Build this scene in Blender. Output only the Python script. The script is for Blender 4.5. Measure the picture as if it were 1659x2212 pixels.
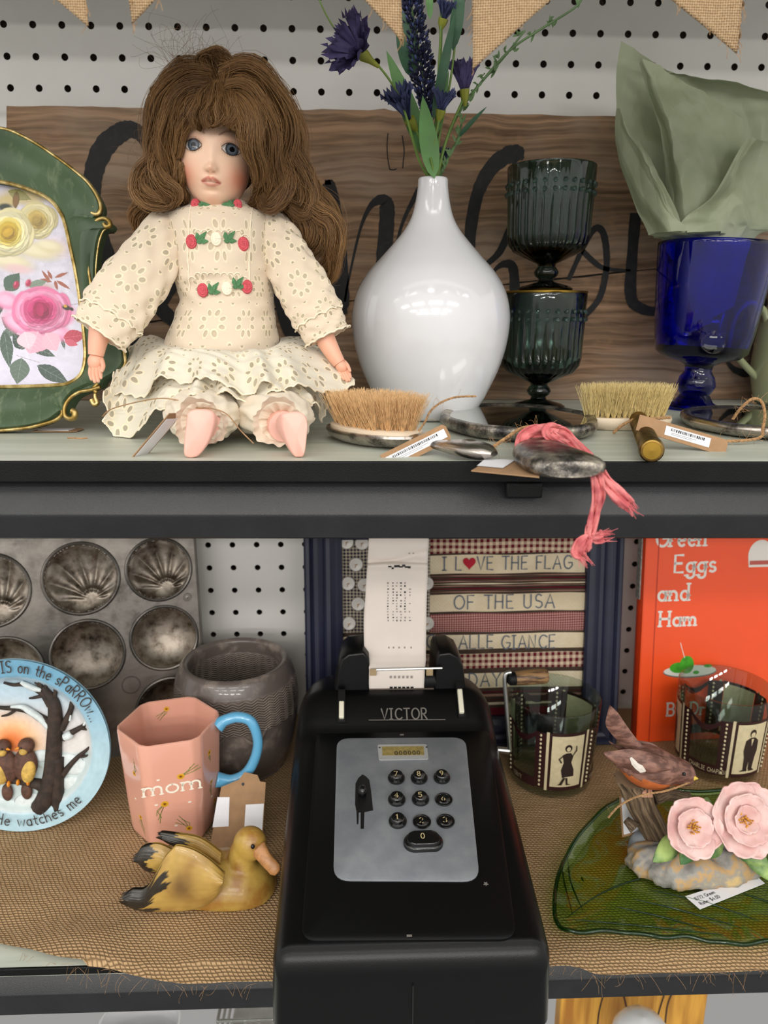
import bpy, math, random
import numpy as np
from mathutils import Vector, Matrix, Euler
from math import sin, cos, pi, radians, sqrt, atan2
for _o in list(bpy.data.objects): bpy.data.objects.remove(_o, do_unlink=True)
SC = bpy.context.scene; COL = SC.collection
random.seed(7); rng = np.random.default_rng(7)

# ------------------------------------------------------------------ camera, world, lamps, exposure
F_PX = 1619.4; PITCH = 0.254946; YAW = 0.036607; ROLL = 0.0027092
CAM = Vector((0.0, -0.7614, 1.5))
W_PX, H_PX = 1659, 2212
_fw = Vector((sin(YAW)*cos(PITCH), cos(YAW)*cos(PITCH), -sin(PITCH)))
_r0 = Vector((cos(YAW), -sin(YAW), 0)); _u0 = _r0.cross(_fw)
_rt = _r0*cos(ROLL) + _u0*sin(ROLL); _up = -_r0*sin(ROLL) + _u0*cos(ROLL)
cd = bpy.data.cameras.new('camera'); cam = bpy.data.objects.new('camera', cd); COL.objects.link(cam)
_m = Matrix((_rt, _up, -_fw)).transposed().to_4x4(); _m.translation = CAM
cam.matrix_world = _m
cd.sensor_fit = 'VERTICAL'; cd.sensor_height = 24.0; cd.lens = F_PX/H_PX*24.0
cd.clip_start = 0.02; cd.clip_end = 60
cd.dof.use_dof = True; cd.dof.focus_distance = 0.50; cd.dof.aperture_fstop = cd.lens/1000/0.0026
SC.camera = cam
SC.cycles.transparent_max_bounces = 32
SC.view_settings.view_transform = 'Standard'; SC.view_settings.look = 'None'
SC.view_settings.gamma = 1.0; SC.view_settings.use_curve_mapping = False
SC.view_settings.exposure = 0.0
wd = bpy.data.worlds.new('store_air'); SC.world = wd; wd.use_nodes = True
_bg = wd.node_tree.nodes['Background']; _tc = wd.node_tree.nodes.new('ShaderNodeTexCoord'); _sp = wd.node_tree.nodes.new('ShaderNodeSeparateXYZ'); _rp = wd.node_tree.nodes.new('ShaderNodeMapRange')
wd.node_tree.links.new(_tc.outputs['Generated'], _sp.inputs[0]); wd.node_tree.links.new(_sp.outputs[2], _rp.inputs[0])   # dark store floor below, bright hall above
_rp.inputs[1].default_value, _rp.inputs[2].default_value, _rp.inputs[3].default_value, _rp.inputs[4].default_value = -.55, .12, .34, 1.08
wd.node_tree.links.new(_rp.outputs[0], _bg.inputs[1]); _bg.inputs[0].default_value = (1.0, .975, .94, 1)
def lamp(name, loc, size, power, target=None, color=(1, .97, .92)):
    l = bpy.data.lights.new(name, 'AREA'); l.shape = 'RECTANGLE'; l.size, l.size_y = size
    l.energy = power; l.color = color
    o = bpy.data.objects.new(name, l); COL.objects.link(o); o.location = loc
    d = (Vector(target) if target else Vector((loc[0], loc[1], 0))) - Vector(loc)
    o.rotation_euler = d.to_track_quat('-Z', 'Y').to_euler()
    return o
# rows of ceiling fluorescents over the aisle behind the photographer
def tube_row(y, x0, x1, power):
    o = lamp('ceiling_lamp', ((x0+x1)/2, y, 3.2), (abs(x1-x0), .5), power); o.rotation_euler = (0, 0, 0); return o
for _y, _p in ((-1.9, 14), (-3.9, 52), (-6.2, 128), (-9.0, 270)):
    for _x in (-3.4, -1.6, .2, 2.0): tube_row(_y, _x-.62, _x+.62, _p*.55)

def ray(px, py):
    return _fw + _rt*((px-829.5)/F_PX) + _up*((1106-py)/F_PX)
def PY(px, py, Y):
    d = ray(px, py); return CAM + d*((Y-CAM.y)/d.y)
def PZ(px, py, Z):
    d = ray(px, py); return CAM + d*((Z-CAM.z)/d.z)
def M_PX(p):                     # metres per photograph pixel at point p
    return (Vector(p)-CAM).dot(_fw)/F_PX
ZT, ZB = 1.4227, 1.0732          # shelf surfaces
YF = -0.3514                     # shelf front edge

# ------------------------------------------------------------------ colours and node expressions
def lin(c):
    c = c/255.0; return c/12.92 if c <= 0.04045 else ((c+0.055)/1.055)**2.4
def rgb(h):
    if isinstance(h, str):
        h = h.lstrip('#'); return tuple(lin(int(h[i:i+2], 16)) for i in (0, 2, 4))
    return tuple(h)
class X:
    """a float or vector socket with arithmetic"""
    nt = None
    def __init__(s, v): s.v = v
    @staticmethod
    def m(op, *a, clamp=False):
        n = X.nt.nodes.new('ShaderNodeMath'); n.operation = op; n.use_clamp = clamp
        for i, q in enumerate(a):
            q = q.v if isinstance(q, X) else q
            if isinstance(q, (int, float)): n.inputs[i].default_value = q
            else: X.nt.links.new(q, n.inputs[i])
        return X(n.outputs[0])
    def __add__(s, o): return X.m('ADD', s, o)
    __radd__ = __add__
    def __sub__(s, o): return X.m('SUBTRACT', s, o)
    def __rsub__(s, o): return X.m('SUBTRACT', o, s)
    def __mul__(s, o): return X.m('MULTIPLY', s, o)
    __rmul__ = __mul__
    def __truediv__(s, o): return X.m('DIVIDE', s, o)
    def __rtruediv__(s, o): return X.m('DIVIDE', o, s)
    def __pow__(s, o): return X.m('POWER', s, o)
    def lt(s, o): return X.m('LESS_THAN', s, o)
    def gt(s, o): return X.m('GREATER_THAN', s, o)
    def fr(s): return X.m('FRACT', s)
    def fl(s): return X.m('FLOOR', s)
    def ab(s): return X.m('ABSOLUTE', s)
    def sn(s): return X.m('SINE', s)
    def sq(s): return X.m('SQRT', s)
    def mn(s, o): return X.m('MINIMUM', s, o)
    def mx(s, o): return X.m('MAXIMUM', s, o)
    def cl(s): return X.m('ADD', s, 0.0, clamp=True)
    def ss(s, a, b):
        n = X.nt.nodes.new('ShaderNodeMapRange'); n.interpolation_type = 'SMOOTHSTEP'
        X.nt.links.new(s.v, n.inputs[0])
        if a < b: n.inputs[1].default_value, n.inputs[2].default_value = a, b
        else:
            n.inputs[1].default_value, n.inputs[2].default_value = b, a
            n.inputs[3].default_value, n.inputs[4].default_value = 1, 0
        return X(n.outputs[0])
def atan2x(y, x): return X.m('ARCTAN2', y, x)
def coords(kind='UV'):
    tc = X.nt.nodes.new('ShaderNodeTexCoord'); sp = X.nt.nodes.new('ShaderNodeSeparateXYZ')
    X.nt.links.new(tc.outputs[kind], sp.inputs[0])
    return [X(o) for o in sp.outputs]
def vec(x, y, z=0.0):
    n = X.nt.nodes.new('ShaderNodeCombineXYZ')
    for i, q in enumerate((x, y, z)):
        if isinstance(q, X): X.nt.links.new(q.v, n.inputs[i])
        else: n.inputs[i].default_value = q
    return n.outputs[0]
def noise(scale, detail=3, rough=.55, co=None, dist=0.0, kind='Object'):
    n = X.nt.nodes.new('ShaderNodeTexNoise'); n.inputs['Scale'].default_value = scale
    n.inputs['Detail'].default_value = detail; n.inputs['Roughness'].default_value = rough
    n.inputs['Distortion'].default_value = dist
    if co is None:
        tc = X.nt.nodes.new('ShaderNodeTexCoord'); co = tc.outputs[kind]
    X.nt.links.new(co, n.inputs['Vector'])
    return X(n.outputs[0])
def voro(scale, co=None, feature='F1', kind='Object'):
    n = X.nt.nodes.new('ShaderNodeTexVoronoi'); n.inputs['Scale'].default_value = scale; n.feature = feature
    if co is None:
        tc = X.nt.nodes.new('ShaderNodeTexCoord'); co = tc.outputs[kind]
    X.nt.links.new(co, n.inputs['Vector'])
    return X(n.outputs[0])
def mix(f, a, b):
    n = X.nt.nodes.new('ShaderNodeMix'); n.data_type = 'RGBA'
    for q, i in ((f, 0), (a, 6), (b, 7)):
        if isinstance(q, X): X.nt.links.new(q.v, n.inputs[i])
        elif isinstance(q, bpy.types.NodeSocket): X.nt.links.new(q, n.inputs[i])
        elif i == 0: n.inputs[0].default_value = q
        else: n.inputs[i].default_value = (*rgb(q), 1)
    return n.outputs[2]
def ramp(f, stops):
    n = X.nt.nodes.new('ShaderNodeValToRGB'); e = n.color_ramp.elements
    while len(e) < len(stops): e.new(.5)
    for k, (p, c) in enumerate(stops): e[k].position = p; e[k].color = (*rgb(c), 1)
    X.nt.links.new(f.v, n.inputs[0]); return n.outputs[0]
def attr(name='Col'):
    n = X.nt.nodes.new('ShaderNodeVertexColor'); n.layer_name = name; return n.outputs[0]
class Mat:
    """opens a material, m.set(...) writes the principled inputs"""
    def __init__(s, name, color='#808080', rough=.5, metal=0.0, **kw):
        s.m = bpy.data.materials.new(name); s.m.use_nodes = True; s.nt = s.m.node_tree; X.nt = s.nt
        s.b = s.nt.nodes['Principled BSDF']; s.out = s.nt.nodes['Material Output']
        s.set(Base_Color=color, Roughness=rough, Metallic=metal, **kw)
    def set(s, **kw):
        for k, v in kw.items():
            i = s.b.inputs[k.replace('_', ' ')]
            if isinstance(v, X): s.nt.links.new(v.v, i)
            elif isinstance(v, bpy.types.NodeSocket): s.nt.links.new(v, i)
            elif i.type == 'RGBA': i.default_value = (*rgb(v), 1)
            else: i.default_value = v
        return s
    def bump(s, h, strength=.3, dist=.001):
        n = s.nt.nodes.new('ShaderNodeBump'); n.inputs['Strength'].default_value = strength
        n.inputs['Distance'].default_value = dist
        s.nt.links.new(h.v, n.inputs['Height']); s.nt.links.new(n.outputs[0], s.b.inputs['Normal']); return s
    def alpha(s, a):
        s.set(Alpha=a); return s
def plain(name, color, rough=.5, metal=0.0, var=.12, scale=60, bump=0.0, bscale=None, **kw):
    """colour with a little procedural variation and fine bump"""
    m = Mat(name, color, rough, metal, **kw); c = rgb(color)
    if var:
        n = noise(scale, 4)
        m.set(Base_Color=mix(n.ss(.3, .7), tuple(q*(1-var) for q in c), tuple(min(1, q*(1+var)) for q in c)))
    if bump: m.bump(noise(bscale or scale*6, 3), bump, .0006)
    return m.m

# ------------------------------------------------------------------ mesh builder
class MB:
    def __init__(s): s.v = []; s.f = []; s.mi = []; s.uv = []; s.col = None
    def add(s, vs, fs, m=0, uvs=None):
        o = len(s.v); s.v += [tuple(p) for p in vs]
        s.uv += ([(p[0], p[1]) for p in vs] if uvs is None else [tuple(u) for u in uvs])
        s.f += [tuple(i+o for i in f) for f in fs]; s.mi += [m]*len(fs); return s
    def grid(s, fn, nu, nv, m=0, wu=False, wv=False, uvs=None):
        vs = []; us = []
        for j in range(nv+(0 if wv else 1)):
            for i in range(nu+(0 if wu else 1)):
                vs.append(fn(i/nu, j/nv)); us.append((i/nu, j/nv) if uvs is None else uvs(i/nu, j/nv))
        ru = nu if wu else nu+1; rv = nv if wv else nv+1
        fs = [(j*ru+i, j*ru+(i+1) % ru, ((j+1) % rv)*ru+(i+1) % ru, ((j+1) % rv)*ru+i) for j in range(nv) for i in range(nu)]
        return s.add(vs, fs, m, us)
    def box(s, c, d, m=0, R=None):
        c = Vector(c); vs = []
        for z in (-1, 1):
            for x, y in ((-1, -1), (1, -1), (1, 1), (-1, 1)):
                p = Vector((x*d[0]/2, y*d[1]/2, z*d[2]/2))
                vs.append(c + (R @ p if R else p))
        return s.add(vs, [(3, 2, 1, 0), (4, 5, 6, 7), (0, 1, 5, 4), (1, 2, 6, 5), (2, 3, 7, 6), (3, 0, 4, 7)], m)
    def lathe(s, prof, n=48, c=(0, 0, 0), m=0, T=None, wob=None):
        """prof: (r,z) pairs"""
        c = Vector(c); vs = []; us = []
        for k, (r, z) in enumerate(prof):
            for i in range(n):
                a = 2*pi*i/n; rr = r*(wob(a, k/(len(prof)-1)) if wob else 1)
                p = Vector((rr*cos(a), rr*sin(a), z)); vs.append((T @ p if T else p)+c); us.append((i/n, k/(len(prof)-1)))
        fs = [(k*n+i, k*n+(i+1) % n, (k+1)*n+(i+1) % n, (k+1)*n+i) for k in range(len(prof)-1) for i in range(n)]
        return s.add(vs, fs, m, us)
    def tube(s, pts, r, n=8, m=0, cap=True, flat=1.0, nrm=None):
        pts = [Vector(p) for p in pts]; N = len(pts)
        if not hasattr(r, '__len__'): r = [r]*N
        vs = []; prev = None; us = []
        for k in range(N):
            t = (pts[min(k+1, N-1)]-pts[max(k-1, 0)]); t = t.normalized() if t.length > 1e-9 else Vector((0, 0, 1))
            if nrm is not None: a = Vector(nrm) - t*t.dot(Vector(nrm))
            elif prev is None:
                a = Vector((0, 0, 1)) if abs(t.z) < .9 else Vector((1, 0, 0)); a = a - t*t.dot(a)
            else: a = prev - t*t.dot(prev)
            a = a.normalized() if a.length > 1e-9 else t.orthogonal().normalized()
            prev = a; b = t.cross(a)
            for i in range(n):
                q = 2*pi*i/n; vs.append(pts[k] + a*(cos(q)*r[k]*flat) + b*(sin(q)*r[k])); us.append((i/n, k/max(1, N-1)))
        fs = [(k*n+i, k*n+(i+1) % n, (k+1)*n+(i+1) % n, (k+1)*n+i) for k in range(N-1) for i in range(n)]
        if cap and n > 2: fs += [tuple(range(n-1, -1, -1)), tuple((N-1)*n+i for i in range(n))]
        return s.add(vs, fs, m, us)
    def ell(s, c, r, R=None, m=0, nu=20, nv=12):
        c = Vector(c); vs = []; us = []
        for j in range(nv+1):
            t = pi*j/nv
            for i in range(nu):
                a = 2*pi*i/nu; p = Vector((r[0]*sin(t)*cos(a), r[1]*sin(t)*sin(a), r[2]*cos(t)))
                vs.append(c + (R @ p if R else p)); us.append((i/nu, j/nv))
        return s.add(vs, [(j*nu+i, (j+1)*nu+i, (j+1)*nu+(i+1) % nu, j*nu+(i+1) % nu) for j in range(nv) for i in range(nu)], m, us)
    def prism(s, pts, d, m=0, f=None, caps=True):
        """pts: 2D outline (x,z) facing -Y, extruded from y=0 back to y=d; f maps (x,y,z)"""
        n = len(pts); f = f or (lambda x, y, z: (x, y, z))
        vs = [f(x, 0, z) for x, z in pts]+[f(x, d, z) for x, z in pts]
        fs = [(i, i+n, (i+1) % n+n, (i+1) % n) for i in range(n)]
        if caps: fs += [tuple(range(n)), tuple(range(2*n-1, n-1, -1))]
        return s.add(vs, fs, m)
    def poly(s, pts, m=0):
        return s.add(pts, [tuple(range(len(pts)))], m)
    def xf(s, T, i0=0):
        s.v[i0:] = [tuple(T @ Vector(p)) for p in s.v[i0:]]; return s
    def build(s, name, mats, parent=None, smooth=True, angle=40, sub=0, bevel=0, solid=0, tri=False):
        me = bpy.data.meshes.new(name); me.from_pydata(s.v, [], s.f)
        if not isinstance(mats, (list, tuple)): mats = [mats]
        for m in mats: me.materials.append(m)
        me.polygons.foreach_set('material_index', s.mi)
        me.polygons.foreach_set('use_smooth', [smooth]*len(s.f))
        ul = me.uv_layers.new(name='UVMap')
        li = np.empty(len(me.loops), dtype=np.int32); me.loops.foreach_get('vertex_index', li)
        ul.data.foreach_set('uv', np.array(s.uv, dtype=np.float32)[li].ravel())
        if s.col is not None:
            ca = me.color_attributes.new('Col', 'FLOAT_COLOR', 'POINT')
            c = np.ones((len(s.v), 4), dtype=np.float32); c[:, :3] = s.col; ca.data.foreach_set('color', c.ravel())
        me.update()
        if smooth and angle: me.set_sharp_from_angle(angle=radians(angle))
        o = bpy.data.objects.new(name, me); COL.objects.link(o)
        if bevel:
            b = o.modifiers.new('bevel', 'BEVEL'); b.width = bevel; b.segments = 3; b.limit_method = 'ANGLE'; b.angle_limit = radians(50)
        if solid:
            b = o.modifiers.new('solid', 'SOLIDIFY'); b.thickness = solid; b.offset = 0
        if sub:
            b = o.modifiers.new('sub', 'SUBSURF'); b.levels = b.render_levels = sub
        if parent is not None: o.parent = parent
        return o
def thing(name, label, cat, loc=(0, 0, 0), rot=(0, 0, 0), group=None):
    o = bpy.data.objects.new(name, None); COL.objects.link(o); o.empty_display_size = .02
    o.location = loc; o.rotation_euler = rot; return tag(o, label, cat, group)
def tag(o, label, cat, group=None, kind=None):
    if label: o['label'] = label
    if cat: o['category'] = cat
    if group: o['group'] = group
    if kind: o['kind'] = kind
    return o
def cr(pts, n=6, closed=False):
    """catmull-rom through points (any dimension)"""
    P = [np.array(p, float) for p in pts]; N = len(P); out = []
    for i in range(N if closed else N-1):
        a, b, c, d = (P[(i+k) % N] if closed else P[min(max(i+k, 0), N-1)] for k in (-1, 0, 1, 2))
        for k in range(n):
            t = k/n
            out.append(.5*((2*b)+(c-a)*t+(2*a-5*b+4*c-d)*t*t+(3*b-a-3*c+d)*t**3))
    if not closed: out.append(P[-1])
    return out
def lerp(a, b, t): return a+(b-a)*t
def sstep(a, b, x):
    t = np.clip((x-a)/(b-a), 0, 1); return t*t*(3-2*t)
def rotm(x=0, y=0, z=0): return Euler((x, y, z)).to_matrix()
def frame(o, ex, ez):
    """4x4 with local x=ex, z=ez (orthonormalised), y=z cross x"""
    ex = Vector(ex).normalized(); ez = Vector(ez); ez = (ez-ex*ex.dot(ez)).normalized(); ey = ez.cross(ex)
    T = Matrix((ex, ey, ez)).transposed().to_4x4(); T.translation = Vector(o); return T

# ------------------------------------------------------------------ single stroke lettering
def _arc(cx, cy, rx, ry, a0, a1, n=10):
    return [(cx+rx*cos(radians(a0+(a1-a0)*i/n)), cy+ry*sin(radians(a0+(a1-a0)*i/n))) for i in range(n+1)]
GL = {  # glyph: (advance, strokes) on a unit-high cell
 'A': (.8, [[(0, 0), (.38, 1), (.75, 0)], [(.15, .36), (.6, .36)]]), 'B': (.7, [[(0, 0), (0, 1)], [(0, 1)]+_arc(.3, .76, .26, .24, 90, -90)+[(0, .52)], [(.3, .52)]+_arc(.32, .26, .28, .26, 90, -90)+[(0, 0)]]),
 'C': (.8, [_arc(.45, .5, .42, .5, 45, 315, 14)]), 'D': (.75, [[(0, 0), (0, 1)], [(0, 1)]+_arc(.2, .5, .46, .5, 90, -90, 12)+[(0, 0)]]),
 'E': (.62, [[(.5, 1), (0, 1), (0, 0), (.52, 0)], [(0, .52), (.42, .52)]]), 'F': (.6, [[(0, 0), (0, 1), (.52, 1)], [(0, .52), (.42, .52)]]),
 'G': (.82, [_arc(.45, .5, .42, .5, 50, 330, 14)+[(.82, .45), (.5, .45)]]), 'H': (.75, [[(0, 0), (0, 1)], [(.62, 0), (.62, 1)], [(0, .5), (.62, .5)]]),
 'I': (.42, [[(.16, 0), (.16, 1)], [(0, 1), (.32, 1)], [(0, 0), (.32, 0)]]), 'L': (.6, [[(0, 1), (0, 0), (.5, 0)]]), 'N': (.78, [[(0, 0), (0, 1), (.62, 0), (.62, 1)]]),
 'O': (.9, [_arc(.42, .5, .42, .5, 90, 450, 18)]), 'P': (.66, [[(0, 0), (0, 1)], [(0, 1)]+_arc(.28, .74, .26, .26, 90, -90)+[(0, .48)]]),
 'R': (.7, [[(0, 0), (0, 1)], [(0, 1)]+_arc(.28, .74, .26, .26, 90, -90)+[(0, .48)], [(.2, .48), (.58, 0)]]),
 'S': (.66, [_arc(.3, .75, .27, .25, 40, 270, 9)+_arc(.3, .25, .28, .25, 90, -140, 9)]), 'T': (.7, [[(.32, 0), (.32, 1)], [(0, 1), (.64, 1)]]),
 'U': (.75, [[(0, 1), (0, .3)]+_arc(.3, .3, .3, .3, 180, 360)+[(.6, 1)]]), 'V': (.75, [[(0, 1), (.35, 0), (.7, 1)]]), 'W': (1.0, [[(0, 1), (.24, 0), (.48, .8), (.72, 0), (.95, 1)]]),
 'Y': (.72, [[(0, 1), (.34, .48), (.68, 1)], [(.34, .48), (.34, 0)]]), 'M': (.9, [[(0, 0), (.06, 1), (.4, .25), (.74, 1), (.8, 0)]]), 'K': (.7, [[(0, 0), (0, 1)], [(.58, 1), (.02, .45), (.6, 0)]]),
 'a': (.56, [_arc(.24, .28, .24, .28, 40, 400, 14), [(.46, .56), (.46, 0)]]), 'c': (.5, [_arc(.26, .28, .25, .28, 50, 310)]),
 'd': (.6, [_arc(.24, .28, .24, .28, 0, 360, 14), [(.48, 1), (.48, 0)]]), 'e': (.56, [[(.02, .3), (.48, .32)]+_arc(.25, .28, .24, .28, 10, 310, 12)]),
 'g': (.58, [_arc(.24, .28, .24, .26, 0, 360, 14), [(.48, .56), (.48, -.15)]+_arc(.24, -.15, .24, .2, 0, -170, 8)]), 'h': (.58, [[(0, 1), (0, 0)], [(0, .3)]+_arc(.24, .32, .23, .24, 170, 0, 8)+[(.47, 0)]]),
 'i': (.24, [[(.06, .55), (.06, 0)], [(.06, .8), (.07, .83)]]), 'm': (.86, [[(0, .56), (0, 0)], [(0, .36)]+_arc(.2, .36, .18, .2, 170, 0, 6)+[(.38, 0)], [(.38, .36)]+_arc(.57, .36, .18, .2, 170, 0, 6)+[(.75, 0)]]),
 'n': (.58, [[(0, .56), (0, 0)], [(0, .34)]+_arc(.23, .34, .22, .22, 170, 0, 8)+[(.45, 0)]]), 'o': (.58, [_arc(.25, .28, .25, .28, 90, 450, 16)]),
 'r': (.42, [[(0, .56), (0, 0)], [(0, .3)]+_arc(.22, .34, .2, .2, 170, 50, 6)]), 's': (.46, [_arc(.2, .42, .17, .14, 40, 270, 8)+_arc(.2, .14, .19, .14, 90, -140, 8)]),
 't': (.42, [[(.17, .85), (.17, .1), (.32, 0)], [(0, .56), (.36, .56)]]), 'w': (.78, [[(0, .56), (.18, 0), (.37, .5), (.56, 0), (.73, .56)]]), 'y': (.54, [[(0, .56), (.24, .05)], [(.46, .56), (.1, -.35)]]),
 'p': (.6, [[(0, .56), (0, -.35)], _arc(.25, .28, .24, .28, 180, 540, 14)]),
 '0': (.62, [_arc(.26, .5, .26, .5, 90, 450, 16)]), '1': (.4, [[(.02, .78), (.17, 1), (.17, 0)]]), '2': (.6, [_arc(.26, .72, .25, .28, 160, -30, 9)+[(0, 0), (.54, 0)]]),
 '3': (.6, [_arc(.24, .76, .24, .24, 150, -90, 9)+_arc(.24, .26, .27, .26, 90, -150, 9)]), '4': (.64, [[(.42, 0), (.42, 1), (0, .3), (.58, .3)]]), '5': (.6, [[(.5, 1), (.06, 1), (.04, .56)]+_arc(.25, .32, .27, .31, 130, -140, 10)]),
 '6': (.6, [[(.44, .98), (.06, .45)]+_arc(.26, .28, .25, .28, 150, 510, 14)]), '7': (.58, [[(0, 1), (.52, 1), (.18, 0)]]), '8': (.6, [_arc(.26, .76, .21, .24, 90, 450, 12), _arc(.26, .26, .26, .26, 90, 450, 12)]),
 '9': (.6, [_arc(.26, .72, .25, .27, 0, 360, 14), [(.51, .72), (.44, .3), (.24, 0)]]), '.': (.25, [[(.06, 0), (.07, .03)]]), ':': (.25, [[(.06, 0), (.07, .03)], [(.06, .45), (.07, .48)]]),
 '$': (.62, [_arc(.3, .72, .25, .22, 40, 270, 9)+_arc(.3, .28, .26, .22, 90, -140, 9), [(.3, 1.08), (.3, -.08)]]), '#': (.7, [[(.15, 0), (.25, 1)], [(.42, 0), (.52, 1)], [(0, .33), (.62, .33)], [(.05, .66), (.66, .66)]]), ' ': (.42, [])}
def strokes(txt, h, track=.12, asp=1.0):
    """list of strokes in metres from (0,0), and total width"""
    x = 0; out = []
    for c in txt:
        adv, st = GL.get(c, GL[' '])
        for q in st: out.append([((x+a*asp)*h, b*h) for a, b in q])
        x += (adv+track)*asp
    return out, x*h
def letters(mb, txt, place, h, w, m=0, track=.12, asp=1.0, center=True, serif=0.0, jit=0.0, n=4, thick=.3):
    """flat stroke lettering as thin raised ribbons; place(x,z)->(point, normal)"""
    st, W = strokes(txt, h, track, asp); off = -W/2 if center else 0
    for q in st:
        pts = [(a+off+random.uniform(-jit, jit)*h, b+random.uniform(-jit, jit)*h) for a, b in q]
        ribbon2(mb, pts, w, place, m, thick)
        if serif:
            for k, (a, b) in ((0, pts[0]), (-1, pts[-1])):
                o = pts[1] if k == 0 else pts[-2]
                if abs(o[0]-a) < abs(o[1]-b)*.7:
                    ribbon2(mb, [(a-serif*h, b), (a+serif*h, b)], w*.6, place, m, thick)
    return W
def ribbon2(mb, pts, w, place, m=0, thick=.3):
    """ribbon along 2D points on a surface, lifted a hair above it"""
    P = [np.array(p, float) for p in pts]; N = len(P); vs = []
    if not hasattr(w, '__len__'): w = [w]*N
    for k in range(N):
        t = P[min(k+1, N-1)]-P[max(k-1, 0)]; L = np.hypot(*t); t = t/L if L > 1e-9 else np.array((1, 0))
        if k in (0, N-1): P[k] = P[k] + t*(w[k]*.4)*(1 if k else -1)
        nn = np.array((-t[1], t[0]))
        for sgn in (-1, 1):
            q = P[k]+nn*sgn*w[k]/2; p, nr = place(*q); vs.append(Vector(p)+Vector(nr)*(max(w)*thick*.5))
    mb.add(vs, [(2*k, 2*k+1, 2*k+3, 2*k+2) for k in range(N-1)], m)

# ------------------------------------------------------------------ painted canvas -> vertex colours (printed and painted artwork)
class Canvas:
    def __init__(s, w, h, bg='#ffffff'):
        s.w, s.h = w, h; s.a = np.empty((h, w, 3)); s.a[:] = rgb(bg); s.y, s.x = np.mgrid[0:h, 0:w].astype(float)
    def blend(s, mask, c):
        m = np.clip(mask, 0, 1)[..., None]; s.a = s.a*(1-m)+np.array(rgb(c) if not isinstance(c, np.ndarray) else c)*m; return s
    def ell(s, cx, cy, rx, ry, ang, c, soft=.15, op=1.0):
        a = radians(ang); dx, dy = s.x-cx, s.y-cy; u = (dx*cos(a)+dy*sin(a))/rx; v = (-dx*sin(a)+dy*cos(a))/ry
        return s.blend(op*(1-sstep(1-soft, 1+soft, np.sqrt(u*u+v*v))), c)
    def line(s, pts, w, c, op=1.0, soft=.8):
        if not hasattr(w, '__len__'): w = [w]*len(pts)
        d = np.full((s.h, s.w), 1e9)
        for (a, b, wa, wb) in zip(pts[:-1], pts[1:], w[:-1], w[1:]):
            ax, ay = a; bx, by = b; L = (bx-ax)**2+(by-ay)**2+1e-9
            t = np.clip(((s.x-ax)*(bx-ax)+(s.y-ay)*(by-ay))/L, 0, 1)
            d = np.minimum(d, np.hypot(s.x-ax-t*(bx-ax), s.y-ay-t*(by-ay))-(wa+(wb-wa)*t)/2)
        return s.blend(op*(1-sstep(-soft/2, soft/2, d)), c)
    def poly(s, pts, c, op=1.0):
        ins = np.zeros((s.h, s.w), bool); n = len(pts)
        for i in range(n):
            x0, y0 = pts[i]; x1, y1 = pts[(i+1) % n]
            if y0 == y1: continue
            cnd = (y0 > s.y) != (y1 > s.y); ins ^= cnd & (s.x < (x1-x0)*(s.y-y0)/(y1-y0)+x0)
        return s.blend(op*ins.astype(float), c)
    def leaf(s, x0, y0, x1, y1, w, c, vein=None, op=1.0):
        n = 12; dx, dy = x1-x0, y1-y0; L = math.hypot(dx, dy); nx, ny = -dy/L, dx/L; up = []; dn = []
        for k in range(n+1):
            t = k/n; q = w*sin(pi*t**.85)*(1-.15*t); up.append((x0+dx*t+nx*q, y0+dy*t+ny*q)); dn.append((x0+dx*t-nx*q, y0+dy*t-ny*q))
        s.poly(up+dn[::-1], c, op)
        if vein:
            s.line([(x0, y0), (x1, y1)], 1.2, vein, .7)
            for t in (.25, .42, .58, .74):
                for g in (-1, 1): s.line([(x0+dx*t, y0+dy*t), (x0+dx*(t+.14)+nx*g*w*.75, y0+dy*(t+.14)+ny*g*w*.75)], .8, vein, .5)
        return s
    def mottle(s, amt, sc, seed=0):
        r = np.random.default_rng(seed); g = r.random((int(s.h/sc)+3, int(s.w/sc)+3)); yy, xx = s.y/sc, s.x/sc; i, j = yy.astype(int), xx.astype(int)
        fy, fx = sstep(0, 1, yy-i), sstep(0, 1, xx-j)
        v = g[i, j]*(1-fy)*(1-fx)+g[i+1, j]*fy*(1-fx)+g[i, j+1]*(1-fy)*fx+g[i+1, j+1]*fy*fx
        s.a = np.clip(s.a*(1+amt*(v-.5)*2)[..., None], 0, 1); return s
    def sample(s, u, v):
        """u,v arrays in 0..1, v from the top"""
        i = np.clip((np.asarray(v)*(s.h-1)).round().astype(int), 0, s.h-1); j = np.clip((np.asarray(u)*(s.w-1)).round().astype(int), 0, s.w-1)
        return s.a[i, j]
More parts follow.
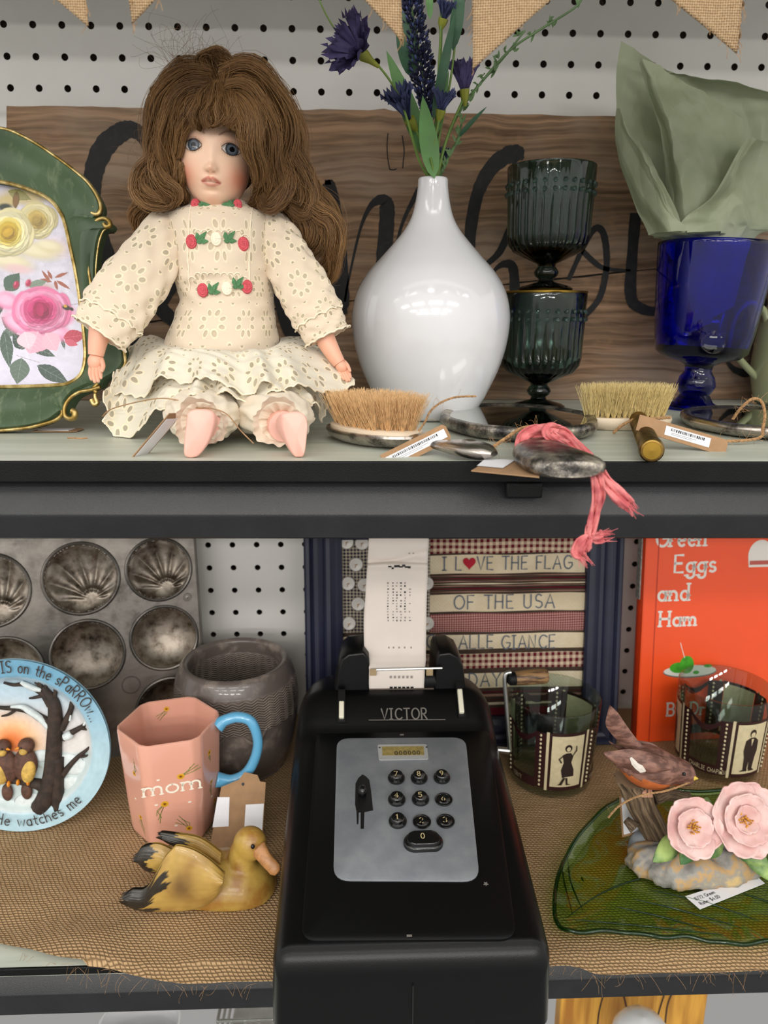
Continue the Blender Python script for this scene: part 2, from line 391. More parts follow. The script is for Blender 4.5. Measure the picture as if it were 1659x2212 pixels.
# ================================================================== SETTING: pegboard wall and shelves
PI_ = 0.0254; HX0, HZ0 = -0.3098, 1.7493
m = Mat('white_pegboard', '#d3d0cb', .42); n = noise(9, 4); X.nt = m.nt
m.set(Base_Color=mix(n.ss(.3, .75), '#cfccc8', '#d8d6d2')).bump(noise(900, 2), .12, .0004); M_PEG = m.m
M_HOLE = plain('hole_edge', '#3a2e26', .9, var=.3)
M_BACK = plain('brown_hardboard', '#3a2a1e', .9, var=.2)
mb = MB(); NR = 16; hr = 0.0031
for j in range(-4, 36):
    for i in range(-7, 35):
        cx, cz = HX0+i*PI_, HZ0-j*PI_; vs = []
        for k in range(NR):
            a = 2*pi*k/NR; q = max(abs(cos(a)), abs(sin(a))); vs.append((cx+cos(a)/q*PI_/2, 0, cz+sin(a)/q*PI_/2))
        for y in (0, .005):
            for k in range(NR): a = 2*pi*k/NR; vs.append((cx+cos(a)*hr, y, cz+sin(a)*hr))
        fs = [(k, (k+1) % NR, NR+(k+1) % NR, NR+k) for k in range(NR)]; mb.add(vs, fs, 0)
        o = len(mb.v)-3*NR
        mb.f += [(o+NR+k, o+NR+(k+1) % NR, o+2*NR+(k+1) % NR, o+2*NR+k) for k in range(NR)]; mb.mi += [1]*NR
wall = mb.build('wall_back', [M_PEG, M_HOLE], angle=30); wall['kind'] = 'structure'
mb = MB(); mb.box((.05, .06, 1.36), (1.6, .01, 1.3)); o = mb.build('wall_behind', M_BACK); o['kind'] = 'structure'

m = Mat('black_powder_coat', '#17181a', .5); n = noise(1500, 2); m.bump(n, .35, .0005)
m.set(Base_Color=mix(noise(25, 4).ss(.35, .7), '#070708', '#0c0d0e'), Specular_IOR_Level=.2); M_BLK = m.m
m = Mat('grey_textured_beam', '#34363a', .38); n = noise(2400, 2); m.bump(n, .3, .0004)
m.set(Base_Color=mix(noise(30, 4).ss(.35, .7), '#131417', '#1a1b1e'), Specular_IOR_Level=.5); M_BEAM = m.m
m = Mat('sage_shelf_board', '#9aa092', .45); n = noise(14, 5, co=None, dist=1.0)
tc = coords('Object'); st = noise(1, 4, co=vec(tc[0]*6, tc[1]*70, tc[2]*6))
m.set(Base_Color=mix(st.ss(.35, .68), '#b4b9ab', '#c6cabd')); M_SAGE = m.m
def shelf(z, label, depth=.352, yf=YF, lip=.012, ridge=.0312, bot=.0457, rz=-.0262):
    t = thing('display_shelf', label, 'shelf', (0, yf, z), (0, 0, rz))
    mb = MB(); mb.box((.03, depth/2-.0005, -.004), (1.5, depth-.001, .008)); mb.build('shelf_board', M_SAGE, t)
    mb = MB(); mb.box((.03, -.0010, -.0001-lip/2), (1.5, .0022, lip)); mb.build('front_lip', M_BLK, t, bevel=.0008)
    # folded beam: slopes out from under the lip, then drops
    pr = [(.010, -lip-.0005), (-.0010, -ridge+.0012), (-.0012, -ridge), (-.0010, -ridge-.0015), (.0005, -bot+.001), (.002, -bot), (.02, -bot), (.02, -lip-.0005)]
    mb = MB(); vs = [(x, a, b) for x in (-.75, .8) for a, b in pr]; k = len(pr)
    mb.add(vs, [(i, (i+1) % k, k+(i+1) % k, k+i) for i in range(k)]+[tuple(range(k)), tuple(range(2*k-1, k-1, -1))])
    mb.build('front_beam', M_BEAM, t, angle=25)
    return t
top_shelf = shelf(ZT, 'black-edged sage green upper shelf holding the doll, the vase and the goblets')
low_shelf = shelf(ZB, 'black-edged lower shelf under the burlap runner, adding machine and mug', .339, -.339, .0060, .0239, .0422, 0.0)
# the shelf above the picture, whose edge the bunting hangs from
shelf(1.85, 'shelf above the frame that shades the pegboard and carries the bunting')
mb = MB(); p = PY(1138, 1050, YF-.010); mb.box((0, 0, 0), (.0205, .004, .009)); o = mb.build('shelf_clip', M_BLK, top_shelf, bevel=.0012)
o.location = (p.x, -.001, -.0165)
# ================================================================== TOP SHELF, BACK ROW
def PL(px, py, T):
    """where the sight line of a photo point meets the local y=0 plane of frame T -> local (x,z)"""
    Ti = T.inverted(); o = Ti @ CAM; d = Ti.to_3x3() @ ray(px, py); q = o + d*(-o.y/d.y); return (q.x, q.z)
# ---- reclaimed wood sign with black script
m = Mat('weathered_wood', '#6b5440', .8); tc = coords('Object')
warp = noise(5, 3); w2 = tc[2]*1.0 + warp*.05
st = noise(1, 6, .65, co=vec(tc[0]*6, tc[1]*20, w2*190)); bl = noise(7, 4, co=vec(tc[0]*1, tc[1], tc[2]*2.5))
gr = (w2*520 + noise(9, 2)*9).sn()*.5+.5
c1 = mix(st.ss(.32, .68), '#5a4634', '#a58468'); c2 = mix(bl.ss(.42, .72), c1, '#988472')
c3 = mix((gr*st).ss(.34, .70)*.55, c2, '#443225'); c4 = mix(noise(22, 4).ss(.56, .74)*.6, c3, '#b58b64')
m.set(Base_Color=c4, Specular_IOR_Level=.25).bump(st*.6+gr*.4, .55, .0016); M_WOOD = m.m
m = Mat('black_sign_paint', '#101013', .72); m.set(Base_Color=mix(noise(160, 4).ss(.45, .75)*.6, '#0e0e11', '#2b2723')); M_SIGN = m.m
YS = -.042
SG = thing('wood_sign', 'weathered brown plank sign with black brush script behind the doll and vase', 'sign', PY(830, 880, YS))
o0 = SG.location.copy()
def onY(pts, Y, o): return [((lambda q: (q.x-o.x, q.z-o.z))(PY(a, b, Y))) for a, b in pts]
def jag(a, b, n, amp):
    return [(lerp(a[0], b[0], k/n)+(0 if k in (0, n) else random.uniform(-amp, amp)*.3), lerp(a[1], b[1], k/n)+random.uniform(-amp, amp)) for k in range(n+1)]
zf = ZT-o0.z+.0005
up = jag((14, 229), (330, 232), 12, 1.5)+jag((360, 237), (830, 236), 14, 2)[0:]+jag((850, 240), (1700, 262), 24, 1.6)
seamU = jag((1700, 549), (14, 727), 50, 1.2); seamL = jag((14, 730), (1700, 552), 50, 1.2)
mb = MB(); mb.prism(onY(up+seamU, YS, o0)[::-1], .020); mb.build('board', M_WOOD, SG, angle=30, smooth=True)
lowp = onY(seamL, YS+.0015, o0); x0, x1 = lowp[0][0], lowp[-1][0]
mb = MB(); mb.prism((lowp+[(x1, zf), (x0, zf)])[::-1], .0185, f=lambda x, y, z: (x, y+.0015, z)); mb.build('board', M_WOOD, SG, angle=30)
mb = MB()
def sgn(pts, w):
    q = cr([(a, b, c) for (a, b), c in zip(pts, w if hasattr(w, '__len__') else [w]*len(pts))], 8)
    P = onY([(a, b) for a, b, c in q], YS, o0); k = M_PX(PY(830, 500, YS))
    ww = [c*k*(1+random.uniform(-.06, .06)) for a, b, c in q]
    i0 = len(mb.v); ribbon2(mb, P, ww, lambda x, z: ((x, -.0002, z), (0, -1, 0)), 0, .0)
    mb.v[i0:] = [(x, -.0003 if True else y, z) for x, y, z in mb.v[i0:]]
sgn([(300, 775), (285, 711), (240, 580), (200, 450), (203, 372), (225, 318), (258, 288), (285, 280), (312, 300), (330, 345), (372, 480), (375, 590), (345, 655), (372, 690)], [36, 36, 36, 36, 40, 42, 38, 32, 28, 30, 36, 36, 36, 30])
sgn([(600, 640), (618, 700), (642, 735), (675, 735), (700, 690), (712, 640)], [20, 26, 26, 22, 18, 14])
sgn([(709, 394), (711, 402), (722, 470), (732, 560), (736, 650), (737, 668)], [10, 28, 34, 36, 38, 26])
sgn([(745, 650), (752, 610), (776, 503), (796, 452), (815, 434), (830, 434), (836, 450), (834, 500), (826, 600), (822, 680)], [5, 5, 6, 10, 18, 26, 32, 34, 34, 32])
sgn([(848, 575), (866, 492), (892, 434), (915, 402), (945, 440), (955, 600)], [6, 7, 10, 14, 22, 28])
sgn([(1010, 640), (1014, 557), (1018, 485), (1034, 412), (1062, 362), (1095, 336), (1114, 334), (1123, 337), (1128, 341)], [22, 24, 26, 28, 32, 34, 38, 32, 8])
sgn([(1036, 582), (1076, 548), (1100, 500), (1135, 430)], [8, 15, 17, 14])
sgn([(1055, 605), (1072, 580), (1092, 570), (1108, 580), (1112, 640), (1112, 760)], [5, 9, 16, 21, 22, 20])
sgn([(1230, 600), (1262, 530), (1285, 494), (1302, 502), (1310, 545), (1308, 593), (1293, 647), (1255, 690)], [10, 12, 14, 15, 15, 14, 14, 13])
sgn([(1240, 520), (1272, 556), (1306, 580), (1360, 584)], [11, 12, 10, 5])
sgn([(1372, 470), (1364, 574), (1362, 632), (1374, 660), (1420, 672), (1480, 640)], [24, 25, 26, 24, 18, 12])
sgn([(1600, 560), (1632, 600), (1648, 660), (1640, 730), (1622, 800), (1590, 800), (1570, 780)], [12, 16, 20, 22, 22, 14, 6])
mb.build('painted_script', M_SIGN, SG)
for P in ([(838, 289), (836, 315), (838, 345), (842, 366)], [(869, 294), (873, 325), (871, 350), (870, 363)], [(842, 366), (850, 367), (856, 365)]):
    mb = MB(); sgn(P, 2.2); mb.build('knot_crack', M_SIGN, SG)

# ---- white vase
M_CER = plain('white_glazed_ceramic', '#dcdcdf', .12, var=.02, scale=20, Coat_Weight=.5, Coat_Roughness=.05)
VC = PZ(931, 884, ZT); VC.y = -.165; VC = Vector((PY(931, 640, VC.y).x, VC.y, ZT)); k = M_PX(VC+Vector((0, 0, .1)))
t = thing('vase', 'white glazed bulb vase with a slim neck on the upper shelf', 'vase', VC)
vp = [(0, .0005), (.032, .0005), (.036, .003)]
def vz(py): return PY(931, py, VC.y).z-ZT
def vr(half, py): return half*M_PX(PY(931, py, VC.y))
for py, hw in [(868, 112), (850, 122), (800, 146), (750, 162), (705, 169), (670, 169), (630, 160), (590, 138), (555, 108), (520, 78), (495, 59), (470, 46), (440, 38), (410, 33.5), (397, 32.5), (389, 32.5)]: vp.append((vr(hw, py), vz(py)))
vp[3:] = [tuple(q) for q in cr(vp[3:], 5)]
vt = vp[-1][1]; ro = vp[-1][0]
vp += [(ro-.0006, vt+.0012), (ro-.0022, vt+.0014), (ro-.0032, vt), (ro-.0032, vt-.04), (.001, vt-.041)]
MB().lathe(vp, 72).build('body', M_CER, t, angle=60)
VTOP = VC+Vector((0, 0, vt))

# ---- faux flower stems
M_STEM = plain('green_stem', '#6d8a3f', .55, var=.2, scale=40)
M_STEM2 = plain('dusty_green_stem', '#5c7a4c', .6, var=.2, scale=40)
M_LEAF = plain('green_fabric_leaf', '#5d8a4d', .55, var=.12, scale=50, bump=.2)
M_LEAFD = plain('dark_green_leaf', '#2f5a3c', .5, var=.15, scale=50, bump=.2)
M_PURP = plain('purple_cloth_petal', '#4d4570', .7, var=.25, scale=90)
M_NAVY = plain('dusty_blue_petal', '#434a72', .7, var=.25, scale=90)
M_LAV = plain('dark_lavender_bud', '#1d2140', .6, var=.4, scale=300)
M_LAVL = plain('pale_lavender_bud', '#4a5488', .6, var=.3, scale=300)
M_CALYX = plain('yellow_green_calyx', '#8a8f2e', .5, var=.2)
ST = Vector((VTOP.x, VTOP.y, VTOP.z-.03))
def at(px, py, dy=0): return PY(px, py, VC.y+dy)
def stem_thing(name, label, pts, r, m, dy0=0):
    """pts: photo points with depth offsets, top last"""
    root = Vector(at(*pts[0]))
    t = thing(name, label, 'faux flower', root, (0, 0, 0), 'faux stems in the white vase')
    q = cr([tuple(Vector(at(*p))-root) for p in pts], 6)
    MB().tube(q, [r*(1-.4*i/len(q)) for i in range(len(q))], 6).build('stem', m, t)
    return t, root
def leafb(mb, a, b, w, up=(0, -1, .25), curl=.15, m=0, n=10, fold=.18):
    a, b = Vector(a), Vector(b); d = b-a; L = d.length; s = d.cross(Vector(up)).normalized(); nn = s.cross(d).normalized()
    def fn(u, v):
        ww = w*(sin(pi*min(1, v**.75*1.0))**.8 if 0 < v < 1 else 0)
        e = (u-.5)*2
        return a+d*v+s*(e*ww)+nn*(curl*L*sin(pi*v)*.5+abs(e)*ww*fold)
    mb.grid(fn, 4, n, m); return mb
def petals(mb, c, ax, n, L, w, spread, m=0, seed=0, droop=.2, rings=1, tipa=.14):
    """ruffled cornflower head: wedge petals round an axis"""
    r = random.Random(seed); c = Vector(c); ax = Vector(ax).normalized(); e1 = ax.orthogonal().normalized(); e2 = ax.cross(e1)
    for g in range(rings):
        for k in range(n):
            a = 2*pi*(k+r.uniform(-.25, .25)+g*.5)/n; sp = spread*(1-.45*g/max(1, rings)); o = e1*cos(a)+e2*sin(a); side = ax.cross(o)
            d = (o*sin(sp)+ax*cos(sp)).normalized(); nn = side.cross(d); l = L*r.uniform(.8, 1.1); tw = r.uniform(-.5, .5)
            def fn(u, v):
                e = (u-.5)*2; wd = w*(.25+.75*v)*(1 if v < .9 else .9)
                tip = tipa*l*(cos(e*9.4)-1)*(v > .95)
                return c+d*(v*l+tip)+side*(e*wd*cos(tw))+nn*(-droop*l*v*v+e*wd*sin(tw)+.25*wd*cos(e*5)*v)
            mb.grid(fn, 6, 5, m)
    return mb
# cornflower drooping at the left
t, r0 = stem_thing('cornflower', 'purple cornflower nodding left of the vase on a bent thin stem', [(936, 400, 0), (905, 345, -.004), (880, 260, -.012), (858, 200, -.02), (820, 145, -.03), (790, 122, -.034)], .0011, M_STEM)
a = Vector(at(818, 144, -.03))-r0; b = Vector(at(776, 112, -.038))-r0; MB().tube([a, lerp(a, b, .4), lerp(a, b, .75), b], [.0012, .0022, .0040, .0036], 10).build('calyx', M_CALYX, t)
ax = (b-a).normalized(); mb = MB(); petals(mb, b, ax+Vector((0, -.3, -.1)), 8, .023, .0066, 1.20, 0, 3, .22, 2, .10); mb.build('petals', M_PURP, t, angle=80)
# tall bare stem leaving the picture at the upper left
t, r0 = stem_thing('bud_stem', 'thin green stem leaving the picture left above the cornflower', [(776, 112, -.030), (752, 95, -.030), (718, 55, -.032), (690, 0, -.034), (676, -60, -.03)], .0007, M_STEM)
# blue cornflower bud at vase neck
t, r0 = stem_thing('cornflower', 'half-open blue cornflower low behind the front leaf, left of the lavender', [(936, 400, 0), (920, 330, .0), (898, 280, -.004)], .0013, M_STEM)
a = Vector(at(900, 282, -.003))-r0; b = Vector(at(884, 258, -.008))-r0; MB().tube([a, lerp(a, b, .5), b], [.0015, .0036, .0042], 10).build('calyx', M_CALYX, t)
ax = (b-a).normalized()+Vector((.0, -.15, .35)); mb = MB(); petals(mb, b, ax, 8, .025, .0062, .26, 0, 5, -.16, 2, .09); mb.build('petals', M_NAVY, t, angle=80)
# lavender spike
pts = [(932, 400, .005), (925, 300, .01), (918, 200, .012), (902, 90, .014), (886, 0, .016), (880, -60, .018)]
t, r0 = stem_thing('lavender', 'dark navy lavender spike rising straight out of the vase', pts, .0012, M_STEM2)
mb = MB(); q = cr([tuple(Vector(at(*p))-r0) for p in pts], 10); q = [Vector(v) for v in q]
for i in range(1500):
    s = random.uniform(.26, 1)*(len(q)-1); j = min(int(s), len(q)-2); c = q[j].lerp(q[j+1], s-j); a = random.uniform(0, 2*pi)
    rr = (.0085 if s/(len(q)-1) > .45 else .0085*max(.25, (s/(len(q)-1)-.2)*4))*sqrt(random.uniform(.15, 1))*1.05
    d = Vector((cos(a), sin(a), .9)).normalized(); c = c+Vector((cos(a), sin(a), 0))*rr
    mb.ell(c, (.00085, .00085, .0019), d.to_track_quat('Z', 'Y').to_matrix(), 1 if random.random() < .14 else 0, 5, 3)
mb.build('flower_spike', [M_LAV, M_LAVL], t)
# bell shaped buds on their own stems
for lab, pts, c0, c1, n in [
    ('dusty blue bud near the lavender top, mouth upward', [(940, 400, 0), (945, 250, -.004), (952, 120, -.006), (955, 45, -.008)], (955, 52), (968, -2), 5),
    ('small pale blue bud low in front of the stems above the vase mouth', [(936, 400, -.004), (938, 320, -.012), (948, 262, -.014), (956, 244, -.014)], (950, 250), (962, 192), 5),
    ('purple bud half hidden by the tip of the burlap pennant', [(940, 400, 0), (965, 300, .0), (1000, 215, .004), (1003, 205, .004)], (1004, 210), (1002, 128), 6),
    ('grey blue bud just behind the vase mouth on the right', [(938, 400, .006), (948, 372, .012), (960, 352, .016)], (958, 352), (962, 322), 4)]:
    t, r0 = stem_thing('cornflower_bud', lab, pts, .0011, M_STEM); dd = pts[-1][2]
    a = Vector(at(*c0, dd))-r0; b = Vector(at(*c1, dd-.004))-r0; mb = MB()
    L = (b-a).length; petals(mb, a, (b-a), 6, L*1.08, L*.27, .20, 0, len(lab), -.22, 2, .06); mb.build('petals', M_NAVY if n != 6 else M_PURP, t, angle=80)
    MB().tube([a-(b-a)*.25, a, a+(b-a)*.22], [.001, .003, .0036], 8).build('calyx', M_CALYX, t)
# leafy stems
for lab, stm, lv, ml in [
    ('broad light green leaf curving over the front of the vase mouth', [(942, 405, -.004), (938, 380, -.010), (930, 340, -.014)], [((938, 386, -.012), (913, 206, -.020), 19, -.1)], M_LEAF),
    ('upright light green leaf left of the lavender spike', [(932, 400, .002), (915, 340, .004), (902, 310, .006)], [((922, 345, .004), (834, 108, -.004), 19, .05)], M_LEAF),
    ('dark green blade standing up between the burlap pennants', [(940, 400, .0), (948, 300, -.004), (972, 180, -.006), (985, 80, -.008)], [((978, 110, -.008), (1000, -60, -.012), 13, .05), ((935, 262, -.010), (984, 20, -.012), 10, .12)], M_LEAFD),
    ('broad dark green leaf behind the lavender spike', [(934, 400, .01), (915, 260, .015), (895, 180, .016)], [((892, 170, .016), (862, 10, .010), 22, .05)], M_LEAFD),
    ('green stem with a bud leaning up to the frame top', [(938, 400, 0), (940, 300, -.006), (946, 180, -.008), (952, 60, -.009), (952, -30, -.01)], [((929, 42, -.009), (926, -50, -.009), 7, .02), ((945, 290, -.008), (970, 150, -.012), 6, .1)], M_LEAF),
    ('thin stem behind the vase mouth leaning right', [(940, 400, .003), (962, 352, .008), (990, 300, .010), (1008, 280, .01)], [((985, 302, .009), (1052, 230, .004), 5, .1)], M_LEAFD)]:
    t, r0 = stem_thing('leafy_stem', lab, stm, .0011, M_STEM)
    for a, b, w, cu in lv:
        mb = MB(); leafb(mb, Vector(at(*a))-r0, Vector(at(*b))-r0, w*k, curl=cu); mb.build('leaf', ml, t, angle=0)
# long wispy sprays to the right
for lab, pts, tw in [
    ('long bare green spray arching to the upper right past the pennant', [(940, 400, .0), (955, 330, .004), (985, 255, .006), (1030, 190, .006), (1100, 110, .004), (1170, 62, .0), (1240, 18, -.004), (1262, -10, -.004)], [(1068, 145), (1110, 112), (1147, 80), (1186, 52), (1195, 50), (1250, 8), (1045, 175), (1016, 208)]),
    ('shorter wispy green spray under the longer one on the right', [(940, 402, .006), (958, 322, .012), (995, 235, .012), (1045, 172, .010), (1085, 128, .008), (1134, 66, .006)], [(1076, 128), (1060, 160), (1000, 228), (1030, 190), (1088, 118), (1120, 82)]),
    ('fine feathery sprig beside the vase mouth', [(942, 404, .004), (958, 360, .006), (985, 310, .008), (1000, 255, .008)], [(962, 350), (972, 330), (985, 305), (990, 285), (998, 258), (950, 378), (960, 360)])]:
    t, r0 = stem_thing('green_spray', lab, pts, .0011, M_STEM2); mb = MB()
    for (a, b) in tw:
        dy = .004 if 'longer' not in lab else .009; p = Vector(at(a, b, dy))-r0
        for j in range(4):
            ang = random.uniform(0, 2*pi); d = Vector((cos(ang)*.8, random.uniform(-.6, .3), abs(sin(ang))*.9+.1)).normalized()*random.uniform(.003, .0062)
            leafb(mb, p+Vector((0, 0, random.uniform(-.004, .004))), p+d, .0009, n=4)
    mb.build('leaflets', M_STEM2, t, angle=0)

# ---- green pressed glass goblets
def glass(name, color, dens, rough=.03, tint='#ffffff'):
    m = Mat(name, tint, rough, 0, Transmission_Weight=1.0, IOR=1.48)
    va = m.nt.nodes.new('ShaderNodeVolumeAbsorption'); va.inputs[0].default_value = (*rgb(color), 1); va.inputs[1].default_value = dens
    m.nt.links.new(va.outputs[0], m.out.inputs['Volume']); return m.m
M_GGL = glass('dark_green_glass', '#3f8a78', 150, .03, '#a9c4bd')
M_BGL = glass('cobalt_glass', '#0412f4', 330, .03, '#2c3cff')
def ribbed_goblet(base, label, px_c, rim, foot, H, R):
    t = thing('goblet', label, 'goblet', base, (0, 0, random.uniform(0, .3)), 'green pressed glass goblets')
    # outer profile, fluted bowl
    h0 = H*.27
    prof = [(.0001, .0003), (R*.62, .0003), (R*.64, .002), (R*.55, .004), (R*.2, .0075), (R*.17, H*.10), (R*.26, H*.125), (R*.29, H*.155), (R*.25, H*.185), (R*.20, H*.205), (R*.22, H*.225), (R*.55, h0+.001), (R*.80, h0+H*.055), (R*.91, h0+H*.11), (R*.95, h0+H*.18), (R*.965, h0+H*.38), (R*.985, h0+H*.52), (R*.99, h0+H*.60), (R*1.0, H-.0015), (R*.99, H-.0002), (R*.965, H), (R*.945, H-.002), (R*.93, h0+H*.55), (R*.90, h0+H*.2), (R*.80, h0+H*.11), (R*.5, h0+H*.065), (.0001, h0+H*.055)]
    n = 28*6
    def wob(a, q):
        kk = q*(len(prof)-1)
        return 1-.045*(1-abs(sin(a*14)))**1.5 if 11.5 < kk < 16.5 else 1
    mb = MB(); mb.lathe(prof, n, wob=wob)
    for (zz, cnt) in ((h0+H*.575, 28), (h0+H*.51, 28)):
        for i in range(cnt):
            a = 2*pi*(i+.25)/cnt; mb.ell((R*.99*cos(a), R*.99*sin(a), zz), (.0019, .0019, .0019), None, 0, 8, 6)
    mb.build('bowl_and_stem', M_GGL, t, angle=60); return t
YG = -.105
b0 = Vector((PY(1163, 860, YG).x, YG, ZT)); zr1 = PY(1185, 634, YG).z; R1 = 92*M_PX(PY(1178, 640, YG)); H1 = zr1-ZT
ribbed_goblet(b0, 'dark green ribbed glass goblet, lower of the stacked pair, standing on the shelf', 0, 0, 0, H1, R1)
b1 = Vector((PY(1178, 625, YG).x, YG, zr1+.0004)); zr2 = PY(1190, 365, YG).z
ribbed_goblet(b1, 'smoky green ribbed glass goblet balanced on top of the other one', 0, 0, 0, zr2-zr1, 95*M_PX(PY(1190, 365, YG)))
M_GOLD = plain('brass_gold', '#b08d3c', .3, 1.0, var=.1)
t = thing('coaster', 'thin gold-edged disc lying between the two green goblets', 'coaster', (b0.x, YG, zr1)); t.location.z = zr1
b_ = bpy.data.objects['goblet.001']; b_.location.z = zr1+.0018
mb = MB(); mb.lathe([(.0001, 0), (R1*1.0, 0), (R1*1.01, .0008), (R1*1.0, .0016), (.0001, .0016)], 64); mb.build('disc', M_GOLD, t)

# ---- cobalt goblet, tissue paper, pale green jug
YB = -.115
bc = Vector((PY(1498, 860, YB).x, YB, ZT)); Hb = PY(1520, 530, YB).z-ZT
def br(hw, py): return hw*M_PX(PY(1500, py, YB))
def bz(py): return PY(1500, py, YB).z-ZT
t = thing('goblet', 'large cobalt blue glass goblet holding the green tissue paper', 'goblet', bc, (0, radians(2.5), 0))
pr = [(.0001, .0003), (br(60, 880), .0003), (br(62, 880), .002), (br(40, 870), .006), (br(30, 860), bz(852)), (br(36, 840), bz(842)), (br(40, 835), bz(832)), (br(36, 820), bz(815)), (br(27, 800), bz(800)), (br(30, 790), bz(788)), (br(44, 780), bz(782)), (br(80, 770), bz(772)), (br(94, 760), bz(760)), (br(102, 720), bz(715)), (br(112, 630), bz(630)), (br(121, 540), bz(535)), (br(121.5, 530), bz(527)), (br(119, 530), bz(525)), (br(116, 540), bz(535)), (br(108, 630), bz(630)), (br(96, 720), bz(720)), (br(86, 745), bz(745)), (.0001, bz(752))]
MB().lathe(pr, 72).build('bowl_and_stem', M_BGL, t, angle=60)
# tissue: crumpled cone of thin sheets
m = Mat('sage_tissue_paper', '#8d967c', .55); m.set(Base_Color=mix(noise(40, 4).ss(.3, .7), '#a3ac8c', '#b3ba9d')).bump(noise(120, 4)*.6+voro(60)*.5, .35, .002)
tr = m.nt.nodes.new('ShaderNodeBsdfTranslucent'); tr.inputs[0].default_value = (*rgb('#98a088'), 1); mx = m.nt.nodes.new('ShaderNodeMixShader'); mx.inputs[0].default_value = .35
m.nt.links.new(m.b.outputs[0], mx.inputs[1]); m.nt.links.new(tr.outputs[0], mx.inputs[2]); m.nt.links.new(mx.outputs[0], m.out.inputs[0]); M_TIS = m.m
t = thing('tissue_paper', 'crumpled sage green tissue paper bursting out of the cobalt goblet', 'tissue paper', bc+Vector((0, 0, bz(740))), (0, 0, 0)); ob = t.location.copy()
def TP(px, py, dy): return PY(px, py, YB+dy)-ob
def sheet(rows, name, nu=110, nv=90, amp=.0055, seed=0, fs=1.0):
    """rows bottom->top: list of [(px,py,dy)...] spanned left to right, smooth in both directions, crumpled"""
    R_ = [[np.array(TP(*p)) for p in r] for r in rows]; rr = np.random.default_rng(seed)
    ph = rr.random((7, 4))*6.28; kx = rr.uniform(2, 9, 7); ky = rr.uniform(2, 7, 7)
    R2 = [cr(r, 12) for r in R_]; n = min(len(r) for r in R2)
    def fn(u, v):
        row = []
        for r in R2:
            s = u*(len(r)-1); i = min(int(s), len(r)-2); row.append(r[i]*(1-(s-i))+r[i+1]*(s-i))
        s = v*(len(row)-1); i = min(int(s), len(row)-2); f = s-i
        a, b, c, d = row[max(i-1, 0)], row[i], row[i+1], row[min(i+2, len(row)-1)]
        p = .5*((2*b)+(c-a)*f+(2*a-5*b+4*c-d)*f*f+(3*b-a-3*c+d)*f**3)
        w = 0
        for q in range(7):
            z = (kx[q]*u+ky[q]*v*(1 if q % 2 else -1))*fs*1.25+ph[q, 0]+.8*sin(u*5+q+v*3); w += (abs(((z/pi) % 2)-1)-.5)*(.45 if q > 2 else .6)
        e = min(1, 4*u, 4*(1-u))*.6+.4
        from mathutils import noise as mn; pv = Vector(p); cr1 = (.5-abs(mn.noise(pv*26+Vector((seed*9., 0, 0)))))*.0075+(.5-abs(mn.noise(pv*70)))*.0022; p = p+np.array((cr1*.3, -cr1, cr1*.3))*min(1, v*2)*e
        p = p+np.array((w*amp*.5, w*amp*e*(.3+.7*v)*1.4, w*amp*.3)); z_ = p[2]+ob.z-ZT
        if z_ < Hb+.006:                                          # stays inside the bowl
            lim = lerp(.026, .0325, max(0, min(1, (z_-.045)/(Hb-.045)))); d_ = math.hypot(p[0]-(z_*.044), p[1]); z_ = max(z_, .045); p[2] = z_+ZT-ob.z
            if d_ > lim: f_ = lim/d_; p[0] = (p[0]-z_*.044)*f_+z_*.044; p[1] *= f_
        return p
    mb = MB(); mb.grid(fn, nu, nv); return mb.build(name, M_TIS, t, angle=14)
inner = [(1420, 700, -.01), (1500, 730, -.022), (1570, 700, -.01)]
sheet([[(1440, 640, .02), (1500, 640, .025), (1570, 640, .02)], [(1420, 530, .02), (1500, 520, .035), (1620, 520, .02)], [(1340, 350, .02), (1500, 340, .045), (1680, 380, .03)], [(1332, 180, .015), (1470, 185, .045), (1700, 230, .03)], [(1342, 88, .01), (1440, 158, .03), (1500, 172, .035), (1600, 190, .03), (1720, 215, .02)]], 'rear_sheet', seed=1, amp=.0065)
sheet([[(1420, 690, -.005), (1470, 720, -.018), (1540, 700, -.012)], [(1400, 530, -.012), (1450, 522, -.034), (1520, 520, -.03)], [(1362, 440, -.005), (1420, 440, -.034), (1480, 490, -.030)], [(1334, 330, .004), (1380, 345, -.02), (1450, 440, -.024)], [(1332, 235, .014), (1345, 258, -.004), (1400, 352, -.014)]], 'front_left_fold', seed=2, amp=.006)
sheet([[(1470, 690, -.02), (1530, 690, -.02), (1590, 660, -.008)], [(1470, 512, -.034), (1550, 516, -.036), (1630, 516, -.010)], [(1480, 470, -.03), (1570, 470, -.030), (1680, 500, .0)], [(1540, 420, -.018), (1600, 400, -.016), (1700, 430, .006)], [(1608, 300, -.006), (1640, 310, -.004), (1720, 330, .008)]], 'front_right_fold', seed=3, amp=.0055)
sheet([[(1440, 660, .0), (1490, 680, -.010), (1540, 660, -.004)], [(1440, 524, .0), (1490, 524, -.010), (1560, 524, -.006)], [(1440, 420, .008), (1480, 420, -.006), (1590, 420, .0)], [(1420, 280, .012), (1455, 290, .002), (1600, 330, .012)], [(1380, 138, .016), (1402, 140, .006), (1600, 260, .018)]], 'middle_fold', seed=4, amp=.006)
m = plain('celadon_glaze', '#9aa07a', .18, var=.08, scale=20, Coat_Weight=.4); M_CEL = m
jl = Vector((PY(1740, 800, -.09).x, -.09, ZT))
t = thing('jug', 'pale celadon green jug cut off by the right edge behind the cobalt goblet', 'jug', jl)
MB().lathe([(.0001, .0005), (.034, .0005), (.040, .004), (.046, .03), (.044, .07), (.034, .10), (.030, .125), (.034, .14), (.031, .14), (.027, .125), (.0001, .12)], 48).build('body', M_CEL, t)
